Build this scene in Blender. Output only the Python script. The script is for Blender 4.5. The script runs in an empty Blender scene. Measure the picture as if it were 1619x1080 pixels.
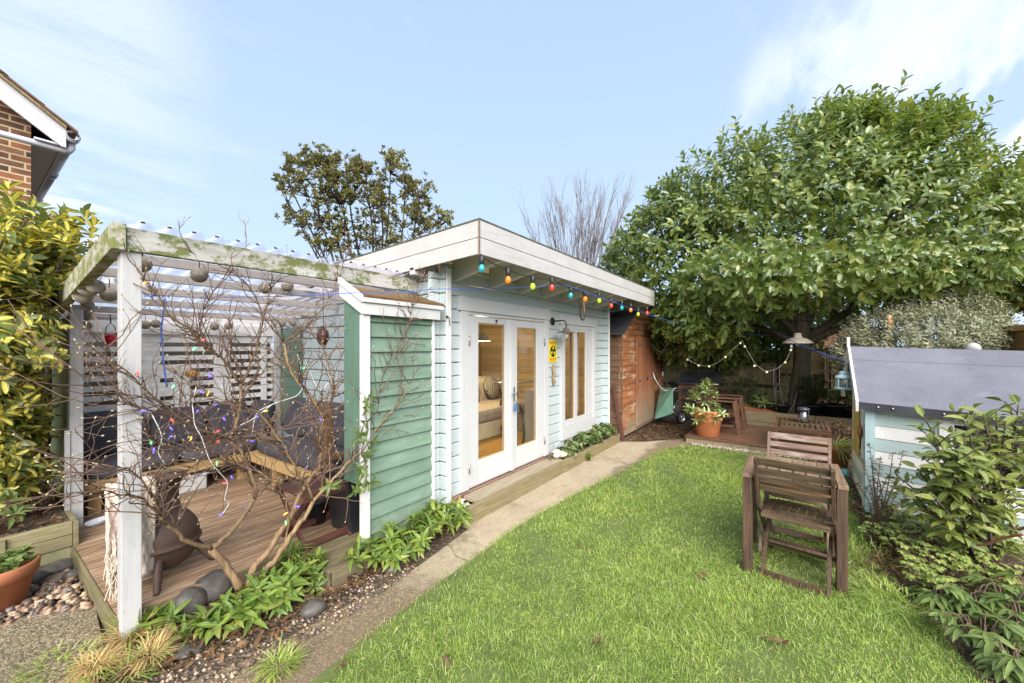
import bpy, math, random
import numpy as np
from mathutils import Vector, Matrix, Euler
R_ = random.Random(11)
NG = np.random.default_rng(11)
SC = bpy.context.scene
COL = SC.collection
U = R_.uniform
# ---------------------------------------------------------------- camera geometry (used to turn measurements into points on real planes)
FPX, CX, CY, CAMH = 625.0, 809.5, 549.0, 1.65
TH = math.atan((1252 - CX) / FPX)
FW = (math.cos(TH), math.sin(TH))
RT = (math.sin(TH), -math.cos(TH))


def P(px, py, x=None, y=None, z=None, d=None):
    """point seen at (px, py) of the photograph on the plane x=.., y=.., z=.. or at depth d (metres)"""
    a, b = (px - CX) / FPX, (CY - py) / FPX
    dx, dy, dz = FW[0] + a * RT[0], FW[1] + a * RT[1], b
    if x is not None: s = x / dx
    elif y is not None: s = y / dy
    elif z is not None: s = (z - CAMH) / dz
    else: s = d
    return Vector((s * dx, s * dy, CAMH + s * dz))


def LD(lat, dep, z):
    return Vector((dep * FW[0] + lat * RT[0], dep * FW[1] + lat * RT[1], z))


# ---------------------------------------------------------------- objects
OFF = {}


def tag(o, label=None, cat=None, group=None, kind=None):
    if label: o['label'] = label
    if cat: o['category'] = cat
    if group: o['group'] = group
    if kind: o['kind'] = kind
    return o


def thing(name, label, cat, loc=(0, 0, 0), group=None):
    o = bpy.data.objects.new(name, None)
    o.empty_display_size = 0.05
    COL.objects.link(o)
    o.location = loc
    OFF[o.name] = Vector(loc)
    return tag(o, label, cat, group)


def link(me, name, mats, parent, bevel=0.0, off=None):
    o = bpy.data.objects.new(name, me)
    COL.objects.link(o)
    for m in (mats if isinstance(mats, (list, tuple)) else [mats]):
        me.materials.append(m)
    if parent is not None:
        o.parent = parent
        OFF[o.name] = OFF[parent.name].copy()
    else:
        o.location = off
        OFF[o.name] = Vector(off)
    if bevel:
        b = o.modifiers.new('bevel', 'BEVEL')
        b.width = bevel; b.segments = 2; b.limit_method = 'ANGLE'; b.angle_limit = 0.6
    return o


def frame(d, up=(0, 0, 1)):
    d = Vector(d).normalized(); up = Vector(up)
    if abs(d.dot(up.normalized())) > 0.98: up = Vector((0, 1, 0)) if abs(d.y) < 0.9 else Vector((1, 0, 0))
    s = d.cross(up).normalized()
    return d, s, s.cross(d).normalized()


class MB:
    def __init__(s):
        s.v = []; s.f = []; s.sm = []; s.mi = []; s.m = 0

    def add(s, vs, fs, smooth=False):
        b = len(s.v)
        s.v += [tuple(v) for v in vs]
        for f in fs:
            s.f.append([b + i for i in f]); s.sm.append(smooth); s.mi.append(s.m)
        return s

    def hexa(s, p):
        return s.add(p, [(0, 3, 2, 1), (4, 5, 6, 7), (0, 1, 5, 4), (1, 2, 6, 5), (2, 3, 7, 6), (3, 0, 4, 7)])

    def box(s, lo, hi):
        (a, b, c), (d, e, f) = lo, hi
        return s.hexa([(a, b, c), (d, b, c), (d, e, c), (a, e, c), (a, b, f), (d, b, f), (d, e, f), (a, e, f)])

    def bar(s, p, q, w, h, up=(0, 0, 1)):
        p, q = Vector(p), Vector(q)
        d, sd, u = frame(q - p, up)
        a, b = sd * (w / 2), u * (h / 2)
        return s.hexa([p - a - b, p + a - b, p + a + b, p - a + b, q - a - b, q + a - b, q + a + b, q - a + b])

    def tube(s, pts, r, n=8, cap=True):
        pts = [Vector(p) for p in pts]
        k = len(pts)
        rs = r if isinstance(r, (list, tuple)) else [r] * k
        vs, fs = [], []
        t0 = (pts[1] - pts[0]).normalized()
        _, sd, u = frame(t0)
        for i in range(k):
            t = (pts[min(i + 1, k - 1)] - pts[max(i - 1, 0)])
            if t.length < 1e-9: t = t0.copy()
            t.normalize()
            sd = sd - t * sd.dot(t)
            if sd.length < 1e-6: _, sd, u = frame(t)
            sd.normalize(); u = sd.cross(t)
            for j in range(n):
                a = 2 * math.pi * j / n
                vs.append(pts[i] + (sd * math.cos(a) + u * math.sin(a)) * rs[i])
        for i in range(k - 1):
            for j in range(n):
                j2 = (j + 1) % n
                fs.append((i * n + j, i * n + j2, (i + 1) * n + j2, (i + 1) * n + j))
        s.add(vs, fs, True)
        if cap:
            b = len(s.v) - k * n
            s.f.append([b + j for j in range(n)][::-1]); s.sm.append(False); s.mi.append(s.m)
            s.f.append([b + (k - 1) * n + j for j in range(n)]); s.sm.append(False); s.mi.append(s.m)
        return s

    def lathe(s, prof, c=(0, 0, 0), n=28, ax=None, smooth=True, wob=0.0):
        """prof: (radius, height) pairs turned about ax through c"""
        c = Vector(c)
        d, sd, u = frame(ax or (0, 0, 1))
        vs, fs = [], []
        k = len(prof)
        for r, h in prof:
            for j in range(n):
                a = 2 * math.pi * j / n
                rr = r * (1 + wob * math.sin(3 * a + h * 20))
                vs.append(c + d * h + (sd * math.cos(a) + u * math.sin(a)) * rr)
        for i in range(k - 1):
            for j in range(n):
                j2 = (j + 1) % n
                fs.append((i * n + j, (i + 1) * n + j, (i + 1) * n + j2, i * n + j2))
        if prof[0][0] > 1e-4: fs.append(tuple(range(n)))
        if prof[-1][0] > 1e-4: fs.append(tuple((k - 1) * n + j for j in range(n))[::-1])
        return s.add(vs, fs, smooth)

    def ball(s, c, r, n=14, m=9, j=0.0, seed=0):
        rr = random.Random(seed)
        rx, ry, rz = (r, r, r) if isinstance(r, (int, float)) else r
        c = Vector(c); vs = [c + Vector((0, 0, -rz))]
        ph = [rr.uniform(0, 6.28) for _ in range(6)]
        for i in range(1, m):
            t = -math.pi / 2 + math.pi * i / m
            for q in range(n):
                a = 2 * math.pi * q / n
                w = 1 + j * (math.sin(2 * a + ph[0] + t) + .6 * math.sin(3 * t + ph[1] + a) + .5 * math.sin(3 * a - ph[2] + 2 * t))
                vs.append(c + Vector((rx * math.cos(t) * math.cos(a) * w, ry * math.cos(t) * math.sin(a) * w, rz * math.sin(t) * w)))
        vs.append(c + Vector((0, 0, rz)))
        fs = []
        for q in range(n): fs.append((0, 1 + (q + 1) % n, 1 + q))
        for i in range(m - 2):
            for q in range(n):
                a, b = 1 + i * n + q, 1 + i * n + (q + 1) % n
                fs.append((a, b, b + n, a + n))
        t = len(vs) - 1
        for q in range(n): fs.append((1 + (m - 2) * n + q, 1 + (m - 2) * n + (q + 1) % n, t))
        return s.add(vs, fs, True)

    def prism(s, poly, ext):
        n = len(poly); ext = Vector(ext)
        a = [Vector(p) for p in poly]
        vs = a + [p + ext for p in a]
        fs = [tuple(range(n)), tuple(range(2 * n - 1, n - 1, -1))]
        for i in range(n):
            j = (i + 1) % n
            fs.append((i, i + n, j + n, j))
        return s.add(vs, fs)

    def sheet(s, poly):
        return s.add(poly, [tuple(range(len(poly)))])

    def surf(s, fn, nu, nv, smooth=True):
        vs = [fn(i / nu, j / nv) for i in range(nu + 1) for j in range(nv + 1)]
        fs = [(i * (nv + 1) + j, (i + 1) * (nv + 1) + j, (i + 1) * (nv + 1) + j + 1, i * (nv + 1) + j + 1) for i in range(nu) for j in range(nv)]
        return s.add(vs, fs, smooth)

    def build(s, name, mats, parent=None, bevel=0.0, fix=True):
        if parent is not None: off = OFF[parent.name]
        else:
            a = np.array(s.v); lo, hi = a.min(0), a.max(0)
            off = Vector(((lo[0] + hi[0]) / 2, (lo[1] + hi[1]) / 2, lo[2]))
        me = bpy.data.meshes.new(name)
        me.from_pydata([(x - off[0], y - off[1], z - off[2]) for x, y, z in s.v], [], s.f)
        me.polygons.foreach_set('use_smooth', s.sm)
        me.polygons.foreach_set('material_index', s.mi)
        me.validate(); me.update()
        if fix:
            import bmesh
            bm = bmesh.new(); bm.from_mesh(me)
            bmesh.ops.recalc_face_normals(bm, faces=bm.faces)
            bm.to_mesh(me); bm.free()
        return link(me, name, mats, parent, bevel, off)


def npmesh(name, V, polys, mats, parent=None, uv=None, smooth=False):
    """V (n,3) world points; polys list of (m,k) index arrays; uv list of (m,k,2)"""
    off = OFF[parent.name] if parent is not None else Vector((float(V[:, 0].mean()), float(V[:, 1].mean()), float(V[:, 2].min())))
    V = V - np.array(off)
    me = bpy.data.meshes.new(name)
    me.vertices.add(len(V)); me.vertices.foreach_set('co', V.astype(np.float32).ravel())
    tot = np.concatenate([np.full(len(p), p.shape[1], np.int32) for p in polys])
    idx = np.concatenate([p.ravel() for p in polys]).astype(np.int32)
    me.loops.add(len(idx)); me.loops.foreach_set('vertex_index', idx)
    me.polygons.add(len(tot))
    st = np.concatenate([[0], np.cumsum(tot)[:-1]]).astype(np.int32)
    me.polygons.foreach_set('loop_start', st); me.polygons.foreach_set('loop_total', tot)
    me.polygons.foreach_set('use_smooth', np.full(len(tot), smooth))
    if uv is not None:
        l = me.uv_layers.new(name='uv')
        l.data.foreach_set('uv', np.concatenate([u.reshape(-1) for u in uv]).astype(np.float32))
    me.update(calc_edges=True); me.validate()
    return link(me, name, mats, parent, 0, off)


def nrm(a):
    return a / np.maximum(np.linalg.norm(a, axis=-1, keepdims=True), 1e-9)


class Leaves:
    """many leaf blades: base point, direction, upper-side normal, length, width, droop"""
    def __init__(s): s.a = []

    def add(s, p, d, n, L, W, droop=0.15):
        s.a.append((np.asarray(p, float), np.asarray(d, float), np.asarray(n, float), L, W, droop))

    def many(s, Pn, D, N, L, W, droop):
        k = len(Pn)
        s.a += [(Pn[i], D[i], N[i], L[i], W[i], droop[i]) for i in range(k)]

    def build(s, name, mat, parent=None, fold=0.22, fine=True, shape=(0.42, 0.5, 0.34)):
        p = np.array([t[0] for t in s.a]); d = nrm(np.array([t[1] for t in s.a])); n = np.array([t[2] for t in s.a])
        L = np.array([t[3] for t in s.a])[:, None]; W = np.array([t[4] for t in s.a])[:, None]; dr = np.array([t[5] for t in s.a])[:, None]
        n = nrm(n - d * (n * d).sum(1, keepdims=True)); b = np.cross(n, d)
        k = len(p)

        def at(t, side, lift):
            return p + d * (L * t) + b * (W * side) + n * (W * lift) - n * (L * dr * t * t)
        if fine:
            m1, w1, w2 = shape[0], shape[1], shape[2]
            st = [at(0, 0, 0), at(.3, -w1 * .92, fold), at(.3, 0, 0), at(.3, w1 * .92, fold), at(.55, -w1, fold), at(.55, 0, 0), at(.55, w1, fold), at(.8, -w2, fold * .7), at(.8, 0, 0), at(.8, w2, fold * .7), at(1, 0, 0)]
            uvp = [(0, .5), (.3, 0), (.3, .5), (.3, 1), (.55, 0), (.55, .5), (.55, 1), (.8, .15), (.8, .5), (.8, .85), (1, .5)]
            T = [(0, 2, 1), (0, 3, 2), (7, 8, 10), (8, 9, 10)]
            Q = [(1, 2, 5, 4), (2, 3, 6, 5), (4, 5, 8, 7), (5, 6, 9, 8)]
        else:
            st = [at(0, 0, 0), at(.5, -.5, fold), at(.5, 0, 0), at(.5, .5, fold), at(1, 0, 0)]
            uvp = [(0, .5), (.5, 0), (.5, .5), (.5, 1), (1, .5)]
            T = [(0, 2, 1), (0, 3, 2), (1, 2, 4), (2, 3, 4)]
            Q = []
        m = len(st)
        V = np.stack(st, 1).reshape(-1, 3)
        base = (np.arange(k) * m)[:, None]
        up = np.array(uvp)
        polys, uvs = [], []
        for F in (T, Q):
            if not F: continue
            F = np.array(F)
            polys.append((base[:, :, None] + F[None]).reshape(-1, F.shape[1]))
            uvs.append(np.broadcast_to(up[F][None], (k,) + F.shape + (2,)).reshape(-1, F.shape[1], 2))
        return npmesh(name, V, polys, mat, parent, uvs, smooth=fine)


def rosette(lv, c, ax, n, L, W, spread=(0.5, 1.2), droop=0.2, jit=0.25, rise=0.0):
    """whorl of n leaves at c round axis ax; the outer ones lie flatter"""
    ax = np.array(Vector(ax).normalized()); _, s, u = frame(ax); s, u = np.array(s), np.array(u)
    a0 = U(0, 6.28)
    for i in range(n):
        a = a0 + i * 2.399
        t = spread[0] + (spread[1] - spread[0]) * (i / max(n - 1, 1)) + U(-jit, jit)
        rad = s * math.cos(a) + u * math.sin(a)
        d = ax * math.cos(t) + rad * math.sin(t)
        nn = ax * math.sin(t) - rad * math.cos(t)
        l = L * U(.75, 1.15)
        lv.add(np.array(c) - ax * rise * i / n + rad * .004, d, nn + NG.normal(0, .15, 3), l, W * l / L * U(.85, 1.15), droop * U(.5, 1.5))


def copy_tree(o, parent=None, loc=None, label=None, group=None, name=None):
    c = o.copy(); COL.objects.link(c)
    if name: c.name = name
    OFF[c.name] = OFF[o.name].copy()
    if parent is not None: c.parent = parent; c.matrix_parent_inverse = o.matrix_parent_inverse.copy()
    if loc is not None: c.location = loc; OFF[c.name] = Vector(loc)
    if label: c['label'] = label
    if group: c['group'] = group
    for ch in [x for x in SC.objects if x.parent == o]:
        copy_tree(ch, c)
    return c


def grow(mb, p, d, L, r, lev, cfg, tips, n=6):
    """recursive branch: wandering tapered tube with side branches; tips collects (point, direction, level)"""
    seg = cfg['seg'][lev]; k = max(3, int(L / seg))
    pts, rs = [Vector(p)], [r]
    d = Vector(d).normalized()
    rend = r * cfg.get('taper', .35)
    for i in range(k):
        w = cfg['wob'][lev]
        d = (d + Vector((R_.gauss(0, w), R_.gauss(0, w), R_.gauss(0, w))) + Vector((0, 0, cfg['up'][lev]))).normalized()
        pts.append(pts[-1] + d * (L / k)); rs.append(r + (rend - r) * (i + 1) / k)
    mb.tube(pts, rs, n if lev < 2 else (5 if lev == 2 else 4), cap=True)
    tips.append((pts[-1], d.copy(), lev))
    if lev + 1 < len(cfg['seg']):
        m = cfg['kids'][lev]; m = int(m) + (1 if U(0, 1) < m % 1 else 0)
        for q in range(m):
            t = U(cfg['t0'][lev], 1.0); i = min(k - 1, int(t * k))
            base = pts[i].lerp(pts[i + 1], t * k - i if t * k - i < 1 else 1)
            dd = (pts[i + 1] - pts[i]).normalized()
            _, s, u = frame(dd)
            a = U(0, 6.28); ang = cfg['ang'][lev] * U(.7, 1.3)
            nd = dd * math.cos(ang) + (s * math.cos(a) + u * math.sin(a)) * math.sin(ang)
            if 'flat' in cfg: nd = Vector((nd.x, nd.y, nd.z * cfg['flat']))
            grow(mb, base, nd, cfg['len'][lev + 1] * U(.6, 1.25), max(rs[i] * cfg['rk'][lev], .0012), lev + 1, cfg, tips, n)
    return pts


def polyin(x, y, poly):
    x = np.asarray(x); y = np.asarray(y); ins = np.zeros(x.shape, bool)
    for i in range(len(poly)):
        (x0, y0), (x1, y1) = poly[i], poly[i - 1]
        c = ((y0 > y) != (y1 > y)) & (x < (x1 - x0) * (y - y0) / (y1 - y0 + 1e-12) + x0)
        ins ^= c
    return ins
# ================================================================ materials
class NT:
    def __init__(s, name):
        s.m = bpy.data.materials.new(name); s.m.use_nodes = True
        s.t = s.m.node_tree; s.n = s.t.nodes; s.b = s.n['Principled BSDF']; s.out = s.n['Material Output']

    def new(s, typ, **k):
        q = s.n.new(typ)
        for a, b in k.items(): setattr(q, a, b)
        return q

    def ln(s, a, b): s.t.links.new(a, b)

    def set(s, sock, v):
        if hasattr(v, 'is_output'): s.ln(v, sock)
        else:
            if isinstance(v, (tuple, list)) and len(v) == 3 and sock.type == 'RGBA': v = (*v, 1)
            sock.default_value = v

    def co(s, scale=(1, 1, 1), rand=True, rot=(0, 0, 0), kind='Object'):
        c = s.new('ShaderNodeTexCoord'); mp = s.new('ShaderNodeMapping')
        mp.inputs['Scale'].default_value = scale; mp.inputs['Rotation'].default_value = rot
        src = c.outputs[kind] if kind != 'World' else s.new('ShaderNodeNewGeometry').outputs['Position']
        if rand:
            oi = s.new('ShaderNodeObjectInfo')
            v = s.new('ShaderNodeVectorMath', operation='SCALE'); v.inputs[0].default_value = (7.3, 3.1, 5.7); s.ln(oi.outputs['Random'], v.inputs['Scale'])
            ad = s.new('ShaderNodeVectorMath', operation='ADD'); s.ln(src, ad.inputs[0]); s.ln(v.outputs[0], ad.inputs[1]); src = ad.outputs[0]
        s.ln(src, mp.inputs['Vector'])
        return mp.outputs[0]

    def noise(s, vec, scale, detail=4, rough=.55, dist=0, out='Fac'):
        q = s.new('ShaderNodeTexNoise'); s.ln(vec, q.inputs['Vector'])
        q.inputs['Scale'].default_value = scale; q.inputs['Detail'].default_value = detail; q.inputs['Roughness'].default_value = rough; q.inputs['Distortion'].default_value = dist
        return q.outputs[out]

    def voro(s, vec, scale, feature='F1', out='Distance', rnd=1):
        q = s.new('ShaderNodeTexVoronoi', feature=feature); s.ln(vec, q.inputs['Vector']); q.inputs['Scale'].default_value = scale
        q.inputs['Randomness'].default_value = rnd
        return q.outputs[out]

    def ramp(s, fac, stops, interp='LINEAR'):
        q = s.new('ShaderNodeValToRGB'); q.color_ramp.interpolation = interp
        e = q.color_ramp.elements
        while len(e) < len(stops): e.new(.5)
        for i, (p, c) in enumerate(stops):
            e[i].position = p; e[i].color = (*c, 1) if not isinstance(c, (int, float)) else (c, c, c, 1)
        s.ln(fac, q.inputs['Fac'])
        return q.outputs['Color']

    def mix(s, fac, a, b, mode='MIX'):
        q = s.new('ShaderNodeMix', data_type='RGBA', blend_type=mode)
        s.set(q.inputs['Factor'], fac); s.set(q.inputs['A'], a); s.set(q.inputs['B'], b)
        return q.outputs['Result']

    def math(s, op, a, b=0.0, clamp=False):
        q = s.new('ShaderNodeMath', operation=op, use_clamp=clamp)
        s.set(q.inputs[0], a); s.set(q.inputs[1], b)
        return q.outputs[0]

    def bump(s, h, strength=.3, dist=.01, prev=None):
        q = s.new('ShaderNodeBump'); q.inputs['Strength'].default_value = strength; q.inputs['Distance'].default_value = dist
        s.ln(h, q.inputs['Height'])
        if prev is not None: s.ln(prev, q.inputs['Normal'])
        s.ln(q.outputs[0], s.b.inputs['Normal']); return q.outputs[0]

    def fin(s, col=None, rough=None, metal=None, spec=None):
        if col is not None: s.set(s.b.inputs['Base Color'], col)
        if rough is not None: s.set(s.b.inputs['Roughness'], rough)
        if metal is not None: s.b.inputs['Metallic'].default_value = metal
        if spec is not None: s.b.inputs['Specular IOR Level'].default_value = spec
        return s.m


def gs(axis, a=2.0, b=30.0):
    return (a, b, b) if axis == 'x' else (b, a, b) if axis == 'y' else (b, b, a)


def wood(name, c1, c2, axis='x', rough=.75, moss=None, patch=None, bump=.35, spec=.3):
    """timber with the grain along one axis; moss / patch = (colour, threshold) wear with its own outline"""
    t = NT(name)
    g = t.noise(t.co(gs(axis)), 1.6, 6, .65, .6)
    g2 = t.noise(t.co(gs(axis, 6, 120)), 1.0, 3, .6)
    col = t.ramp(g, [(.3, c2), (.5, tuple((a + b) / 2 for a, b in zip(c1, c2))), (.68, c1)])
    fine = t.ramp(g2, [(.3, .72), (.7, 1.1)])
    col = t.mix(.8, col, fine, 'MULTIPLY')
    col = t.mix(1.0, col, t.ramp(t.new('ShaderNodeNewGeometry').outputs['Random Per Island'], [(0, .76), (1, 1.16)]), 'MULTIPLY')
    if patch:
        f = t.ramp(t.noise(t.co(gs(axis, 1.2, 5)), 1.7, 6, .7), [(patch[1], 0), (patch[1] + .14, 1)])
        col = t.mix(f, col, patch[0])
    if moss:
        f = t.ramp(t.noise(t.co(gs(axis, 2.5, 6)), 2.2, 8, .72), [(moss[1], 0), (moss[1] + .1, .9)])
        col = t.mix(f, col, moss[0])
    t.bump(t.math('ADD', g, g2), bump, .004)
    return t.fin(col, rough, spec=spec)


def faded(m, col, h0, h1):
    """stain worn away towards the foot of a wall: a ragged band of bleached timber"""
    t = NT.__new__(NT); t.m = m; t.t = m.node_tree; t.n = t.t.nodes; t.b = t.n['Principled BSDF']
    src = t.b.inputs['Base Color'].links[0].from_socket
    p = t.new('ShaderNodeNewGeometry').outputs['Position']; sx = t.new('ShaderNodeSeparateXYZ'); t.ln(p, sx.inputs[0])
    nz = t.noise(t.co((5, 5, 2.2), kind='World', rand=False), 2.0, 6, .7)
    f = t.math('ADD', sx.outputs['Z'], t.math('MULTIPLY', t.math('SUBTRACT', nz, .5), 1.1))
    fac = t.ramp(f, [(h0, .8), (h1, 0)])
    g = t.noise(t.co((3, 3, 40), kind='World', rand=False), 1.0, 4)
    t.ln(t.mix(fac, src, t.ramp(g, [(.3, tuple(.7 * q for q in col)), (.7, col)])), t.b.inputs['Base Color'])


def paint(name, c, dirt=None, axis='x', rough=.5, bump=.15, chips=None, mossy=None, streak=.12):
    """painted timber: faint grain, brush variation, grime and flaked spots"""
    t = NT(name)
    g = t.noise(t.co(gs(axis, 3, 45)), 1.3, 4, .6)
    v = t.noise(t.co((3, 3, 3)), 1.0, 5, .6)
    col = t.mix(t.ramp(v, [(.3, 0), (.75, 1)]), tuple(x * (1 - streak) for x in c), tuple(min(x * (1 + streak * .5), .95) for x in c))
    col = t.mix(.5, col, t.ramp(g, [(.3, .86), (.6, 1.04)]), 'MULTIPLY')
    col = t.mix(1.0, col, t.ramp(t.new('ShaderNodeNewGeometry').outputs['Random Per Island'], [(0, .91), (1, 1.04)]), 'MULTIPLY')
    if dirt:
        f = t.ramp(t.noise(t.co(gs(axis, 2, 9)), 1.4, 7, .7), [(dirt[1], 0), (dirt[1] + .2, .8)])
        col = t.mix(f, col, dirt[0])
    if chips:
        f = t.ramp(t.noise(t.co(gs(axis, 9, 26)), 1.5, 6, .75), [(chips[1], 0), (chips[1] + .03, 1)])
        col = t.mix(f, col, chips[0])
    if mossy:
        f = t.ramp(t.noise(t.co(gs(axis, 6, 9)), 1.3, 8, .74), [(mossy[1], 0), (mossy[1] + .08, .95)])
        col = t.mix(f, col, mossy[0])
    t.bump(g, bump, .003)
    return t.fin(col, rough, spec=.35)


def plain(name, c, rough=.5, metal=0.0, var=.12, scale=8, bump=0.0, spec=.5):
    t = NT(name)
    v = t.noise(t.co((1, 1, 1)), scale, 5, .6)
    col = t.mix(t.ramp(v, [(.3, 0), (.7, 1)]), tuple(x * (1 - var) for x in c), tuple(min(1, x * (1 + var)) for x in c))
    if bump: t.bump(v, bump, .006)
    return t.fin(col, rough, metal, spec)


def leaf(name, cols, rough=.45, trans=.28, tcol=None, vein=None, varieg=None, spec=.35, sward=False):
    """leaf blades: each blade its own tint; optional pale midrib or two-coloured blade"""
    t = NT(name)
    gi = t.new('ShaderNodeNewGeometry')
    cols = [(r * 1.12, g, b * .82) for r, g, b in cols]
    k = len(cols)
    col = t.ramp(gi.outputs['Random Per Island'], [(i / max(k - 1, 1), c) for i, c in enumerate(cols)])
    uv = t.new('ShaderNodeTexCoord'); sx = t.new('ShaderNodeSeparateXYZ'); t.ln(uv.outputs['UV'], sx.inputs[0])
    across = t.math('MULTIPLY', t.math('ABSOLUTE', t.math('SUBTRACT', sx.outputs['Y'], .5)), 2.0)
    if varieg:
        nz = t.noise(t.co((1, 1, 1), rand=False), 60, 2)
        f = t.ramp(t.math('ADD', across, t.math('MULTIPLY', t.math('SUBTRACT', nz, .5), .5)), [(varieg[1] - .1, 1), (varieg[1] + .06, 0)])
        amt = t.ramp(t.math('FRACT', t.math('MULTIPLY', gi.outputs['Random Per Island'], 13.7)), [(varieg[2], 0), (varieg[2] + .05, 1)])
        col = t.mix(t.math('MULTIPLY', f, amt), col, varieg[0])
    if vein:
        f = t.ramp(across, [(.02, .8), (.12, 0)])
        col = t.mix(f, col, vein)
    n2 = t.noise(t.co((1, 1, 1), rand=False), 25, 3)
    col = t.mix(.6, col, t.ramp(n2, [(.3, .8), (.7, 1.15)]), 'MULTIPLY')
    if sward:       # broad patches of yellower, greyer and greener grass
        w = t.co((1, 1, 1), rand=False, kind='World')
        col = t.mix(1.0, col, t.ramp(t.noise(w, 2.3, 6, .65), [(.30, (.74, .82, .72)), (.5, (1, 1, 1)), (.7, (1.22, 1.14, 1.05))]), 'MULTIPLY')
        col = t.mix(t.ramp(t.noise(w, 5.5, 5, .7), [(.58, 0), (.70, .55)]), col, (.34, .33, .17))
        col = t.mix(1.0, col, t.ramp(t.noise(w, 14, 3, .6), [(.3, .85), (.65, 1.12)]), 'MULTIPLY')
    t.fin(col, rough, spec=spec)
    tr = t.new('ShaderNodeBsdfTranslucent'); t.set(tr.inputs['Color'], t.mix(1.0, col, tcol or (1.3, 1.3, .75), 'MULTIPLY'))
    mx = t.new('ShaderNodeMixShader'); mx.inputs[0].default_value = trans
    t.ln(t.b.outputs[0], mx.inputs[1]); t.ln(tr.outputs[0], mx.inputs[2]); t.ln(mx.outputs[0], t.out.inputs['Surface'])
    return t.m


def glow(name, c, e, col=None, rough=.2):
    t = NT(name); t.fin(col or c, rough)
    t.b.inputs['Emission Color'].default_value = (*c, 1); t.b.inputs['Emission Strength'].default_value = e
    return t.m


def glass(name, tint=(1, 1, 1), ior=1.5, extra=.04):
    t = NT(name); t.n.remove(t.b)
    lw = t.new('ShaderNodeLayerWeight'); lw.inputs['Blend'].default_value = .5
    gl = t.new('ShaderNodeBsdfGlossy'); gl.inputs['Roughness'].default_value = .01
    tr = t.new('ShaderNodeBsdfTransparent'); tr.inputs['Color'].default_value = (*tint, 1)
    mx = t.new('ShaderNodeMixShader')
    t.ln(t.math('ADD', t.math('MULTIPLY', t.math('POWER', lw.outputs['Facing'], 4.0), .8), .03 + extra), mx.inputs[0]); t.ln(tr.outputs[0], mx.inputs[1]); t.ln(gl.outputs[0], mx.inputs[2])
    t.ln(mx.outputs[0], t.out.inputs['Surface'])
    return t.m


M = {}
GREENMOSS = (.13, .15, .035)
M['white_paint'] = paint('white_paint', (.62, .61, .605), dirt=((.50, .46, .40), .62), axis='x', chips=((.30, .25, .18), .74))
M['white_paint_y'] = paint('white_paint_along', (.74, .72, .71), dirt=((.45, .41, .37), .55), axis='y', chips=((.25, .21, .16), .73))
M['fascia_x'] = paint('weathered_white_fascia', (.55, .53, .52), dirt=((.36, .32, .27), .54), axis='x', chips=((.18, .16, .11), .73), rough=.65)
M['fascia_y'] = paint('weathered_white_fascia_side', (.60, .575, .56), dirt=((.45, .41, .38), .54), axis='y', chips=((.2, .17, .13), .74), rough=.65)
M['white_trim'] = paint('white_door_paint', (.585, .58, .59), dirt=((.66, .64, .6), .66), axis='z', rough=.35, streak=.05)
M['post_paint'] = paint('flaking_white_post', (.54, .53, .535), dirt=((.55, .53, .5), .55), axis='z', chips=((.40, .39, .37), .59), mossy=((.22, .25, .07), .66), rough=.7)
M['beam_moss'] = paint('mossy_white_beam', (.52, .50, .47), dirt=((.27, .25, .2), .48), axis='x', chips=((.16, .14, .1), .64), mossy=(GREENMOSS, .475), rough=.8)
M['beam_moss_y'] = paint('mossy_green_side_beam', (.50, .48, .42), dirt=((.30, .27, .2), .45), axis='y', mossy=((.17, .19, .05), .46), rough=.85)
M['rafter'] = paint('grimy_white_rafter', (.50, .455, .42), dirt=((.36, .30, .26), .5), axis='x', rough=.75)
M['slat_white'] = paint('white_slat_paint', (.88, .86, .84), dirt=((.55, .51, .47), .60), axis='x', rough=.65)
M['blue_paint'] = paint('pale_blue_log_paint', (.52, .575, .59), dirt=((.44, .52, .52), .62), axis='x', rough=.5, streak=.08)
M['blue_paint_y'] = paint('pale_blue_log_paint_side', (.49, .57, .58), dirt=((.4, .48, .48), .6), axis='y', rough=.5, streak=.08)
M['soffit'] = paint('pale_soffit_paint', (.70, .69, .65), axis='y', rough=.6)
M['green_paint'] = paint('sage_green_paint', (.185, .275, .205), dirt=((.25, .34, .27), .5), axis='x', rough=.5, streak=.16, chips=((.34, .46, .38), .72))
M['green_paint_z'] = paint('sage_green_paint_upright', (.12, .205, .155), axis='z', rough=.5, streak=.15)
M['green_dull'] = paint('dull_green_paint', (.17, .24, .17), dirt=((.12, .14, .09), .5), axis='y', rough=.7)
M['deck'] = wood('weathered_deck_board', (.50, .33, .21), (.16, .10, .06), 'x', .6, moss=((.24, .22, .09), .62), patch=((.52, .40, .30), .56), bump=.8)
M['deck_old'] = wood('damp_green_deck_board', (.25, .20, .12), (.10, .085, .05), 'x', .6, moss=((.13, .14, .05), .55))
M['deck_side'] = wood('green_deck_edge', (.30, .25, .15), (.14, .12, .07), 'y', .8, moss=((.16, .17, .05), .5))
M['deck_wet'] = wood('wet_brown_deck_board', (.27, .14, .085), (.11, .055, .036), 'y', .32, spec=.6)
M['sleeper'] = wood('green_timber_sleeper', (.36, .31, .18), (.19, .165, .09), 'x', .8, moss=((.22, .22, .08), .55))
M['sleeper_y'] = wood('pale_timber_sleeper', (.42, .33, .20), (.22, .17, .10), 'y', .8, moss=((.25, .23, .1), .6))
M['step'] = wood('new_timber_step', (.37, .30, .165), (.21, .165, .085), 'x', .75, moss=((.22, .19, .1), .66))
M['pine'] = wood('honey_pine', (.62, .42, .19), (.42, .26, .11), 'x', .6)
M['pine_y'] = wood('honey_pine_along', (.55, .36, .15), (.36, .21, .08), 'y', .6)
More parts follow.
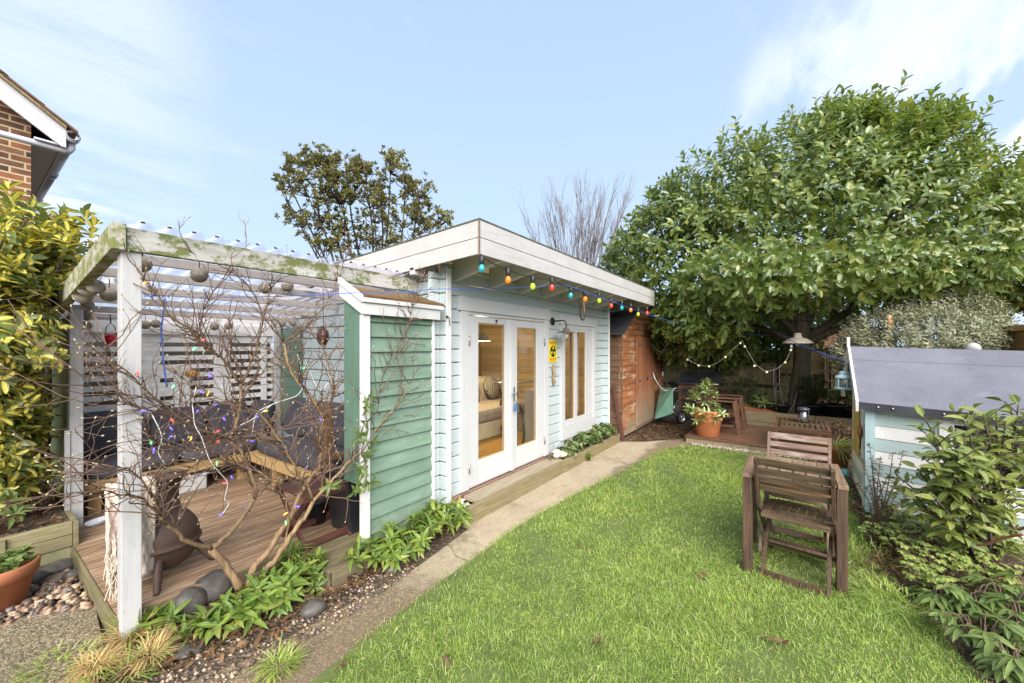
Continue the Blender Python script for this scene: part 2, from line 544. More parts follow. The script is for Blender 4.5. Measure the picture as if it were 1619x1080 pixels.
M['pine_z'] = wood('honey_pine_upright', (.52, .34, .15), (.34, .2, .08), 'z', .6)
M['brownpost'] = wood('red_brown_post', (.30, .17, .09), (.16, .085, .045), 'z', .65)
M['teak_x'] = wood('weathered_dark_teak', (.185, .125, .075), (.05, .032, .022), 'y', .6, moss=((.17, .155, .05), .60), patch=((.36, .27, .20), .60), bump=.7)
M['teak_l'] = wood('weathered_teak_top', (.36, .24, .15), (.16, .095, .06), 'x', .6, patch=((.36, .27, .21), .62))
M['teak_z'] = wood('weathered_teak_leg', (.15, .09, .055), (.045, .027, .02), 'z', .65, moss=((.15, .13, .05), .7), patch=((.26, .2, .15), .68))
M['teak_pale'] = wood('silvered_teak', (.34, .22, .17), (.17, .10, .08), 'y', .65, patch=((.42, .34, .3), .55))
M['teak_brown'] = wood('red_brown_teak', (.24, .12, .07), (.11, .05, .03), 'y', .5)
M['mahog'] = wood('dark_red_wood', (.16, .065, .05), (.07, .03, .025), 'x', .5, patch=((.3, .24, .2), .66))
M['shed_x'] = wood('orange_shed_board', (.42, .165, .07), (.22, .08, .036), 'x', .65, patch=((.46, .32, .20), .50), spec=.3)
M['shed_y'] = wood('dark_shed_board', (.22, .125, .075), (.09, .055, .035), 'y', .75, patch=((.30, .22, .12), .55))
M['shed_door'] = wood('orange_shed_door', (.44, .18, .085), (.28, .105, .05), 'z', .6, patch=((.36, .24, .16), .60))
faded(M['green_paint'], (.20, .235, .165), .05, .36); faded(M['blue_paint'], (.42, .43, .39), .10, .30); faded(M['shed_x'], (.36, .27, .18), .15, .45); faded(M['shed_door'], (.38, .29, .21), .25, .85)
M['fence'] = wood('green_brown_fence', (.60, .48, .26), (.36, .29, .15), 'z', .8, moss=((.20, .22, .07), .52))
M['fence_dark'] = wood('dark_damp_fence', (.13, .12, .07), (.05, .05, .03), 'x', .85, moss=((.10, .11, .04), .5))
M['fence_new'] = wood('orange_new_fence', (.70, .44, .20), (.48, .28, .12), 'x', .7, patch=((.6, .42, .22), .62))
M['trellis'] = wood('mossy_trellis', (.58, .46, .26), (.34, .27, .14), 'z', .85, moss=((.2, .21, .07), .5))
M['bark'] = wood('grey_brown_bark', (.13, .10, .075), (.045, .036, .03), 'z', .9, moss=((.17, .17, .09), .62), bump=.8)
M['dark_bark'] = wood('dark_laurel_bark', (.15, .125, .09), (.05, .042, .033), 'z', .9, patch=((.19, .17, .1), .62), bump=.9)
M['twig'] = plain('brown_twig', (.15, .09, .062), .7, var=.35, scale=18)
M['magnolia_bark'] = wood('tan_magnolia_bark', (.37, .25, .13), (.15, .09, .055), 'z', .75, patch=((.32, .27, .1), .62), bump=.5)
M['pale_twig'] = plain('grey_bare_twig', (.17, .13, .12), .8, var=.2)
M['bud'] = plain('furry_magnolia_bud', (.42, .36, .22), .9, var=.25, scale=60)
M['stone'] = plain('dark_cobble', (.085, .075, .066), .5, var=.5, scale=14, bump=.5)
M['stone_b'] = plain('brown_cobble', (.16, .115, .082), .5, var=.35, scale=9, bump=.2)
M['stone_w'] = plain('white_pebble', (.72, .69, .67), .5, var=.12, scale=20)
M['float'] = plain('stone_grey_rope_ball', (.27, .235, .18), .9, var=.4, scale=28, bump=.6)
M['cushion'] = plain('charcoal_cushion', (.075, .070, .082), .85, var=.22, scale=5, bump=.12, spec=.25)
M['rug'] = plain('cream_shaggy_rug', (.62, .50, .42), .95, var=.25, scale=45, bump=.8)
M['fringe'] = plain('cream_fringe', (.66, .56, .46), .95, var=.3, scale=30)
M['clay'] = plain('brown_clay_chiminea', (.085, .048, .036), .6, var=.35, scale=7, bump=.2)
M['terra'] = plain('terracotta', (.52, .19, .075), .55, var=.14, scale=6, bump=.08)
M['terra_dk'] = plain('aged_terracotta', (.36, .13, .06), .65, var=.3, scale=5, bump=.1)
M['soil'] = plain('dark_soil', (.055, .038, .026), .95, var=.5, scale=22, bump=.8)
M['black_plastic'] = plain('black_plastic', (.02, .02, .024), .4, var=.3)
M['dark_metal'] = plain('dark_iron', (.035, .032, .03), .5, .6, var=.3)
M['steel'] = plain('bare_steel', (.55, .55, .56), .3, .9, var=.15)
M['dull_steel'] = plain('galvanised_steel', (.4, .4, .41), .45, .8, var=.2)
M['copper'] = plain('rusty_copper', (.30, .115, .05), .5, .4, var=.4, scale=14)
M['felt'] = plain('black_roof_felt', (.045, .045, .055), .45, var=.5, scale=3, bump=.3)
t = NT('lilac_grey_roof_felt'); v_ = t.co((1, 1, 1), rand=False)
col = t.ramp(t.noise(v_, 2.2, 7, .65), [(.3, (.125, .125, .155)), (.7, (.185, .182, .22))])
col = t.mix(.55, col, t.ramp(t.noise(v_, 220, 3, .7), [(.3, .6), (.7, 1.35)]), 'MULTIPLY')
col = t.mix(t.ramp(t.noise(t.co((6, 1.3, 1.3), rand=False), 2.6, 6, .7), [(.60, 0), (.70, .45)]), col, (.27, .265, .29))
col = t.mix(t.ramp(t.noise(t.co((1.4, 5, 5), rand=False), 3.1, 7, .72), [(.62, 0), (.70, .6)]), col, (.085, .09, .075))
t.bump(t.math('ADD', t.noise(v_, 1.6, 4), t.math('MULTIPLY', t.noise(v_, 260, 2), .06)), .5, .02); M['felt_grey'] = t.fin(col, .85)
M['tread'] = wood('pale_tread', (.50, .42, .31), (.33, .265, .18), 'x', .8, moss=((.24, .2, .12), .62))
M['coffee'] = wood('dark_mossy_slat', (.17, .115, .06), (.07, .045, .025), 'x', .6, moss=((.15, .135, .05), .55))
M['felt_edge'] = plain('dark_mossy_felt_edge', (.10, .10, .07), .9, var=.5, scale=12, bump=.4)
M['upvc'] = plain('white_upvc', (.60, .60, .635), .3, var=.04)
M['soffit_grey'] = plain('grey_white_soffit', (.62, .62, .68), .45, var=.05)
M['gutter'] = plain('grey_plastic_gutter', (.50, .49, .52), .35, var=.06)
M['tile'] = plain('brown_roof_tile', (.16, .09, .06), .8, var=.45, scale=10, bump=.3)
M['blue_rope'] = plain('blue_polypropylene', (.05, .14, .62), .5)
M['white_wire'] = plain('white_wire', (.72, .71, .68), .5)
M['black_wire'] = plain('black_wire', (.02, .02, .02), .5)
M['green_tray'] = plain('faded_green_tray', (.22, .47, .36), .4, var=.22, scale=4, bump=.1)
M['turq'] = plain('turquoise_enamel', (.42, .555, .58), .4, var=.1)
M['play_white'] = paint('playhouse_white', (.78, .76, .74), dirt=((.55, .52, .5), .62), axis='x', rough=.6)
M['play_teal'] = paint('playhouse_turquoise', (.40, .49, .48), dirt=((.45, .6, .6), .58), axis='x', rough=.6)
M['dark_glass'] = plain('dark_window_glass', (.02, .022, .04), .08, var=.1)
M['enamel'] = plain('cream_enamel_shade', (.66, .60, .50), .5, var=.12, scale=12)
M['bone'] = plain('old_bone', (.62, .56, .44), .7, var=.2, scale=20, bump=.3)
M['sign_yellow'] = plain('sign_yellow', (.80, .60, .02), .5, var=.08)
M['sign_red'] = plain('sign_red_print', (.45, .06, .01), .5)
M['black'] = plain('black_print', (.012, .012, .012), .5)
M['white_ceramic'] = plain('white_enamel_dish', (.62, .63, .68), .35, var=.08)
M['plastic_clear'] = plain('cloudy_plastic', (.50, .50, .50), .3, var=.2)
M['glass'] = glass('window_glass', (.97, .98, .97), 1.45, .0)
M['lamp_glass'] = glass('lamp_glass', (.93, .95, .95), 1.5, .1)
M['straw'] = leaf('dry_grass', [(.46, .36, .18), (.58, .47, .26), (.40, .30, .15)], .7, .15, (1.1, 1, .8))
M['sofa'] = plain('grey_beige_throw', (.42, .37, .30), .95, var=.2, scale=9, bump=.3)
M['cream'] = plain('cream_cover', (.68, .60, .46), .9, var=.1)
M['laurel'] = leaf('laurel_leaf', [(.075, .14, .04), (.12, .20, .055), (.17, .26, .07), (.27, .32, .085), (.095, .17, .055), (.15, .235, .065)], .32, .32, vein=(.30, .34, .13), spec=.85)
M['holm'] = leaf('evergreen_oak_leaf', [(.10, .115, .045), (.15, .16, .06), (.21, .21, .08), (.12, .135, .07)], .45, .25)
M['elae'] = leaf('variegated_leaf', [(.12, .185, .055), (.17, .245, .08), (.13, .18, .075), (.23, .29, .11)], .35, .28, varieg=((.80, .66, .13), .55, .36), spec=.5)
M['fatsia'] = leaf('pale_variegated_leaf', [(.13, .21, .07), (.2, .29, .10), (.10, .18, .06)], .4, .22, varieg=((.60, .66, .34), .40, .45))
M['rhodo'] = leaf('rhododendron_leaf', [(.08, .13, .035), (.13, .19, .05), (.19, .25, .07), (.26, .31, .105)], .42, .24, vein=(.46, .48, .2), spec=.4)
M['helle'] = leaf('hellebore_leaf', [(.08, .16, .035), (.13, .23, .045), (.18, .29, .06), (.24, .34, .08), (.10, .19, .05), (.15, .25, .05), (.30, .32, .10)], .38, .28, vein=(.34, .42, .14))
M['peony'] = leaf('deep_green_leaf', [(.09, .155, .05), (.13, .205, .07), (.18, .26, .09)], .36, .2, vein=(.28, .36, .16))
M['geran'] = leaf('cranesbill_leaf', [(.19, .30, .08), (.26, .38, .11), (.33, .44, .15), (.30, .34, .11)], .5, .28, vein=(.38, .44, .2))
M['heuch'] = leaf('dark_green_bed_leaf', [(.05, .10, .035), (.09, .15, .05), (.14, .20, .09), (.30, .34, .22)], .45, .2)
M['greybush'] = leaf('grey_green_leaf', [(.22, .27, .20), (.31, .35, .29), (.17, .215, .14), (.40, .41, .36)], .6, .2)
M['conifer'] = leaf('dark_conifer_leaf', [(.03, .07, .025), (.05, .10, .035), (.08, .13, .05)], .55, .15)
M['purple'] = leaf('dusky_purple_leaf', [(.085, .06, .05), (.13, .09, .075), (.10, .10, .06)], .55, .2, (1.2, 1, .9))
M['grassm'] = leaf('lawn_blade', [(.19, .33, .06), (.255, .41, .085), (.34, .48, .12), (.205, .35, .085), (.52, .58, .32), (.28, .43, .10)], .42, .36, (1.4, 1.45, .65), spec=.5, sward=True)
M['dead_leaf'] = leaf('dead_leaf', [(.07, .045, .028), (.13, .08, .045), (.20, .13, .075), (.05, .034, .026)], .7, .1, (1, .9, .7))
for k, c in dict(teal=(.01, .30, .32), orange=(.95, .20, .008), lime=(.42, .58, .02), red=(.85, .05, .018)).items():
    t = NT('bulb_' + k); t.fin(c, .08, spec=.8); t.b.inputs['Emission Color'].default_value = (*c, 1); t.b.inputs['Emission Strength'].default_value = .16
    M['bulb_' + k] = t.m
for k, c in dict(blue=(.12, .09, 1), red=(1, .06, .05), green=(.10, 1, .22), amber=(1, .42, .05)).items():
    M['led_' + k] = glow('led_' + k, c, 1.3)
M['fairy'] = glow('warm_fairy_bulb', (1, .85, .45), .25, (.8, .75, .5))


def brick(name, cols, mortar, scale=1.0, ax='xz'):
    t = NT(name)
    c = t.new('ShaderNodeTexCoord'); s = t.new('ShaderNodeSeparateXYZ'); cb = t.new('ShaderNodeCombineXYZ')
    t.ln(c.outputs['Object'], s.inputs[0]); t.ln(s.outputs['X' if ax[0] == 'x' else 'Y'], cb.inputs[0]); t.ln(s.outputs['Z'], cb.inputs[1])
    b = t.new('ShaderNodeTexBrick'); t.ln(cb.outputs[0], b.inputs['Vector'])
    b.inputs['Scale'].default_value = 1.0; b.inputs['Brick Width'].default_value = .225 * scale; b.inputs['Row Height'].default_value = .075 * scale
    b.inputs['Mortar Size'].default_value = .010 * scale; b.inputs['Mortar Smooth'].default_value = .2
    b.inputs['Color1'].default_value = (0, 0, 0, 1); b.inputs['Color2'].default_value = (1, 1, 1, 1); b.inputs['Mortar'].default_value = (.5, .5, .5, 1)
    nz = t.noise(c.outputs['Object'], 7, 4)
    f = t.math('ADD', t.math('MULTIPLY', b.outputs['Color'], .75), t.math('MULTIPLY', nz, .35))
    col = t.ramp(f, [(.15 + .85 * i / (len(cols) - 1), q) for i, q in enumerate(cols)])
    col = t.mix(.6, col, t.ramp(t.noise(c.outputs['Object'], 60, 4), [(.3, .7), (.7, 1.2)]), 'MULTIPLY')
    col = t.mix(b.outputs['Fac'], col, mortar)
    t.bump(t.math('SUBTRACT', 1.0, b.outputs['Fac']), .6, .008)
    return t.fin(col, .85)


M['brick'] = brick('multi_red_brick', [(.06, .038, .033), (.17, .075, .045), (.34, .125, .05), (.13, .06, .042), (.42, .2, .11)], (.55, .44, .27))
M['brick_far'] = brick('orange_red_brick', [(.36, .15, .085), (.46, .2, .11), (.33, .13, .08)], (.5, .4, .3), 1, 'yz')
M['brick_low'] = brick('low_red_brick', [(.26, .085, .045), (.36, .13, .07), (.2, .07, .045)], (.32, .25, .2))


def stripes(name):
    t = NT(name)
    w = t.new('ShaderNodeTexWave', wave_type='BANDS', bands_direction='X'); t.ln(t.co((1, 1, 1)), w.inputs['Vector']); w.inputs['Scale'].default_value = 7; w.inputs['Distortion'].default_value = .3
    return t.fin(t.ramp(w.outputs['Fac'], [(.0, (.05, .04, .04)), (.3, (.62, .55, .42)), (.5, (.15, .22, .25)), (.75, (.66, .6, .5)), (.9, (.1, .07, .06))], 'CONSTANT'), .9)


M['stripe'] = stripes('striped_cushion')


def ground_mats():
    # bare earth with leaf bits and small stones
    t = NT('garden_soil'); v = t.co((1, 1, 1), rand=False, kind='World')
    a = t.noise(v, 3, 8, .7); b = t.voro(v, 55, out='Color')
    sb = t.new('ShaderNodeSeparateColor'); t.ln(b, sb.inputs[0])
    col = t.ramp(a, [(.3, (.045, .032, .022)), (.55, (.10, .07, .045)), (.75, (.17, .12, .075))])
    col = t.mix(t.ramp(sb.outputs[0], [(.78, 0), (.8, .8)]), col, t.ramp(sb.outputs[1], [(0, (.20, .11, .055)), (.5, (.30, .21, .13)), (1, (.10, .07, .05))]))
    t.bump(t.math('ADD', a, t.voro(v, 55)), .8, .02); M['earth'] = t.fin(col, .95)
    # soil below the lawn
    t = NT('lawn_base'); a = t.noise(v_ := t.co((1, 1, 1), rand=False, kind='World'), 5, 7, .7)
    col = t.ramp(a, [(.3, (.075, .095, .025)), (.6, (.12, .16, .04)), (.8, (.15, .14, .06))]); t.bump(a, .7, .02); M['lawn'] = t.fin(col, .95)
    # concrete path: smooth and buff, worn to brown aggregate in places, green-black damp stains
    t = NT('worn_concrete_path'); v = t.co((1, 1, 1), rand=False, kind='World')
    sx = t.new('ShaderNodeSeparateXYZ'); t.ln(v, sx.inputs[0])
    a = t.noise(v, 2.2, 8, .65); f = t.noise(v, 90, 4, .7)
    smooth = t.ramp(a, [(.25, (.36, .275, .18)), (.5, (.47, .38, .265)), (.75, (.54, .45, .33))])
    smooth = t.mix(.8, smooth, t.ramp(f, [(.32, .55), (.66, 1.2)]), 'MULTIPLY')
    smooth = t.mix(t.ramp(t.noise(v, 6, 6, .7), [(.56, 0), (.68, .5)]), smooth, (.17, .125, .08))
    cell = t.voro(v, 105, out='Color'); sb = t.new('ShaderNodeSeparateColor'); t.ln(cell, sb.inputs[0])
    agg = t.ramp(sb.outputs[0], [(0, (.10, .075, .05)), (.3, (.24, .165, .09)), (.5, (.40, .29, .16)), (.72, (.17, .12, .075)), (.88, (.55, .44, .29)), (.96, (.46, .23, .08))], 'CONSTANT')
    agg = t.mix(.7, agg, t.ramp(t.voro(v, 105), [(.0, 1.15), (.6, .55)]), 'MULTIPLY')
    agg = t.mix(.45, agg, (.24, .18, .115))
    wear = t.math('ADD', t.math('MULTIPLY', t.math('SUBTRACT', 2.35, sx.outputs['X']), .55), t.math('MULTIPLY', t.math('SUBTRACT', a, .5), 2.2), False)
    wf = t.ramp(wear, [(.0, 0), (.35, 1)])
    col = t.mix(wf, smooth, agg)
    edge = t.math('ADD', t.math('MULTIPLY', t.math('SUBTRACT', t.math('ADD', 2.17, t.math('MULTIPLY', sx.outputs['X'], -.04)), sx.outputs['Y']), 5.0), t.math('MULTIPLY', t.math('SUBTRACT', a, .5), 2.5))
    col = t.mix(t.ramp(edge, [(-.05, 0), (.35, .85)]), col, t.mix(.5, agg, (.19, .135, .085)))
    st = t.ramp(t.noise(t.co((1, 2.4, 1), rand=False, kind='World'), 1.7, 6, .6), [(.575, 0), (.64, .85)])
    st = t.math('MULTIPLY', st, wf)
    col = t.mix(st, col, t.mix(.35, (.055, .06, .03), agg))
    wv = t.new('ShaderNodeVectorMath', operation='ADD'); nn = t.new('ShaderNodeTexNoise'); t.ln(v, nn.inputs['Vector']); nn.inputs['Scale'].default_value = 4; nn.inputs['Detail'].default_value = 6
    sc_ = t.new('ShaderNodeVectorMath', operation='SCALE'); t.ln(nn.outputs['Color'], sc_.inputs[0]); sc_.inputs['Scale'].default_value = .22
    t.ln(v, wv.inputs[0]); t.ln(sc_.outputs[0], wv.inputs[1])
    ck = t.ramp(t.voro(wv.outputs[0], .42, 'DISTANCE_TO_EDGE'), [(.001, .75), (.0045, 0)])
    col = t.mix(ck, col, (.055, .042, .03))
    t.bump(t.math('ADD', t.math('MULTIPLY', t.voro(v, 105), -1.0), f), .5, .006); M['path'] = t.fin(col, .85)
    # aggregate slab on the left
    t = NT('exposed_aggregate_slab'); v = t.co((1, 1, 1), rand=False, kind='World')
    a = t.noise(v, 2.4, 8, .7); cell = t.voro(v, 120, out='Color'); sb = t.new('ShaderNodeSeparateColor'); t.ln(cell, sb.inputs[0])
    agg = t.ramp(sb.outputs[0], [(0, (.14, .11, .07)), (.3, (.30, .235, .15)), (.55, (.42, .33, .2)), (.75, (.20, .15, .095)), (.9, (.55, .46, .33))], 'CONSTANT')
    agg = t.mix(.7, agg, t.ramp(t.voro(v, 120), [(.0, 1.1), (.6, .5)]), 'MULTIPLY')
    col = t.mix(t.ramp(a, [(.5, 0), (.62, .7)]), agg, t.mix(.5, agg, (.10, .10, .045)))
    t.bump(t.math('MULTIPLY', t.voro(v, 120), -1.0), .6, .006); M['slab'] = t.fin(col, .85)
    # gravel
    t = NT('river_gravel'); gi = t.new('ShaderNodeNewGeometry')
    col = t.ramp(gi.outputs['Random Per Island'], [(0, (.12, .085, .065)), (.2, (.28, .17, .11)), (.4, (.42, .30, .2)), (.6, (.2, .16, .14)), (.8, (.5, .38, .28)), (1, (.34, .21, .14))], 'CONSTANT')
    M['gravel'] = t.fin(col, .5)
    t = NT('pale_gravel'); gi = t.new('ShaderNodeNewGeometry')
    col = t.ramp(gi.outputs['Random Per Island'], [(0, (.30, .24, .2)), (.3, (.5, .42, .36)), (.6, (.66, .6, .55)), (.8, (.22, .16, .12)), (1, (.42, .33, .27))], 'CONSTANT')
    M['gravel_w'] = t.fin(col, .6)


ground_mats()
t = NT('corrugated_plastic'); t.n.remove(t.b)
d1 = t.new('ShaderNodeBsdfTranslucent'); d1.inputs['Color'].default_value = (.80, .77, .84, 1)
d2 = t.new('ShaderNodeBsdfDiffuse'); d2.inputs['Color'].default_value = (.62, .60, .66, 1)
tr = t.new('ShaderNodeBsdfTransparent'); tr.inputs['Color'].default_value = (.96, .95, .98, 1)
m1 = t.new('ShaderNodeMixShader'); m1.inputs[0].default_value = .18; t.ln(d1.outputs[0], m1.inputs[1]); t.ln(d2.outputs[0], m1.inputs[2])
m2 = t.new('ShaderNodeMixShader'); m2.inputs[0].default_value = .54; t.ln(m1.outputs[0], m2.inputs[1]); t.ln(tr.outputs[0], m2.inputs[2])
t.ln(m2.outputs[0], t.out.inputs['Surface'])
M['poly'] = t.m
# ================================================================ world, sun, camera
def world():
    w = bpy.data.worlds.new('World'); SC.world = w; w.use_nodes = True
    t = w.node_tree; n = t.nodes
    bg = n['Background']
    sk = n.new('ShaderNodeTexSky'); sk.sky_type = 'NISHITA'; sk.sun_disc = False
    sk.sun_elevation = math.radians(SUN_EL); sk.sun_rotation = math.radians(SUN_ROT); sk.air_density = 1.0; sk.dust_density = 1.2; sk.ozone_density = 1.2
    co = n.new('ShaderNodeTexCoord')
    L = t.links.new

    def mathn(op, a, b=0.0, clamp=False):
        q = n.new('ShaderNodeMath'); q.operation = op; q.use_clamp = clamp
        for i, v in enumerate((a, b)):
            if hasattr(v, 'is_output'): L(v, q.inputs[i])
            else: q.inputs[i].default_value = v
        return q.outputs[0]

    def mapr(v, a, b, c=0.0, d=1.0):
        q = n.new('ShaderNodeMapRange'); q.interpolation_type = 'SMOOTHSTEP'
        L(v, q.inputs[0]); q.inputs[1].default_value = a; q.inputs[2].default_value = b; q.inputs[3].default_value = c; q.inputs[4].default_value = d
        return q.outputs[0]
    nrmz = n.new('ShaderNodeVectorMath'); nrmz.operation = 'NORMALIZE'; L(co.outputs['Generated'], nrmz.inputs[0])
    sp = n.new('ShaderNodeSeparateXYZ'); L(nrmz.outputs[0], sp.inputs[0])
    el = sp.outputs['Z']
    # thin veil of high haze: paler towards the horizon
    haze = mapr(el, -.05, .8, .95, .70)
    mx = n.new('ShaderNodeMix'); mx.data_type = 'RGBA'; L(haze, mx.inputs['Factor']); L(sk.outputs[0], mx.inputs['A']); mx.inputs['B'].default_value = (*SKY_HAZE, 1)
    # cloud sheet: position of the view ray on a plane overhead
    den = mathn('MAXIMUM', mathn('ADD', el, .12), .03)
    cb = n.new('ShaderNodeCombineXYZ'); L(mathn('DIVIDE', sp.outputs['X'], den), cb.inputs[0]); L(mathn('DIVIDE', sp.outputs['Y'], den), cb.inputs[1])
    mp = n.new('ShaderNodeMapping'); L(cb.outputs[0], mp.inputs[0]); mp.inputs['Rotation'].default_value = (0, 0, math.radians(CLOUD_ROT)); mp.inputs['Scale'].default_value = (.75, 2.1, 1); mp.inputs['Location'].default_value = CLOUD_LOC
    nz = n.new('ShaderNodeTexNoise'); L(mp.outputs[0], nz.inputs['Vector']); nz.inputs['Scale'].default_value = 1.1; nz.inputs['Detail'].default_value = 7; nz.inputs['Roughness'].default_value = .60; nz.inputs['Distortion'].default_value = .25
    cl = mapr(nz.outputs['Fac'], .56, .80)
    # banks where the sky is whiter (fixed directions)
    tot = None
    for (px, py, r, s) in CLOUD_BANKS:
        v = (P(px, py, d=1) - Vector((0, 0, CAMH))).normalized()
        dt = n.new('ShaderNodeVectorMath'); dt.operation = 'DOT_PRODUCT'; L(nrmz.outputs[0], dt.inputs[0]); dt.inputs[1].default_value = v
        m = mapr(dt.outputs['Value'], math.cos(r), math.cos(r * .25), 0, s)
        tot = m if tot is None else mathn('MAXIMUM', tot, m)
    bank = mathn('MULTIPLY', tot, mapr(nz.outputs['Fac'], .43, .58))
    f = mathn('ADD', mathn('MULTIPLY', cl, .22), bank, True)
    m2 = n.new('ShaderNodeMix'); m2.data_type = 'RGBA'; L(f, m2.inputs['Factor']); L(mx.outputs['Result'], m2.inputs['A']); m2.inputs['B'].default_value = (*CLOUD_COL, 1)
    L(m2.outputs['Result'], bg.inputs['Color']); bg.inputs['Strength'].default_value = SKY_STR


SUN_EL, SUN_AZ = 36.0, (-.74, -.67)          # a hazy high sun behind the camera, over the lawn side
SUN_ROT = math.degrees(math.atan2(SUN_AZ[0], SUN_AZ[1]))
SKY_STR = .069
SKY_HAZE = (3.9, 5.05, 6.6)
CLOUD_COL = (7.0, 7.3, 7.9)
CLOUD_ROT, CLOUD_LOC = 35, (0.3, 0.0, 0)
CLOUD_BANKS = [(1400, 120, .22, .6), (1560, 190, .23, .75), (1270, 160, .15, .45), (60, 40, .24, .3), (90, 380, .14, .6), (1640, 320, .22, .7), (170, 250, .16, .2)]
world()
sl = bpy.data.lights.new('sun', 'SUN'); sl.energy = 3.0; sl.angle = math.radians(55); sl.color = (1, .95, .87)
so = bpy.data.objects.new('sun', sl); COL.objects.link(so)
ce = math.cos(math.radians(SUN_EL)); k_ = math.hypot(*SUN_AZ)
sd_ = Vector((SUN_AZ[0] / k_ * ce, SUN_AZ[1] / k_ * ce, math.sin(math.radians(SUN_EL))))
so.rotation_euler = sd_.to_track_quat('Z', 'Y').to_euler(); so.location = (0, -6, 12)
cam = bpy.data.cameras.new('camera'); co_ = bpy.data.objects.new('camera', cam); COL.objects.link(co_); SC.camera = co_
cam.sensor_width = 36; cam.lens = 36 * FPX / 1619; cam.shift_y = (CY - 540) / 1619; cam.clip_start = .05; cam.clip_end = 500
co_.location = (0, 0, CAMH)
co_.rotation_euler = (math.radians(90), 0, math.atan2(FW[1], FW[0]) - math.radians(90))
SC.view_settings.view_transform = 'Standard'; SC.view_settings.look = 'None'; SC.view_settings.gamma = 1; SC.view_settings.exposure = 1.36
SC.cycles.max_bounces = 8; SC.cycles.transparent_max_bounces = 16; SC.cycles.diffuse_bounces = 4; SC.cycles.caustics_reflective = False; SC.cycles.caustics_refractive = False
SC.cycles.sample_clamp_indirect = 6

# ================================================================ ground
def sheet(name, poly, z, mat, kind='structure', sub=0):
    b = MB(); b.sheet([(x, y, z) for x, y in poly])
    o = b.build(name, M[mat]); tag(o, kind=kind)
    me = o.data
    if me.polygons[0].normal.z < 0: me.flip_normals()
    return o


sheet('ground', [(-60, -60), (90, -60), (90, 80), (-60, 80)], -.03, 'earth')
LAWN = [(-1.2, 1.35), (.3, 1.72), (.95, 1.93), (1.6, 1.99), (2.3, 2.03), (3.1, 2.06), (4.0, 1.99), (5.0, 1.86), (6.0, 1.74), (6.8, 1.62), (7.15, 1.3), (7.22, .6), (7.2, -.1), (6.9, -.55), (5.6, -.52), (4.6, -.5), (4.0, -.52), (3.5, -.64), (3.0, -.76), (2.3, -.84), (1.2, -.95), (-1.2, -1.2)]
sheet('lawn', LAWN, .0, 'lawn')
sheet('path', [(-1.6, 1.2), (.3, 1.6), (1.6, 1.9), (3.1, 1.97), (5, 1.78), (6.8, 1.5), (7.33, 1.2), (7.6, 1.62), (7.0, 2.1), (6.75, 2.47), (2.6, 2.47), (2.0, 2.36), (1.35, 2.36), (.9, 2.42), (.45, 2.55), (-.1, 2.85), (-1.6, 3.0)], -.008, 'path')
sheet('soil', [(.1, 2.65), (.9, 2.36), (2.0, 2.3), (2.7, 2.4), (2.7, 3.3), (.4, 3.2)], -.001, 'earth')
sheet('paved_slab', [(-2.5, 4.02), (.30, 3.83), (.52, 3.62), (.47, 3.0), (.25, 2.72), (-.2, 2.7), (-2.5, 3.1)], .004, 'slab')


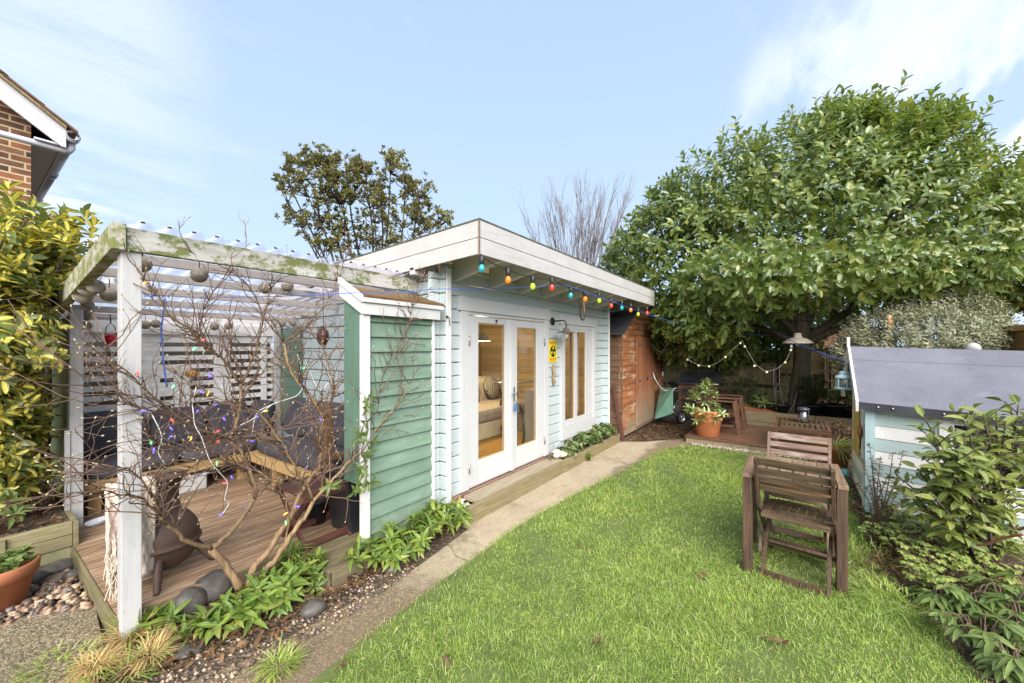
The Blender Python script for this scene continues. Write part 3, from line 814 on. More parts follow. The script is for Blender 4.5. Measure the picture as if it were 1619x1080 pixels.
def scatter_grass():
    poly = LAWN
    pts = []
    for n, (x0, x1, y0, y1) in ((210000, (.2, 3.4, -1.2, 2.1)), (110000, (3.4, 7.3, -.8, 2.1))):
        x = NG.uniform(x0, x1, n); y = NG.uniform(y0, y1, n)
        ex = x + NG.normal(0, .025, n); ey = y + NG.normal(0, .035, n)
        k = polyin(ex, ey, poly); pts.append(np.stack([x[k], y[k]], 1))
    xy = np.concatenate(pts)
    # bare and worn places: thin the sward in irregular patches
    q = np.sin(xy[:, 0] * 3.1 + 1.3 * np.sin(xy[:, 1] * 2.3)) * np.sin(xy[:, 1] * 4.3 + 1.1 * np.sin(xy[:, 0] * 2.9 + 1))
    near_edge = np.clip((xy[:, 1] - 1.55) / .4, 0, 1) * (xy[:, 0] < 2.6) * .6
    keep = NG.random(len(xy)) > np.clip(q - .35, 0, 1) * 1.2 + near_edge
    xy = xy[keep]
    n = len(xy)
    tall = 1 + .35 * np.sin(xy[:, 0] * 2.2 + 2) * np.sin(xy[:, 1] * 3.1) + .25 * np.exp(-((xy[:, 1] + .5) / .25) ** 2)
    far = np.clip((np.hypot(xy[:, 0], xy[:, 1]) - 2.5) / 4, 0, 1)
    L = NG.gamma(6, .0048, n) * tall
    W = NG.uniform(.0020, .0040, n) * (1 + .9 * far)
    a = NG.uniform(0, 2 * np.pi, n) ; a = np.where(NG.random(n) < .8, a, 3 * np.sin(xy[:, 0] * 9 + 2 * np.sin(xy[:, 1] * 7)) + 2 * np.sin(xy[:, 1] * 11) + NG.normal(0, .5, n)); lean = np.clip(np.abs(NG.normal(.72, .42, n)), 0, 1.4)
    D = np.stack([np.cos(a) * np.sin(lean), np.sin(a) * np.sin(lean), np.cos(lean)], 1)
    B = np.stack([-np.sin(a), np.cos(a), 0 * a], 1)
    tw = NG.normal(0, .6, n)[:, None]; B = nrm(B + D * 0 + np.cross(D, B) * tw)
    p = np.concatenate([xy, np.zeros((n, 1)) - .004], 1)
    dn = np.zeros((n, 3)); dn[:, 2] = -1
    fl = np.stack([np.cos(a), np.sin(a), 0 * a], 1)
    mid = p + D * (L * .55)[:, None]
    tip = mid + (D * .75 + fl * .45 + dn * np.clip(lean - .3, 0, 1)[:, None] * .5) * (L * .55)[:, None]
    w = W[:, None] / 2
    V = np.stack([p - B * w, p + B * w, mid - B * w * .85, mid + B * w * .85, tip], 1).reshape(-1, 3)
    b = (np.arange(n) * 5)[:, None]
    o = npmesh('grass', V, [b + np.array([[0, 1, 3, 2]]), b + np.array([[2, 3, 4]])], M['grassm'], None,
               [np.broadcast_to(np.array([[0, .3], [0, .7], [.5, .7], [.5, .3]]), (n, 4, 2)), np.broadcast_to(np.array([[.5, .3], [.5, .7], [1, .5]]), (n, 3, 2))])
    tag(o, 'short bright green lawn with long tufts by the border', 'grass', kind='stuff')


scatter_grass()


def pebbles(name, label, poly, n, rmin, rmax, z, mat, seed=1):
    g = np.random.default_rng(seed)
    a = np.array(poly); lo, hi = a.min(0), a.max(0)
    x = g.uniform(lo[0], hi[0], n * 4); y = g.uniform(lo[1], hi[1], n * 4); k = polyin(x, y, poly); x, y = x[k][:n], y[k][:n]; n = len(x)
    r = g.uniform(rmin, rmax, n) ** 1.0
    ico = np.array([(math.cos(t) * math.cos(f), math.cos(t) * math.sin(f), math.sin(t)) for t, fs in ((.9, 5), (0.05, 7), (-.8, 5)) for f in [6.283 * i / fs + t for i in range(fs)]] + [(0, 0, 1)])
    sc = np.stack([r * g.uniform(.8, 1.5, n), r * g.uniform(.7, 1.1, n), r * g.uniform(.4, .75, n)], 1)
    ang = g.uniform(0, 6.28, n); c, s = np.cos(ang), np.sin(ang)
    V = ico[None] * sc[:, None]; V = np.stack([V[..., 0] * c[:, None] - V[..., 1] * s[:, None], V[..., 0] * s[:, None] + V[..., 1] * c[:, None], V[..., 2]], 2)
    V += np.stack([x, y, z + sc[:, 2] * .4], 1)[:, None]
    T = [(17, i, (i + 1) % 5) for i in range(5)]
    for i in range(5):
        j0, j1 = 5 + int(round(i * 7 / 5)) % 7, 5 + int(round((i + 1) * 7 / 5)) % 7
        T.append((i, j0, (i + 1) % 5)); T.append(((i + 1) % 5, j0, j1))
        if (j1 - j0) % 7 == 2: T.append((j0, 5 + (j0 - 5 + 1) % 7, j1))
        T.append((j0, 12 + i, j1)); T.append((j1, 12 + i, 12 + (i + 1) % 5))
    m = 18; b = (np.arange(n) * m)[:, None, None]
    o = npmesh(name, V.reshape(-1, 3), [(b + np.array(T)[None]).reshape(-1, 3)], M[mat], None, None, True)
    tag(o, label, 'gravel', kind='stuff')


pebbles('gravel', 'wet brown river gravel between the slab and the timber bed', [(-1.5, 3.95), (.3, 3.80), (.5, 3.6), (.52, 4.48), (-1.5, 4.48)], 1500, .012, .036, .0, 'gravel', 3)
pebbles('gravel', 'loose small stones along the edge of the shrub bed', [(.5, 2.30), (1.3, 2.22), (2.0, 2.28), (2.0, 2.5), (1.3, 2.6), (.4, 2.75)], 700, .005, .013, .0, 'gravel', 4)
pebbles('gravel', 'pale stone chippings in front of the small rear deck', [(7.2, 1.35), (7.33, 1.5), (7.34, -.3), (7.2, -.3)], 500, .012, .026, .0, 'gravel_w', 5)


def litter(name, label, poly, n, z, mat, L=(.03, .07), seed=2):
    g = np.random.default_rng(seed); a = np.array(poly); lo, hi = a.min(0), a.max(0)
    x = g.uniform(lo[0], hi[0], n * 4); y = g.uniform(lo[1], hi[1], n * 4); k = polyin(x, y, poly); x, y = x[k][:n], y[k][:n]
    lv = Leaves()
    for i in range(len(x)):
        an = g.uniform(0, 6.28)
        lv.add((x[i], y[i], z + g.uniform(0, .02)), (math.cos(an), math.sin(an), g.normal(.1, .25)), (g.normal(0, .4), g.normal(0, .4), 1), g.uniform(*L), g.uniform(.012, .03), g.uniform(-.3, .6))
    o = lv.build(name, M[mat], None, fold=.25)
    tag(o, label, 'leaves', kind='stuff')


litter('leaf_litter', 'brown dead leaves littering the bed below the bare shrub', [(.35, 2.75), (.9, 2.42), (1.9, 2.4), (2.6, 2.5), (2.6, 2.75), (1.45, 2.7), (1.4, 3.08), (.6, 3.08)], 900, .004, 'dead_leaf', (.03, .08), 7)
litter('leaf_litter', 'brown dead leaves on the bare earth beside the shed', [(6.95, 2.45), (7.4, 1.7), (9.0, 1.55), (9.6, 2.5), (9.7, 2.5)], 900, -.02, 'dead_leaf', (.04, .09), 8)
litter('leaf_litter', 'dry leaves over the soil of the right-hand border', [(5.0, -.55), (4.2, -.6), (3.3, -.85), (2.2, -1.0), (2.2, -1.9), (5.0, -1.6)], 900, -.02, 'dead_leaf', (.03, .07), 9)
litter('leaf_litter', 'dead leaves over the raised bed behind the timber edging', [(-1.5, 4.6), (.5, 4.6), (.5, 5.4), (-1.5, 5.4)], 500, .29, 'dead_leaf', (.03, .08), 10)
for (px, py) in ((950, 1008), (310, 1), (605, 858), (640, 865), (1222, 1012), (1245, 1020), (555, 870), (915, 858), (545, 1050), (1110, 905), (700, 1040)):
    if py < 5: continue
    p = P(px, py, z=.035); lv = Leaves()
    if not polyin([p.x], [p.y], LAWN)[0]: continue
    for q in range(2):
        an = U(0, 6.28); lv.add((p.x, p.y, .03 + .008 * q), (math.cos(an), math.sin(an), .2), (U(-.5, .5), U(-.5, .5), 1), .055, .026, .5)
    tag(lv.build('dead_leaf', M['dead_leaf'], None), 'curled dark dead leaf lying on the lawn', 'leaf', 'dead leaves lying on the lawn')
# ================================================================ the blue garden cabin
WY = 2.74                                       # face of the front wall
cab = thing('garden_cabin', 'pale blue log garden cabin with white double doors and a flat white-edged roof', 'cabin', (4.7, 4.3, 0))
X0, X1, YB, ZT = 2.68, 6.76, 5.95, 2.47
def boards(b, axis, lo, hi, fixed, z0, z1, pitch=.1335, gap=.009, th=.045, seg=()):
    """horizontal log boards from lo to hi, interrupted between the (a, b, za, zb) openings"""
    z = z0
    while z < z1 - .01:
        zt = min(z + pitch - gap, z1)
        runs = [(lo, hi)]
        for (a, c, za, zb) in seg:
            if zt > za + .01 and z < zb - .01:
                nr = []
                for (r0, r1) in runs:
                    if c <= r0 or a >= r1: nr.append((r0, r1)); continue
                    if a > r0: nr.append((r0, a))
                    if c < r1: nr.append((c, r1))
                runs = nr
        for (r0, r1) in runs:
            cz = .007
            prof = [(0, z), (cz, z), (th, z), (th, zt), (cz, zt), (0, zt)]
            pr = [(cz, z), (th, z), (th, zt), (cz, zt), (0, zt - cz), (0, z + cz)]
            if axis == 'x': b.prism([(r0, fixed + q, h) for q, h in pr], (r1 - r0, 0, 0))
            else: b.prism([(fixed + q, r0, h) for q, h in pr], (0, r1 - r0, 0))
        z += pitch
DO = (3.02, 4.63, .0, 2.07); WO = (5.10, 6.22, .36, 2.04)
b = MB(); boards(b, 'x', X0 + .06, X1 - .05, WY, .165, ZT, seg=(DO, WO)); b.build('front_wall', M['blue_paint'], cab)
b = MB(); boards(b, 'x', 2.57, X0 - .002, WY, .165, 2.36); boards(b, 'x', X1 + .05, X1 + .10, WY, .165, 2.36); b.build('log_end', M['blue_paint'], cab)
b = MB(); boards(b, 'y', WY + .05, YB, X0 - .02, .165, ZT - .02); boards(b, 'y', 2.665, WY - .003, X0 - .004, .165, ZT - .02)
b.build('side_wall', M['blue_paint_y'], cab)
b = MB(); boards(b, 'y', 2.665, YB, X1 - .045, .165, ZT - .06)
b.build('side_wall', M['blue_paint_y'], cab)
b = MB(); b.box((X0, YB - .045, .14), (X1, YB, 2.36)); b.build('rear_wall', M['blue_paint'], cab)
b = MB(); b.box((2.683, 2.648, .14), (2.742, 2.664, 2.40)); b.box((X1 - .048, 2.648, .14), (X1 + .004, 2.664, 2.40)); b.build('corner_board', M['white_paint_y'], cab, .003)
b = MB(); b.box((2.70, 2.744, -.03), (X1 - .02, YB - .03, .163)); b.build('brick_plinth', M['brick_low'], cab)
b = MB(); b.box((2.745, 2.80, .16), (X1 - .06, YB - .06, .185))
b.build('floor', wood('orange_floorboard', (.62, .33, .09), (.42, .2, .05), 'x', .4), cab)
# inside lining
b = MB(); boards(b, 'y', WY + .06, YB - .06, X0 + .03, .19, 2.40, th=.012); boards(b, 'y', WY + .06, YB - .06, X1 - .062, .19, 2.36, th=.012)
boards(b, 'x', X0 + .05, X1 - .07, YB - .07, .19, 2.36, th=.02); b.build('inner_lining', M['cream_board'] if 'cream_board' in M else wood('cream_inner_board', (.68, .54, .33), (.56, .42, .24), 'x', .6), cab)
# roof: slab, fascia boards, soffit beams
RX0, RX1, RY0, RY1 = 2.50, 7.58, 2.10, 6.25
rz = lambda y, z: z - .052 * (y - RY0)
def slope(b, x0, x1, y0, y1, za, zb):
    b.hexa([(x0, y0, rz(y0, za)), (x1, y0, rz(y0, za)), (x1, y1, rz(y1, za)), (x0, y1, rz(y1, za)), (x0, y0, rz(y0, zb)), (x1, y0, rz(y0, zb)), (x1, y1, rz(y1, zb)), (x0, y1, rz(y1, zb))])
b = MB(); slope(b, RX0 + .022, RX1 - .022, RY0 + .022, RY1, 2.545, 2.60); b.build('roof_deck', M['soffit'], cab)
b = MB(); slope(b, RX0 - .004, RX1 + .004, RY0 - .004, RY1 + .01, 2.702, 2.714); slope(b, RX0 + .02, RX1 - .02, RY0 + .02, RY1, 2.604, 2.69); b.build('roof_felt', M['felt_edge'], cab)
for (za, zb) in ((2.42, 2.556), (2.561, 2.70)):
    b = MB(); b.box((RX0 + .0, RY0, za), (RX1, RY0 + .020, zb)); b.build('front_fascia', M['fascia_x'], cab, .003)
    b = MB(); slope(b, RX0, RX0 + .020, RY0 + .022, RY1, za, zb); b.build('side_fascia', M['fascia_y'], cab, .003)
    b = MB(); slope(b, RX1 - .020, RX1, RY0 + .022, RY1, za, zb); b.build('side_fascia', M['fascia_y'], cab, .003)
b = MB(); b.box((RX0 - .006, RY0 - .006, 2.41), (RX0 + .006, RY0 + .006, 2.70)); b.build('corner_strip', plain('rusty_corner_strip', (.22, .15, .1), .7, var=.4, scale=20), cab)
for x in (2.86, 3.44, 4.0, 4.56, 5.12, 5.68, 6.24):
    b = MB(); b.hexa([(x, 2.16, 2.43), (x + .05, 2.16, 2.43), (x + .05, WY + .01, 2.30), (x, WY + .01, 2.30), (x, 2.14, 2.543), (x + .05, 2.14, 2.543), (x + .05, WY + .01, 2.525), (x, WY + .01, 2.525)])
    b.build('rafter', M['soffit'], cab, .003)
b = MB(); b.bar((2.50, 2.93, 2.37), (2.68, 2.93, 2.37), .07, .075); b.build('log_stub', M['fascia_x'], cab, .008)
# double doors
b = MB(); b.box((2.955, WY - .028, .182), (3.062, WY + .03, 2.02)); b.box((4.588, WY - .028, .182), (4.70, WY + .03, 2.02)); b.box((2.925, WY - .036, 2.022), (4.735, WY + .03, 2.165)); b.box((3.064, WY - .015, 1.985), (4.586, WY + .03, 2.02)); b.box((3.064, WY - .012, .182), (4.586, WY + .06, .198))
b.build('door_frame', M['white_trim'], cab, .003)
def leafdoor(x0, x1, g0, g1, gz0, gz1, handle):
    d = MB(); y0, y1 = WY - .022, WY + .022
    d.box((x0, y0, .20), (g0, y1, 1.975)); d.box((g1, y0, .20), (x1, y1, 1.975)); d.box((g0, y0 + .001, .20), (g1, y1 - .001, gz0)); d.box((g0, y0 + .001, gz1), (g1, y1 - .001, 1.975))
    o = d.build('door', M['white_trim'], cab, .003)
    d = MB(); w = .012
    d.box((g0, y0 + .012, gz0), (g0 + w, y0 + .02, gz1)); d.box((g1 - w, y0 + .012, gz0), (g1, y0 + .02, gz1)); d.box((g0 + w, y0 + .012, gz0), (g1 - w, y0 + .02, gz0 + w)); d.box((g0 + w, y0 + .012, gz1 - w), (g1 - w, y0 + .02, gz1)); d.build('glazing_bead', M['pine_z'], o)
    d = MB(); d.box((g0 + .002, y0 + .024, gz0 + .002), (g1 - .002, y0 + .028, gz1 - .002)); d.build('glass', M['glass'], o)
    return o
dl = leafdoor(3.066, 3.822, 3.222, 3.70, .445, 1.91, False)
dr = leafdoor(3.828, 4.584, 3.945, 4.395, .435, 1.89, True)
b = MB(); b.box((3.795, WY - .038, .19), (3.865, WY - .0225, 1.97)); b.build('cover_strip', M['white_trim'], dr, .003)
b = MB(); b.box((3.835, WY - .05, .98), (3.862, WY - .039, 1.18)); b.tube([(3.85, WY - .05, 1.10), (3.85, WY - .085, 1.10), (3.75, WY - .088, 1.10)], .009, 8); b.build('handle', M['steel'], dr, .002)
b = MB(); b.box((3.82, WY - .088, .90), (3.872, WY - .055, .965)); b.build('padlock', plain('blue_padlock', (.10, .22, .42), .4, .3), dr, .006)
b = MB(); b.tube([(3.83, WY - .072, .965), (3.83, WY - .072, 1.0), (3.845, WY - .072, 1.015), (3.86, WY - .072, 1.0), (3.86, WY - .072, .965)], .005, 6); b.build('shackle', M['steel'], dr)
for d, x in ((dl, 3.064), (dr, 4.586)):
    for z in (.40, 1.72):
        b = MB(); b.tube([(x, WY - .034, z - .05), (x, WY - .034, z + .05)], .009, 8); b.build('hinge', M['dull_steel'], d)
b = MB(); b.box((3.52, WY - .03, 1.925), (3.545, WY - .0225, 1.96)); b.build('vent', M['black_plastic'], dl)
# window
b = MB(); b.box((5.075, WY - .03, .47), (5.165, WY + .02, 1.985)); b.box((6.19, WY - .03, .47), (6.265, WY + .02, 1.985)); b.box((5.03, WY - .038, 1.987), (6.315, WY + .02, 2.115)); b.box((5.075, WY - .034, .295), (6.265, WY + .02, .468))
wf = b.build('window_frame', M['white_trim'], cab, .003)
b = MB()
for (x0, x1, z0, z1) in ((5.167, 6.188, 1.925, 1.98), (5.167, 6.188, .472, .53), (5.167, 5.20, .532, 1.923), (6.02, 6.10, .532, 1.923), (6.12, 6.188, .532, 1.923), (5.505, 5.60, .532, 1.923), (5.91, 5.99, .532, 1.923), (5.202, 5.503, 1.885, 1.923), (5.602, 5.908, 1.885, 1.923), (5.202, 5.503, .532, .565), (5.602, 5.908, .532, .565)):
    b.box((x0, WY - .018, z0), (x1, WY + .02, z1))
b.build('casement', M['white_trim'], wf, .003)
for x0, x1 in ((5.203, 5.502), (5.603, 5.907)):
    b = MB(); b.box((x0, WY + .004, .566), (x1, WY + .008, 1.884)); b.build('pane', M['glass'], wf)
    b = MB(); b.box((x1 - .022, WY - .006, .57), (x1 - .002, WY + .002, 1.88)); b.build('glazing_bead', M['pine_z'], wf)
# little things on the wall
sg = thing('warning_sign', 'yellow fallout shelter sign with black trefoil on the cabin wall', 'sign', (4.83, WY - .01, 1.45))
b = MB(); b.box((4.735, WY - .012, 1.44), (4.955, WY - .004, 1.745)); b.build('panel', M['sign_yellow'], sg)
def text(body, size, loc, mat, parent, name='lettering', sx=1.0, rot=(math.radians(90), 0, 0)):
    c = bpy.data.curves.new(name, 'FONT'); c.body = body; c.size = size; c.extrude = .0006; c.align_x = 'CENTER'; c.align_y = 'CENTER'
    tmp = bpy.data.objects.new(name, c); COL.objects.link(tmp); bpy.context.view_layer.update()
    me = bpy.data.meshes.new_from_object(tmp.evaluated_get(bpy.context.evaluated_depsgraph_get())); bpy.data.objects.remove(tmp)
    o = bpy.data.objects.new(name, me); COL.objects.link(o); me.materials.clear(); me.materials.append(mat); o.parent = parent
    OFF[o.name] = OFF[parent.name].copy(); o.location = Vector(loc) - OFF[parent.name]; o.rotation_euler = rot; o.scale = (sx, 1, 1)
    return o
text('FALLOUT', .062, (4.845, WY - .0135, 1.71), M['sign_red'], sg, sx=.72)
text('SHELTER', .062, (4.845, WY - .0135, 1.478), M['sign_red'], sg, sx=.70)
b = MB(); b.lathe([(.001, 0), (.078, .0001), (.078, .0015), (.001, .0016)], (4.845, WY - .0122, 1.593), 32, (0, -1, 0), False); b.build('disc', M['black'], sg)
b = MB()
for k in range(3):
    a0 = math.radians(90 + 120 * k - 27); a1 = math.radians(90 + 120 * k + 27)
    c = Vector((4.845, WY - .0145, 1.593))
    b.prism([c + Vector((.012 * math.cos(a0), 0, .012 * math.sin(a0))), c + Vector((.068 * math.cos(a0), 0, .068 * math.sin(a0))), c + Vector((.068 * math.cos(a1), 0, .068 * math.sin(a1)))], (0, -.001, 0))
b.build('symbol', M['sign_yellow'], sg)
lp = thing('wall_lamp', 'swan-neck wall lamp with a clear glass jar beside the cabin doors', 'lamp', (4.83, WY, 2.0))
b = MB(); b.lathe([(.055, 0), (.055, .012), (.035, .022), (.02, .025)], (4.84, WY - .003, 2.01), 20, (0, -1, 0)); b.build('wall_plate', M['dark_metal'], lp)
b = MB(); b.tube([(4.84, WY - .02, 2.01), (4.86, WY - .14, 2.02), (4.86, WY - .19, 2.01), (4.86, WY - .21, 1.97), (4.86, WY - .21, 1.90)], .009, 8); b.build('arm', M['dark_metal'], lp)
c = (4.86, WY - .21, 1.80)
b = MB(); b.lathe([(.03, .115), (.04, .10), (.05, .075), (.13, .055), (.135, .05), (.05, .06), (.045, .05)], c, 24); b.build('shade', plain('grey_metal_shade', (.2, .19, .17), .5, .6), lp)
b = MB(); b.lathe([(.045, .05), (.052, .02), (.052, -.03), (.04, -.075), (.012, -.09), (.001, -.09)], c, 18); b.build('glass_jar', M['lamp_glass'], lp)
b = MB(); b.ball(Vector(c) + Vector((0, 0, -.005)), (.022, .022, .03)); b.build('bulb', plain('pale_bulb', (.7, .68, .6), .3), lp)
b = MB(); pts = [Vector((4.845 + .012 * math.sin(k * 1.7), WY - .022, 1.415 - k * .031)) for k in range(11)]; b.tube(pts, [.008] + [.024 + .007 * math.sin(k * 2.1) for k in range(9)] + [.006], 9)
tag(b.build('driftwood', wood('pale_driftwood', (.42, .33, .21), (.2, .14, .08), 'z', .85, bump=1)), 'knobbly strip of driftwood hung below the yellow sign', 'ornament')
hk = thing('rope_ring', 'dark iron ring on a knotted rope hanging under the cabin eaves', 'ornament', tuple(P(921, 490, y=2.3)))
c0 = P(921, 491, y=2.3); b = MB(); b.tube([c0 + Vector((.075 * math.cos(a), 0, .11 * math.sin(a) - .02)) for a in [math.radians(110 + i * 22) for i in range(14)]], .009, 7); b.build('ring', M['dark_metal'], hk)
b = MB(); b.tube([c0 + Vector((.03, 0, .27)), c0 + Vector((.03, .0, .10)), c0 + Vector((.055, 0, .03)), c0 + Vector((.05, 0, -.06))], .012, 7); b.build('rope', plain('brown_rope', (.3, .2, .1), .9, var=.4, scale=40), hk)
p = P(707, 501, y=2.645); b = MB(); b.ball(p, .012); b.tube([p, p + Vector((.0, -.03, -.01)), p + Vector((.005, -.03, -.075)), p + Vector((.015, -.03, -.08))], .004, 6)
tag(b.build('wall_hook', M['dark_metal']), 'small black hook on the cabin corner board', 'hook')
p0, p1 = P(714, 717, y=2.70), P(708, 772, y=2.70); b = MB(); b.tube([p0, p0.lerp(p1, .5) + Vector((.004, 0, 0)), p1], .003, 5); b.ball(p0, .011)
tag(b.build('wall_stay', M['dull_steel']), 'thin metal stay hanging loose beside the white door frame', 'stay')
# ---------------- inside the cabin
so_ = thing('sofa', 'sofa under a grey-beige throw inside the cabin', 'sofa', (5.3, 4.5, .185))
b = MB(); b.box((4.45, 3.95, .19), (6.25, 4.85, .46)); b.build('base', M['cream'], so_, .03)
b = MB(); b.box((4.42, 3.90, .47), (6.28, 4.75, .68)); b.build('seat', M['sofa'], so_, .07)
b = MB(); b.box((4.42, 4.62, .60), (6.28, 4.95, 1.10)); b.build('backrest', M['sofa'], so_, .09)
b = MB(); b.box((4.35, 3.93, .46), (4.62, 4.90, .95)); b.build('armrest', M['sofa'], so_, .09)
for (x, tilt, lab) in ((5.15, .45, 'striped cushion on the left of the sofa inside the cabin'), (5.75, .2, 'striped cushion near the bicycle wheel inside the cabin'), (6.15, .5, 'striped cushion behind the cabin window')):
    b = MB(); b.ball((0, 0, 0), (.22, .09, .22), 14, 9, .02); o = b.build('striped_cushion', M['stripe']); o.location = (x, 4.50, .70); o.rotation_euler = (-.3, tilt, 0)
    tag(o, lab, 'cushion')
sh = thing('bookshelf', 'wooden shelf unit against the rear wall inside the cabin', 'shelf', (6.1, 5.7, .185))
for x in (5.5, 6.65):
    b = MB(); b.box((x, 5.55, .19), (x + .03, 5.87, 1.75)); b.build('side_panel', M['pine_z'], sh)
for z in (.6, 1.0, 1.35, 1.7):
    b = MB(); b.box((5.532, 5.55, z), (6.648, 5.87, z + .025)); b.build('shelf', M['pine'], sh)
for k in range(16):
    z = (1.025, 1.375)[k % 2]; x = 5.56 + (k // 2) * .135
    b = MB(); b.box((x, 5.58, z), (x + U(.05, .11), 5.8, z + U(.12, .26)))
    tag(b.build('book', plain('book_cover', (U(.1, .6), U(.08, .4), U(.05, .35)), .6), None, .004), 'small book or box on the shelf inside the cabin', 'book', 'things on the cabin shelf')
b = MB(); b.box((4.95, 3.05, .19), (5.75, 3.4, .80))
cd = thing('white_dresser', 'white slatted dresser just inside the cabin window', 'dresser', (5.45, 3.2, .185))
b = MB(); b.box((5.14, 3.05, .19), (5.62, 3.4, .99)); b.build('carcass', M['white_trim'], cd, .006)
for k in range(6):
    b = MB(); b.box((5.15, 3.035, .24 + k * .12), (5.61, 3.049, .345 + k * .12)); b.build('drawer', M['slat_white'], cd, .004)
b = MB(); b.surf(lambda u, v: Vector((5.62 + .32 * u, 2.86 + .02 * math.sin(u * 28), .60 + 1.35 * v)), 40, 2)
tag(b.build('curtain', plain('tan_curtain', (.40, .28, .2), .9)), 'tan curtain hanging behind the right cabin window pane', 'curtain')
bk = thing('bicycle', 'bicycle parked inside behind the right-hand glass door', 'bicycle', (4.9, 3.4, .185))
for (x, y) in ((4.62, 3.18), (5.1, 3.75)):
    b = MB(); cc = Vector((x, y, .53)); ax = Vector((.66, -.6, 0)).cross(Vector((0, 0, 1))).normalized(); u1 = Vector((.55, .67, 0)).normalized()
    b.tube([cc + (u1 * math.cos(a) + Vector((0, 0, 1)) * math.sin(a)) * .33 for a in [6.2832 * i / 32 for i in range(33)]], .018, 8, False)
    w = b.build('wheel', M['black_plastic'], bk)
    b = MB()
    for i in range(14):
        a = 6.2832 * i / 14; b.tube([cc, cc + (u1 * math.cos(a) + Vector((0, 0, 1)) * math.sin(a)) * .32], .003, 4)
    b.build('spokes', M['steel'], w)
b = MB(); A, B_, C_, D_ = Vector((4.62, 3.18, .53)), Vector((5.1, 3.75, .53)), Vector((4.72, 3.30, 1.0)), Vector((4.93, 3.55, .98))
for q in ((A, C_), (C_, D_), (D_, B_), (C_, Vector((4.87, 3.48, .5))), (D_, Vector((4.87, 3.48, .5))), (Vector((4.87, 3.48, .5)), B_)): b.tube([q[0], q[1]], .017, 8)
b.build('bike_frame', M['mahog'], bk)
b = MB(); b.ball(D_ + Vector((0, 0, .12)), (.13, .08, .03)); b.build('saddle', M['black_plastic'], bk)
b = MB(); b.tube([C_ + Vector((-.25, .2, .14)), C_ + Vector((0, 0, .12)), C_ + Vector((.22, -.2, .14))], .012, 7); b.build('handlebar', M['steel'], bk)
pl = thing('pendant_lamp', 'white pendant lamp lit inside the cabin', 'lamp', (5.0, 4.15, 1.80))
b = MB(); b.lathe([(.02, .14), (.05, .13), (.15, .0), (.148, 0.0), (.045, .12)], (5.0, 4.15, 1.75), 24); b.build('lamp_shade', M['upvc'], pl)
b = MB(); b.tube([(5.0, 4.15, 1.88), (5.0, 4.15, 2.42)], .004, 5); b.build('flex', M['black_wire'], pl)
b = MB(); b.ball((5.0, 4.15, 1.775), .03); b.build('bulb', glow('lit_bulb', (1, .8, .5), 6), pl)
ll = bpy.data.lights.new('pendant_light', 'POINT'); ll.energy = 26; ll.color = (1, .74, .42); ll.shadow_soft_size = .06
lo = bpy.data.objects.new('pendant_light', ll); COL.objects.link(lo); lo.location = (5.0, 4.15, 1.70)

# ================================================================ step, edging bed, plants by the cabin
st = thing('timber_step', 'long pale timber step and bed edging along the cabin front', 'step', (4.6, 2.5, 0))
for i, (x0, x1) in enumerate(((2.70, 4.62), (4.624, 5.72), (5.724, 6.72))):
    b = MB(); b.box((x0, 2.45, -.02), (x1, 2.50, .152 - .006 * i)); b.build('front_board', M['step'], st, .006)
b = MB(); b.box((2.99, 2.503, .10), (4.72, 2.72, .145)); b.build('tread', M['tread'], st, .006)
b = MB(); b.box((2.70, 2.503, -.02), (2.73, 2.72, .14)); b.build('end_board', M['step'], st, .005)
sheet('soil', [(4.73, 2.505), (6.72, 2.505), (6.72, 2.73), (4.73, 2.73)], .10, 'earth')
for k in range(34):
    b = MB(); b.ball((U(2.75, 2.97), U(2.52, 2.72), U(.085, .125)), (U(.014, .026), U(.012, .022), U(.009, .016)), 8, 6, .08, k)
    tag(b.build('white_pebble', M['stone_w']), 'small white pebble in the gap at the end of the step', 'pebble', 'white pebbles beside the cabin step')
b = MB(); p = Vector((4.72, 2.60, .145)); b.ball(p + Vector((0, 0, .06)), (.085, .065, .06), 14, 9, .06, 3)
sk = thing('animal_skull', 'old bone-white animal skull lying on the cabin step', 'skull', tuple(p))
b.build('cranium', M['bone'], sk)
b = MB(); b.tube([p + Vector((.05, -.03, .05)), p + Vector((.14, -.06, .03)), p + Vector((.19, -.075, .022))], [.045, .03, .018], 9); b.build('snout', M['bone'], sk)
b = MB(); b.tube([p + Vector((-.06, .0, .08)), p + Vector((-.12, .03, .07)), p + Vector((-.16, .02, .03)), p + Vector((-.17, -.02, .03))], [.02, .018, .012, .006], 8); b.build('horn', M['dark_bark'], sk)


def clump(name, label, cat, c, n_sh, R, H, leafmat, nl, L, W, droop=.35, group=None, stem='twig', spread=(.5, 1.3), flat=1.0, seed=None, zmin=None, stems=True, lift=.0, fold=.22, fine=True):
    """a low plant: stems from the base, each ending in whorls of leaves"""
    t = thing(name, label, cat, c, group)
    lv = Leaves(); mb = MB(); c = Vector(c)
    for i in range(n_sh):
        a = U(0, 6.28); r = R * math.sqrt(U(0, 1)); h = H * U(.45, 1.05) * (1 - .45 * (r / R) ** 2)
        e = c + Vector((r * math.cos(a), r * math.sin(a) * flat, max(h, .03) + lift))
        s0 = c + Vector((r * .25 * math.cos(a), r * .25 * math.sin(a), 0))
        m = s0.lerp(e, .55) + Vector((0, 0, .1 * H))
        if stems: mb.tube([s0, m, e], [.005, .004, .003], 5)
        ax = (e - m).normalized() + Vector((0, 0, .5))
        rosette(lv, e, ax, nl, L, W, spread, droop, rise=L * .35)
    if stems: mb.build('stem', M[stem], t)
    lv.build('foliage', M[leafmat], t, fold=fold, fine=fine)
    return t


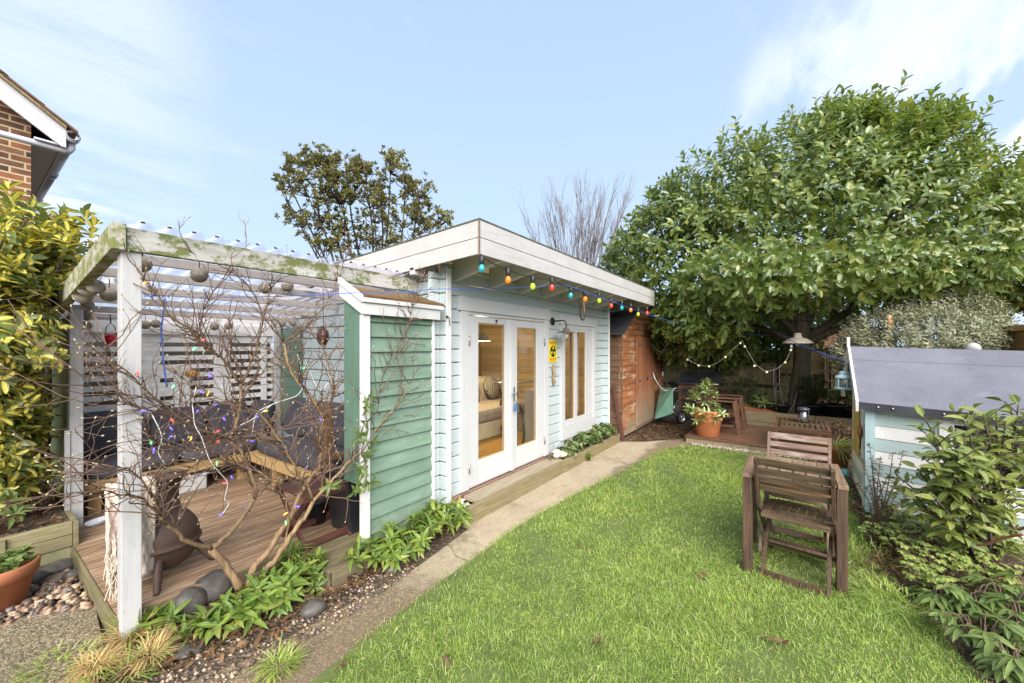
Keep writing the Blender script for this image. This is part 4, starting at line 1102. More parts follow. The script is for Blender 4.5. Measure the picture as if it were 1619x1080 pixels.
hl = ['dark leafy clump at the near end of the cabin bed', 'dark leafy clump behind the bone skull', 'dark leafy clump in the middle of the cabin bed', 'dark leafy clump below the cabin window', 'tall dark leafy clump by the far end of the cabin bed', 'dark leafy clump against the shed corner']
for lab, (x, y, R, H) in zip(hl, ((4.98, 2.60, .13, .12), (5.25, 2.64, .14, .14), (5.52, 2.62, .12, .26), (5.85, 2.62, .17, .2), (6.2, 2.63, .19, .26), (6.52, 2.62, .16, .22))):
    clump('bed_plant', lab, 'plant', (x, y, .10), 26, R, H, 'heuch', 6, .075, .06, .3, 'leafy plants in the cabin bed')
clump('weed_tuft', 'small bright weed growing at the foot of the step', 'weed', (5.35, 2.41, 0), 12, .08, .09, 'helle', 6, .06, .014, .4)
# ================================================================ pergola
pg = thing('pergola', 'white timber pergola with a mossy front beam and clear corrugated roof', 'pergola', (1.6, 4.4, 0))
RS = -.113
zr = lambda y: 2.315 + RS * (y - 3.03)           # top of the timbers
b = MB(); b.box((.535, 3.03, .03), (.622, 3.115, 2.19)); b.build('post', M['post_paint'], pg, .004)
b = MB(); b.box((.565, 4.97, .10), (.645, 5.05, zr(5) - .12)); b.build('post', M['post_paint'], pg, .004)
b = MB(); b.box((2.56, 5.80, .12), (2.64, 5.86, 2.0)); b.build('post', M['post_paint'], pg, .004)
b = MB(); b.box((.555, 3.012, 2.188), (2.68, 3.056, 2.318)); b.build('front_beam', M['beam_moss'], pg, .005)
b = MB(); b.hexa([(.49, 2.99, zr(2.99) - .135), (.55, 2.99, zr(2.99) - .135), (.55, 6.0, zr(6.0) - .135), (.49, 6.0, zr(6.0) - .135), (.49, 2.99, zr(2.99) + .012), (.55, 2.99, zr(2.99) + .012), (.55, 6.0, zr(6.0) + .012), (.49, 6.0, zr(6.0) + .012)])
b.build('side_beam', M['beam_moss_y'], pg, .005)
for y in (3.48, 3.92, 4.4, 4.9, 5.4):
    b = MB(); b.box((.552, y, zr(y) - .066), (2.63, y + .032, zr(y) - .004)); b.build('roof_batten', M['rafter'], pg, .003)
b = MB(); PIT = .118
b.surf(lambda u, v: Vector((.53 + 2.10 * u, 2.962 + 3.08 * v, zr(2.962 + 3.08 * v) + .021 + .020 * math.sin(6.2832 * (.53 + 2.10 * u) / PIT))), 150, 2)
b.build('roof_sheet', M['poly'], pg, fix=False)
for k in range(17):
    x = PIT * (5.25 + k)
    if x < 2.45:
        b = MB(); b.lathe([(.012, 0), (.012, .006), (.006, .012), (.001, .013)], (x, 3.005, zr(3.0) + .036), 8); b.build('screw_cap', M['dark_metal'], pg)
# the slatted rear screen: open slats with solid white runs between, solid top
SY = 5.87
scr = thing('slatted_screen', 'white horizontal slat screen behind the charcoal bench cushions', 'screen', (1.6, SY, .12))
b = MB(); z = .16; k = 0
while z < 1.99:
    b.box((.60, SY, z), (2.555, SY + .02, z + (.054 if z < 1.68 else .098)))
    z += .103; k += 1
b.build('slats', M['slat_white'], scr)
for px0, px1, z0, z1 in ((221, 253, .4, 1.99), (338, 365, .4, 1.99), (275, 300, .9, 1.35), (253, 278, 1.28, 1.38), (253, 275, 1.05, 1.15)):
    x0, x1 = P(px0, 549, y=SY).x, P(px1, 549, y=SY).x
    b = MB(); zz = .16
    while zz < 1.98:
        if zz + .03 > z0 and zz < z1: b.box((x0, SY + .003, zz + .056), (x1, SY + .018, zz + .1015))
        zz += .103
    b.build('infill_board', M['slat_white'], scr)
b = MB(); b.box((.56, SY - .03, 1.80), (2.56, SY - .002, 1.93)); b.build('top_rail', M['slat_white'], scr, .003)
b = MB(); b.box((.60, SY - .032, 1.955), (1.0, SY - .003, 2.0)); b.build('old_batten', M['rafter'], scr, .003)
b = MB(); b.box((2.40, SY - .02, .2), (2.47, SY - .001, 1.8)); b.build('upright', M['slat_white'], scr, .003)
# left side wall of the pergola: shiplap, green outside
sw = thing('side_wall', 'green shiplap side wall of the pergola beside the variegated shrub', 'wall', (.58, 5.5, .12))
b = MB()
for k in range(5):
    z = .14 + k * .165; b.hexa([(.545, 5.0, z), (.575, 5.0, z), (.575, 5.95, z), (.545, 5.95, z), (.565, 5.0, z + .17), (.575, 5.0, z + .17), (.575, 5.95, z + .17), (.565, 5.95, z + .17)])
b.build('shiplap', M['green_dull'], sw)
b = MB(); b.box((.535, 4.955, .12), (.566, 4.99, .95)); b.build('corner_trim', M['post_paint'], sw)
b = MB()
for k in range(6): b.box((.562, 5.06 + k * .15, .97), (.575, 5.06 + k * .15 + .146, zr(5.5) - .13))
b.build('boarding', M['green_dull'], sw)
# hanging balls
BALLS = [(225, 418, 12.5, 3.38, 'large rope ball hanging nearest the white front post'), (315, 435, 11.7, 3.38, 'rope ball hanging second from the front post'), (419.5, 455, 9.4, 3.84, 'rope ball third along under the clear roof'), (454.5, 452.5, 8.8, 3.84, 'rope ball next to the greenish one under the roof'), (490, 447.5, 8.5, 3.84, 'greenish rope ball nearest the sage cupboard'),
         (131, 468, 12, 4.3, 'lowest ball of the cluster by the rear post top'), (139, 458, 12, 4.1, 'middle ball of the cluster by the rear post top'), (152, 453.5, 11.5, 3.95, 'topmost ball of the cluster by the rear post top'), (172.5, 466, 11, 4.3, 'ball of the cluster half behind the front post'),
         (138.5, 482, 8, 5.3, 'upper of three balls down the rear post'), (138.6, 499, 8.2, 5.3, 'middle of three balls down the rear post'), (136.5, 515, 7.2, 5.3, 'lowest of three balls down the rear post')]
for px, py, r, y, lab in BALLS:
    p = P(px, py, y=y); rr = r * ((p.x * FW[0] + p.y * FW[1]) / FPX)
    t = thing('rope_ball', lab, 'ball', tuple(p), 'round balls hung under the pergola')
    b = MB(); b.ball(p, rr, 16, 11, .012, int(px)); b.build('ball', M['float'], t)
    b = MB(); b.tube([p + Vector((0, 0, rr * .95)), p + Vector((.004, .01, rr + .05)), (p.x, p.y, max(zr(p.y) - .03, p.z + rr + .07))], .003, 4); b.build('cord', M['black_wire'], t)
for px, py, r in ((230, 513.6, 7), (246.5, 512, 6.6), (339, 516, 6.5), (361, 515.5, 5.6), (446.7, 512, 5), (463, 511, 5), (481, 497.5, 5.5), (225, 454, 11)):
    p = P(px, py, y=5.72 if r < 10 else 4.6); rr = r * ((p.x * FW[0] + p.y * FW[1]) / FPX)
    if p.x > 2.6: p = P(px, py, x=2.58); rr = r * ((p.x * FW[0] + p.y * FW[1]) / FPX)
    b = MB(); b.ball(p, rr, 14, 9, .012, int(px)); b.tube([p + Vector((0, 0, rr * .95)), p + Vector((0, 0, rr + .12))], .003, 4)
    tag(b.build('rope_ball', M['float']), 'small grey rope ball strung along the rear of the pergola', 'ball', 'small balls along the rear screen')
p = P(511, 532, y=3.6); ge = thing('glass_float', 'dark copper egg-shaped float hanging among the bare branches', 'ornament', tuple(p))
b = MB(); b.ball(p, (.052, .052, .085), 14, 11); b.build('float', plain('copper_brown_glaze', (.14, .06, .05), .15, .3, var=.3), ge)
b = MB()
for k in range(5): a = k * 1.257; b.tube([p + Vector((.055 * math.cos(t_) * math.cos(a), .055 * math.cos(t_) * math.sin(a), .088 * math.sin(t_))) for t_ in [-1.5 + 3 * i / 8 for i in range(9)]], .003, 4)
b.tube([p + Vector((0, 0, .085)), p + Vector((0, 0, .45))], .003, 4); b.build('netting', M['black_wire'], ge)
p = P(175, 536, y=5.55); rl = thing('red_lantern', 'small red glass tealight lantern on a wire hook', 'lantern', tuple(p))
b = MB(); b.lathe([(.035, -.05), (.045, -.03), (.045, .03), (.036, .045)], p, 12); b.build('glass', plain('red_glass', (.55, .01, .03), .1), rl)
b = MB(); b.tube([p + Vector((-.04, 0, .04)), p + Vector((-.03, 0, .12)), p + Vector((0, 0, .16)), p + Vector((.03, 0, .12)), p + Vector((.04, 0, .04))], .004, 5); b.tube([p + Vector((0, 0, .16)), p + Vector((0, .02, .24)), p + Vector((0, .1, .25))], .005, 5); b.build('handle', M['dark_metal'], rl)
p = P(303, 591, y=5.75); b = MB(); b.ball(p, (.065, .065, .05), 14, 9); b.tube([p + Vector((0, 0, .05)), p + Vector((0, .06, .14))], .003, 4); tag(b.build('amber_jar', plain('amber_glass', (.38, .17, .02), .12, var=.3)), 'squat amber glass jar hung on the slat screen', 'jar')
p0 = P(262, 466, y=4.9); b = MB(); b.tube([p0, P(255, 520, y=4.9), P(257, 560, y=4.9), P(262, 600, y=4.9), P(264, 612, y=4.9)], .007, 6); b.tube([P(228, 467, y=4.9), p0, P(268, 469, y=4.9)], .016, 6)
tag(b.build('blue_rope', M['blue_rope']), 'knotted blue rope end dangling from the pergola roof', 'rope')
# ================================================================ cupboard on the right of the pergola
cu = thing('garden_cupboard', 'sage green clapboard cupboard with white corner trim between pergola and cabin', 'cupboard', (2.15, 2.8, .12))
b = MB(); z = .08
while z < 1.86:
    zt = z + .124; b.hexa([(1.845, 2.655, z), (2.50, 2.655, z), (2.50, 2.70, z), (1.845, 2.70, z), (1.845, 2.676, zt), (2.50, 2.676, zt), (2.50, 2.70, zt), (1.845, 2.70, zt)]); z += .118
b.build('clapboard', M['green_paint'], cu)
b = MB()
for k, (y0, y1) in enumerate(((2.675, 2.775), (2.778, 2.89))): b.box((1.785, y0, .60), (1.805, y1, 2.02))
b.build('side_panel', M['green_paint_z'], cu)
b = MB(); b.box((1.775, 2.632, .125), (1.842, 2.672, 1.895)); b.box((2.505, 2.652, .1), (2.53, 2.70, 1.9)); b.build('corner_trim', M['white_paint_y'], cu, .003)
b = MB(); b.box((1.77, 2.612, 1.897), (2.56, 2.634, 1.985)); b.box((1.76, 2.596, 1.988), (2.59, 2.634, 2.022)); b.build('front_trim', M['white_paint'], cu, .003)
b = MB()
for (z0, z1, x0) in ((0, .095, 1.768), (.10, .145, 1.755)):
    b.hexa([(x0, 2.636, 1.90 + z0), (1.784, 2.636, 1.90 + z0), (1.784, 2.93, 2.06 + z0), (x0, 2.93, 2.06 + z0), (x0, 2.636, 1.90 + z1), (1.784, 2.636, 1.90 + z1), (1.784, 2.93, 2.06 + z1), (x0, 2.93, 2.06 + z1)])
b.build('side_trim', M['white_paint_y'], cu)
b = MB()
for k in range(3):
    y = 2.60 + k * .11; z0 = 2.024 + .034 * k; b.hexa([(1.79, y, z0), (2.60, y, z0), (2.60, y + .108, z0 + .033), (1.79, y + .108, z0 + .033), (1.79, y, z0 + .018), (2.60, y, z0 + .018), (2.60, y + .108, z0 + .051), (1.79, y + .108, z0 + .051)])
b.build('roof_board', wood('golden_brown_board', (.24, .14, .05), (.10, .06, .03), 'x', .6, moss=((.07, .055, .03), .6)), cu)
b = MB(); b.box((1.808, 2.90, .6), (2.5, 2.915, 2.05)); b.build('back_panel', M['green_paint_z'], cu)
b = MB(); b.box((2.615, 5.25, .6), (2.65, 5.78, 1.88)); tag(b.build('louvred_screen', M['green_paint_z']), 'dark green louvred panel at the far end of the cabin side wall', 'panel')
# ================================================================ deck
DZ = .12
dk = thing('timber_deck', 'weathered grooved timber deck below the pergola', 'deck', (1.4, 4.4, 0))
b = MB(); y = 3.11; k = 0
while y < 5.86:
    x = .537
    b.m = 0 if y > 3.6 else (0 if k % 3 else 0)
    for (u0, u1) in ((0, .037), (.0465, .0835), (.093, .130)):
        b.box((x, y + u0, DZ - .02), (2.64, y + u1, DZ))
    b.box((x, y, DZ - .035), (2.64, y + .130, DZ - .0205))
    y += .139; k += 1
b.build('boards', M['deck'], dk)
b = MB(); y = 2.58
while y < 3.05:
    b.box((1.475, y, DZ - .03), (2.60, y + .126, DZ)); y += .132
b.build('front_step_boards', M['deck_old'], dk, .004)
b = MB(); b.box((.515, 3.085, -.03), (.534, 5.0, DZ - .002)); b.build('side_fascia', M['deck_side'], dk, .003)
b = MB(); b.box((.535, 3.088, -.03), (1.47, 3.107, DZ - .012)); b.box((1.475, 2.582, -.03), (1.495, 3.10, DZ - .032)); b.box((1.497, 2.56, -.03), (2.55, 2.578, DZ - .01)); b.build('front_fascia', M['deck_old'], dk, .003)
# ================================================================ corner bench and cushions
be = thing('corner_bench', 'L-shaped timber bench frame along two sides of the deck', 'bench', (1.6, 5.3, DZ))
ZS = .435
b = MB(); b.box((.66, 5.14, ZS - .10), (2.02, 5.18, ZS)); b.box((1.975, 3.62, ZS - .10), (2.012, 5.139, ZS)); b.box((2.013, 3.60, ZS - .10), (2.60, 3.635, ZS)); b.build('front_rail', M['pine'], be, .004)
b = MB()
for k in range(6): b.box((.66, 5.185 + k * .108, ZS - .022), (2.60, 5.185 + k * .108 + .09, ZS))
for k in range(5): b.box((2.02 + k * .115, 3.64, ZS - .022), (2.02 + k * .115 + .095, 5.183, ZS))
b.build('seat_slats', M['pine'], be)
for x, y in ((.70, 5.20), (1.36, 5.20), (1.90, 5.20), (2.03, 4.62), (2.03, 3.66), (2.5, 3.66)):
    b = MB(); b.box((x, y, DZ), (x + .09, y + .075, ZS - .024)); b.build('leg', M['pine_z'], be, .004)
b = MB(); b.box((1.985, 3.50, DZ), (2.055, 3.57, 1.10)); b.build('arm_post', M['brownpost'], be, .004)
b = MB(); b.box((1.95, 3.48, .60), (2.55, 3.60, .635)); b.build('armrest', M['brownpost'], be, .004)
def cushion(name, label, lo, hi, rot=(0, 0, 0), cat='cushion', grp=None, puff=.025):
    lo, hi = Vector(lo), Vector(hi); c = (lo + hi) / 2; s = (hi - lo) / 2
    b = MB()
    def f(u, v):
        a = math.pi * (u - .5); ph = 2 * math.pi * v
        e = .32
        sg_ = lambda w, q: math.copysign(abs(w) ** q, w)
        return Vector((s.x * sg_(math.cos(a), e) * sg_(math.cos(ph), e), s.y * sg_(math.cos(a), e) * sg_(math.sin(ph), e), s.z * sg_(math.sin(a), .55) * (1 + puff * 6 * (math.cos(ph * 2) * .2))))
    b.surf(f, 14, 28)
    me_o = b.build(name, M['cushion'])
    me_o.location = c; me_o.rotation_euler = rot
    # vertices were built round the origin
    lo_z = -s.z
    for v in me_o.data.vertices: v.co.z += lo_z
    return tag(me_o, label, cat, grp)
cushion('seat_cushion', 'long charcoal seat cushion on the left of the rear bench', (.66, 5.10, ZS), (1.36, 5.70, ZS + .13))
cushion('seat_cushion', 'long charcoal seat cushion in the corner of the bench', (1.36, 5.10, ZS), (2.1, 5.70, ZS + .13))
cushion('seat_cushion', 'long charcoal seat cushion on the bench against the cabin', (1.99, 3.64, ZS), (2.56, 5.12, ZS + .13))
for lo, hi, rot, lab in (((.66, 5.66, .54), (1.22, 5.82, .98), (-.2, 0, 0), 'charcoal back cushion at the left end of the rear bench'), ((1.24, 5.66, .54), (1.74, 5.82, .95), (-.22, .03, 0), 'charcoal back cushion second from the left on the rear bench'), ((1.76, 5.66, .54), (2.20, 5.82, .97), (-.25, -.04, .1), 'charcoal back cushion left of the bench corner'),
                         ((2.24, 5.5, .54), (2.40, 5.78, .95), (0, .2, .5), 'charcoal back cushion tucked into the bench corner'), ((2.44, 4.75, .54), (2.60, 5.30, 1.0), (0, .24, 0), 'charcoal back cushion against the cabin wall near the corner'), ((2.44, 4.16, .54), (2.60, 4.72, 1.0), (0, .2, .06), 'middle charcoal back cushion against the cabin wall'), ((2.44, 3.66, .54), (2.60, 4.14, .96), (0, .22, 0), 'charcoal back cushion nearest the sage cupboard')):
    cushion('back_cushion', lab, lo, hi, rot)
tr = thing('storage_tray', 'cloudy plastic storage tray below the rear bench', 'tray', tuple(P(290, 778, z=DZ)))
p = P(292, 776, z=DZ); b = MB(); b.box((p.x - .24, p.y - .1, DZ + .0), (p.x + .17, p.y + .25, DZ + .15)); b.build('tub', M['plastic_clear'], tr, .015)
b = MB(); b.box((p.x - .255, p.y - .115, DZ + .152), (p.x + .185, p.y + .265, DZ + .175)); b.build('lid', M['upvc'], tr, .008)
p = P(156, 824, z=DZ + .02); b = MB(); b.lathe([(.001, .004), (.075, .004), (.095, .035), (.10, .035), (.08, .0), (.001, 0)], (0, 0, 0), 24); o = b.build('enamel_dish', M['white_ceramic']); o.location = (p.x, p.y, DZ); o.scale = (1, .55, 1); o.rotation_euler = (0, 0, .5)
tag(o, 'white oval enamel dish with dead leaves on the deck by the rear post', 'dish')
p = P(510, 797, z=.30); b = MB(); b.lathe([(.08, .0), (.10, .19), (.108, .19), (.108, .2), (.085, .2), (.085, .15), (.001, .15)], (p.x, p.y + .1, DZ), 20)
tag(b.build('black_pot', M['black_plastic']), 'black plastic pot under the small red folding table', 'pot')
b = MB(); b.hexa([(1.86, 2.93, DZ), (2.2, 2.93, DZ), (2.2, 3.2, DZ), (1.86, 3.2, DZ), (1.82, 2.90, .62), (2.24, 2.90, .62), (2.24, 3.24, .62), (1.82, 3.24, .62)])
tag(b.build('black_bin', M['black_plastic'], None, .01), 'black plastic bin tucked behind the sage cupboard', 'bin')
# small folding table
ft = thing('folding_table', 'small dark red folding table with a dusty slatted top on the deck', 'table', (1.70, 3.15, DZ))
b = MB()
for k in range(6): b.box((1.49 + .002, 2.955 + k * .07, .525), (1.90, 2.955 + k * .07 + .062, .543))
b.build('top_slats', M['mahog'], ft, .002)
for y in (2.935, 3.377):
    b = MB(); b.box((1.49, y, .495), (1.90, y + .018, .54)); b.build('apron', M['mahog'], ft, .002)
for x in (1.515, 1.865):
    b = MB(); b.bar((x, 2.93, DZ), (x, 3.36, .50), .04, .02, (1, 0, 0)); b.build('leg', M['mahog'], ft, .002)
    b = MB(); b.bar((x + .025, 3.37, DZ), (x + .025, 2.97, .50), .04, .02, (1, 0, 0)); b.build('leg', M['mahog'], ft, .002)
for y, z in ((2.965, .155), (3.335, .155)):
    b = MB(); b.bar((1.52, y, z + .01), (1.87, y, z + .01), .018, .05); b.build('stretcher', M['mahog'], ft, .002)
# chiminea and rug
cm = thing('chiminea', 'squat brown clay chiminea on splayed legs at the front of the deck', 'chiminea', (.83, 3.42, DZ))
cx, cy = .815, 3.47
prf = [(.001, .17), (.09, .175), (.15, .215), (.188, .275), (.20, .325), (.211, .334), (.211, .347), (.200, .354), (.197, .40), (.18, .455), (.142, .51), (.104, .55), (.089, .60), (.086, .66), (.096, .72), (.118, .765), (.127, .772), (.127, .79), (.108, .79), (.1, .75), (.001, .73)]
sm_ = []
for i in range(len(prf) - 1):
    q0, q1, q2, q3_ = [Vector((*prf[min(max(k, 0), len(prf) - 1)], 0)) for k in (i - 1, i, i + 1, i + 2)]
    for k in range(3):
        u = k / 3; v = .5 * (2 * q1 + (q2 - q0) * u + (2 * q0 - 5 * q1 + 4 * q2 - q3_) * u * u + (3 * q1 - q0 - 3 * q2 + q3_) * u ** 3); sm_.append((max(v.x, .001), v.y))
sm_.append(prf[-1])
b = MB(); b.lathe(sm_, (cx, cy, 0), 40); b.build('pot_body', M['clay'], cm)
for a in (-1.9, -.25, 1.9):
    q = Vector((math.cos(a), math.sin(a), 0)); b = MB()
    b.tube([Vector((cx, cy, .30)) + q * .165, Vector((cx, cy, .25)) + q * .195, Vector((cx, cy, .185)) + q * .235, Vector((cx, cy, .14)) + q * .265, Vector((cx, cy, .122)) + q * .30], [.022, .025, .023, .019, .014], 10); b.build('leg', M['clay'], cm)
rg = thing('shaggy_rug', 'cream shaggy rug with a frayed fringe draped over the chiminea', 'rug', (.70, 3.26, .3))
RX_0, RX_1 = P(172, 800, y=3.27).x, P(247, 800, y=3.27).x
def rugf(u, v):
    z = .835 - .60 * abs(v - .5) * 2 ; s = 1 if v > .5 else -1
    x = RX_0 + (RX_1 - RX_0) * u; zz = z
    y = 3.30 - .025 * s * min(1, abs(v - .5) * 8) - .02 * math.sin(u * 9 + z * 5) + (.04 if s < 0 else 0)
    return Vector((x, y + .006 * math.sin(40 * u) * math.sin(50 * z), zz))
b = MB(); b.surf(lambda u, v: rugf(.0 + u * .22, v), 8, 40); b.surf(lambda u, v: rugf(.26 + .74 * u, v), 22, 40); o = b.build('cloth', M['rug'], rg)
md = o.modifiers.new('thick', 'SOLIDIFY'); md.thickness = .018
b = MB()
for k in range(60):
    x = RX_0 + U(-.01, .05) ; z0 = U(.27, .55); b.tube([(x, 3.255 + U(-.01, .01), z0), (x + U(-.02, .012), 3.24, z0 - .05), (x + U(-.03, .015), 3.235, z0 - U(.08, .13))], .0022, 4, False)
b.build('fringe', M['fringe'], rg)
# ================================================================ bare magnolia shrub with fairy lights
mg = thing('magnolia_shrub', 'bare many-stemmed magnolia shrub with furry buds in front of the deck', 'shrub', (1.12, 2.98, 0))
def trace(pts, y0, y1):
    n = len(pts) - 1
    return [P(px, py, y=y0 + (y1 - y0) * i / n) for i, (px, py) in enumerate(pts)]
def smooth_(pts):
    out = []
    for i in range(len(pts) - 1):
        p0, p1, p2, p3 = pts[max(i - 1, 0)], pts[i], pts[i + 1], pts[min(i + 2, len(pts) - 1)]
        for k in range(3):
            t = k / 3
            out.append(.5 * ((2 * p1) + (p2 - p0) * t + (2 * p0 - 5 * p1 + 4 * p2 - p3) * t * t + (3 * p1 - p0 - 3 * p2 + p3) * t ** 3))
    return out + [pts[-1]]
TR = [  # (pixels, y at base, y at tip, radius, radius at tip)
    ([(380, 931), (362, 900), (344, 877), (335, 867)], 2.98, 3.02, .036, .028),
    ([(335, 867), (305, 859), (284, 846), (255, 817), (243, 786), (236, 770)], 3.02, 2.80, .020, .007),
    ([(335, 867), (359, 848), (380, 822), (401, 791), (406, 778)], 3.02, 3.12, .024, .020),
    ([(406, 778), (396, 747), (380, 711), (363, 693), (372, 674), (377, 653), (380, 622), (381, 607)], 3.12, 3.25, .022, .014),
    ([(381, 607), (349, 565), (320, 546), (300, 520), (270, 500), (240, 455), (205, 410), (195, 378)], 3.25, 2.9, .013, .003),
    ([(381, 607), (396, 575), (409, 537), (418, 500), (430, 440), (426, 400)], 3.25, 3.1, .012, .003),
    ([(349, 565), (318, 530), (322, 490), (345, 450), (375, 410), (396, 385)], 3.16, 3.0, .009, .0025),
    ([(363, 693), (342, 687), (307, 675), (274, 653), (245, 630), (215, 600), (185, 575), (165, 545)], 3.2, 2.85, .014, .003),
    ([(274, 653), (240, 650), (200, 640), (160, 620), (113, 585)], 3.05, 2.8, .007, .002),
    ([(255, 817), (225, 790), (200, 785), (165, 775), (140, 768)], 2.86, 2.7, .009, .003),
    ([(243, 786), (210, 745), (180, 740), (150, 735)], 2.82, 2.75, .007, .0025),
    ([(396, 929), (396, 905), (406, 892), (427, 869), (447, 835), (466, 804), (473, 784), (489, 758), (504, 739), (506, 706), (505, 688)], 2.97, 3.02, .032, .018),
    ([(505, 688), (512, 664), (494, 632), (473, 607), (460, 586), (452, 565), (449, 542)], 3.02, 3.1, .016, .011),
    ([(449, 542), (421, 508), (405, 470), (380, 440), (330, 410), (292, 395)], 3.1, 3.0, .009, .0025),
    ([(449, 542), (473, 524), (499, 500), (520, 474), (538, 430), (552, 392)], 3.1, 2.92, .010, .003),
    ([(505, 688), (516, 650), (525, 627), (524, 596), (515, 560), (505, 540), (480, 520)], 3.02, 3.0, .014, .004),
    ([(525, 627), (560, 614), (600, 590), (634, 560)], 3.0, 2.7, .009, .002),
    ([(412, 921), (422, 898), (440, 880), (460, 846), (481, 820), (497, 791), (520, 766), (546, 737), (574, 711), (602, 669), (630, 636), (652, 600)], 2.96, 2.58, .030, .003),
    ([(602, 669), (600, 620), (612, 575), (636, 542), (647, 509), (655, 470), (667, 436)], 2.68, 2.56, .007, .0025),
    ([(497, 791), (480, 760), (462, 730), (445, 700), (430, 680), (405, 650), (370, 640), (330, 622), (290, 600)], 2.92, 2.88, .015, .003),
    ([(430, 680), (470, 668), (495, 660), (504, 690)], 2.9, 3.0, .009, .006),
    ([(445, 700), (400, 690), (350, 700), (310, 712), (260, 705), (235, 690)], 2.9, 2.75, .008, .002),
    ([(396, 747), (360, 730), (330, 722), (290, 745), (250, 735)], 3.14, 2.9, .008, .002),
    ([(440, 880), (455, 840), (455, 800), (440, 770), (410, 745)], 2.95, 2.9, .012, .004),
]
tk = MB(); tw = MB(); bud = MB(); tips = []; mains = []
for px, ya, yb, r0, r1 in TR:
    pts = smooth_(trace(px, ya, yb)); n = len(pts); rs = [.72 * (r0 + (r1 - r0) * i / (n - 1)) for i in range(n)]
    pts = [p + Vector((R_.gauss(0, 1), R_.gauss(0, 1), R_.gauss(0, 1))) * .004 for p in pts]
    (tk if r0 > .011 else tw).tube(pts, [r * (1 + .12 * math.sin(i * 1.9)) for i, r in enumerate(rs)], 9 if r0 > .02 else 7)
    mains.append((pts, rs))
tcfg = dict(seg=[.045, .04], wob=[.17, .2], up=[.055, .04], kids=[2.2, 0], len=[.40, .13], t0=[.2, 0], ang=[.75, 0], rk=[.8, .6], taper=.5)
for pts, rs in mains:
    n = len(pts)
    for i in range(1, n):
        seglen = (pts[i] - pts[i - 1]).length
        if pts[i].z < .55: continue
        if pts[i].z > 2.05 and U(0, 1) < .75: continue
        m = seglen * 31; m = int(m) + (1 if U(0, 1) < m % 1 else 0)
        for q in range(m):
            dd = (pts[i] - pts[i - 1]).normalized(); _, s, u = frame(dd); a = U(0, 6.28); g = U(.5, 1.2)
            nd = dd * math.cos(g) + (s * math.cos(a) + u * math.sin(a)) * math.sin(g) + Vector((0, 0, .12)); nd.y *= .75
            grow(tw, pts[i], nd, U(.15, .5) * (.5 if pts[i].z > 1.7 else 1.0 if pts[i].z > 1.1 else .8), min(max(rs[i] * .55, .0031), .0052), 0, tcfg, tips, 5)
    tips.append((pts[-1], (pts[-1] - pts[-2]).normalized(), 0))
for p, d, l in tips:
    if U(0, 1) < .55:
        L = U(.011, .019); q = Vector(d) + Vector((U(-.3, .3), U(-.3, .3), .35)); q.normalize()
        bud.tube([p, p + q * L * .35, p + q * L * .75, p + q * L], [.002, .0038, .0031, .0006], 5)
tk.build('trunk', M['magnolia_bark'], mg); tw.build('twigs', M['twig'], mg); bud.build('buds', M['bud'], mg)['kind'] = 'stuff'
# fairy lights wound through the shrub
fl = thing('fairy_lights', 'string of coloured fairy lights wound through the bare magnolia', 'lights', (1.1, 2.9, .3))
LED = [(471, 801, 'blue', 2.97), (471, 784, 'red', 2.95), (452, 812, 'amber', 2.94), (452, 826, 'green', 2.93), (435, 846, 'blue', 2.93), (388, 805, 'blue', 3.1), (350, 813, 'blue', 3.05), (426, 863, 'amber', 2.93), (366, 754, 'blue', 3.1), (355, 764, 'red', 3.0), (391, 752, 'blue', 3.1), (331, 590, 'blue', 3.1), (333, 595, 'blue', 3.08), (316, 601, 'red', 3.05), (319, 620, 'blue', 3.05), (329, 622, 'amber', 3.05), (310, 632, 'amber', 3.0), (341, 640, 'blue', 3.1), (312, 650, 'blue', 3.0), (255, 601, 'red', 2.95), (274, 611, 'green', 3.0), (218, 590, 'red', 2.9), (218, 625, 'green', 2.9), (225, 650, 'blue', 2.9), (272, 664, 'red', 3.0), (254, 670, 'red', 2.95), (271, 678, 'blue', 2.95), (271, 690, 'blue', 2.95), (225, 694, 'blue', 2.9), (239, 699, 'green', 2.9), (344, 682, 'red', 3.1), (339, 673, 'green', 3.1), (406, 658, 'blue', 3.0), (354, 662, 'blue', 3.1), (336, 710, 'blue', 3.05), (243, 712, 'blue', 2.9), (344, 698, 'red', 3.1), (478, 571, 'red', 3.05), (479, 608, 'blue', 3.05), (507, 663, 'blue', 3.0), (309, 506, 'red', 3.1), (322, 537, 'red', 3.1), (307, 551, 'green', 3.1), (447, 657, 'blue', 2.95), (484, 740, 'blue', 2.95), (398, 697, 'blue', 3.0), (295, 700, 'blue', 3.0), (343, 732, 'green', 3.05), (230, 447, 'amber', 3.0), (466, 556, 'blue', 3.05), (482, 582, 'green', 3.05), (302, 693, 'amber', 3.0), (316, 691, 'amber', 3.0), (420, 650, 'amber', 3.0)]
LED = [q for i, q in enumerate(LED) if i % 3 != 1]
for px, py, c, y in LED:
    p = P(px, py, y=y); b = MB(); d = Vector((U(-1, 1), U(-1, 1), U(-.2, 1))).normalized()
    b.tube([p - d * .016, p - d * .005, p + d * .006, p + d * .013], [.0025, .0048, .0048, .0018], 7); b.build('led', M['led_' + c], fl)
b = MB()
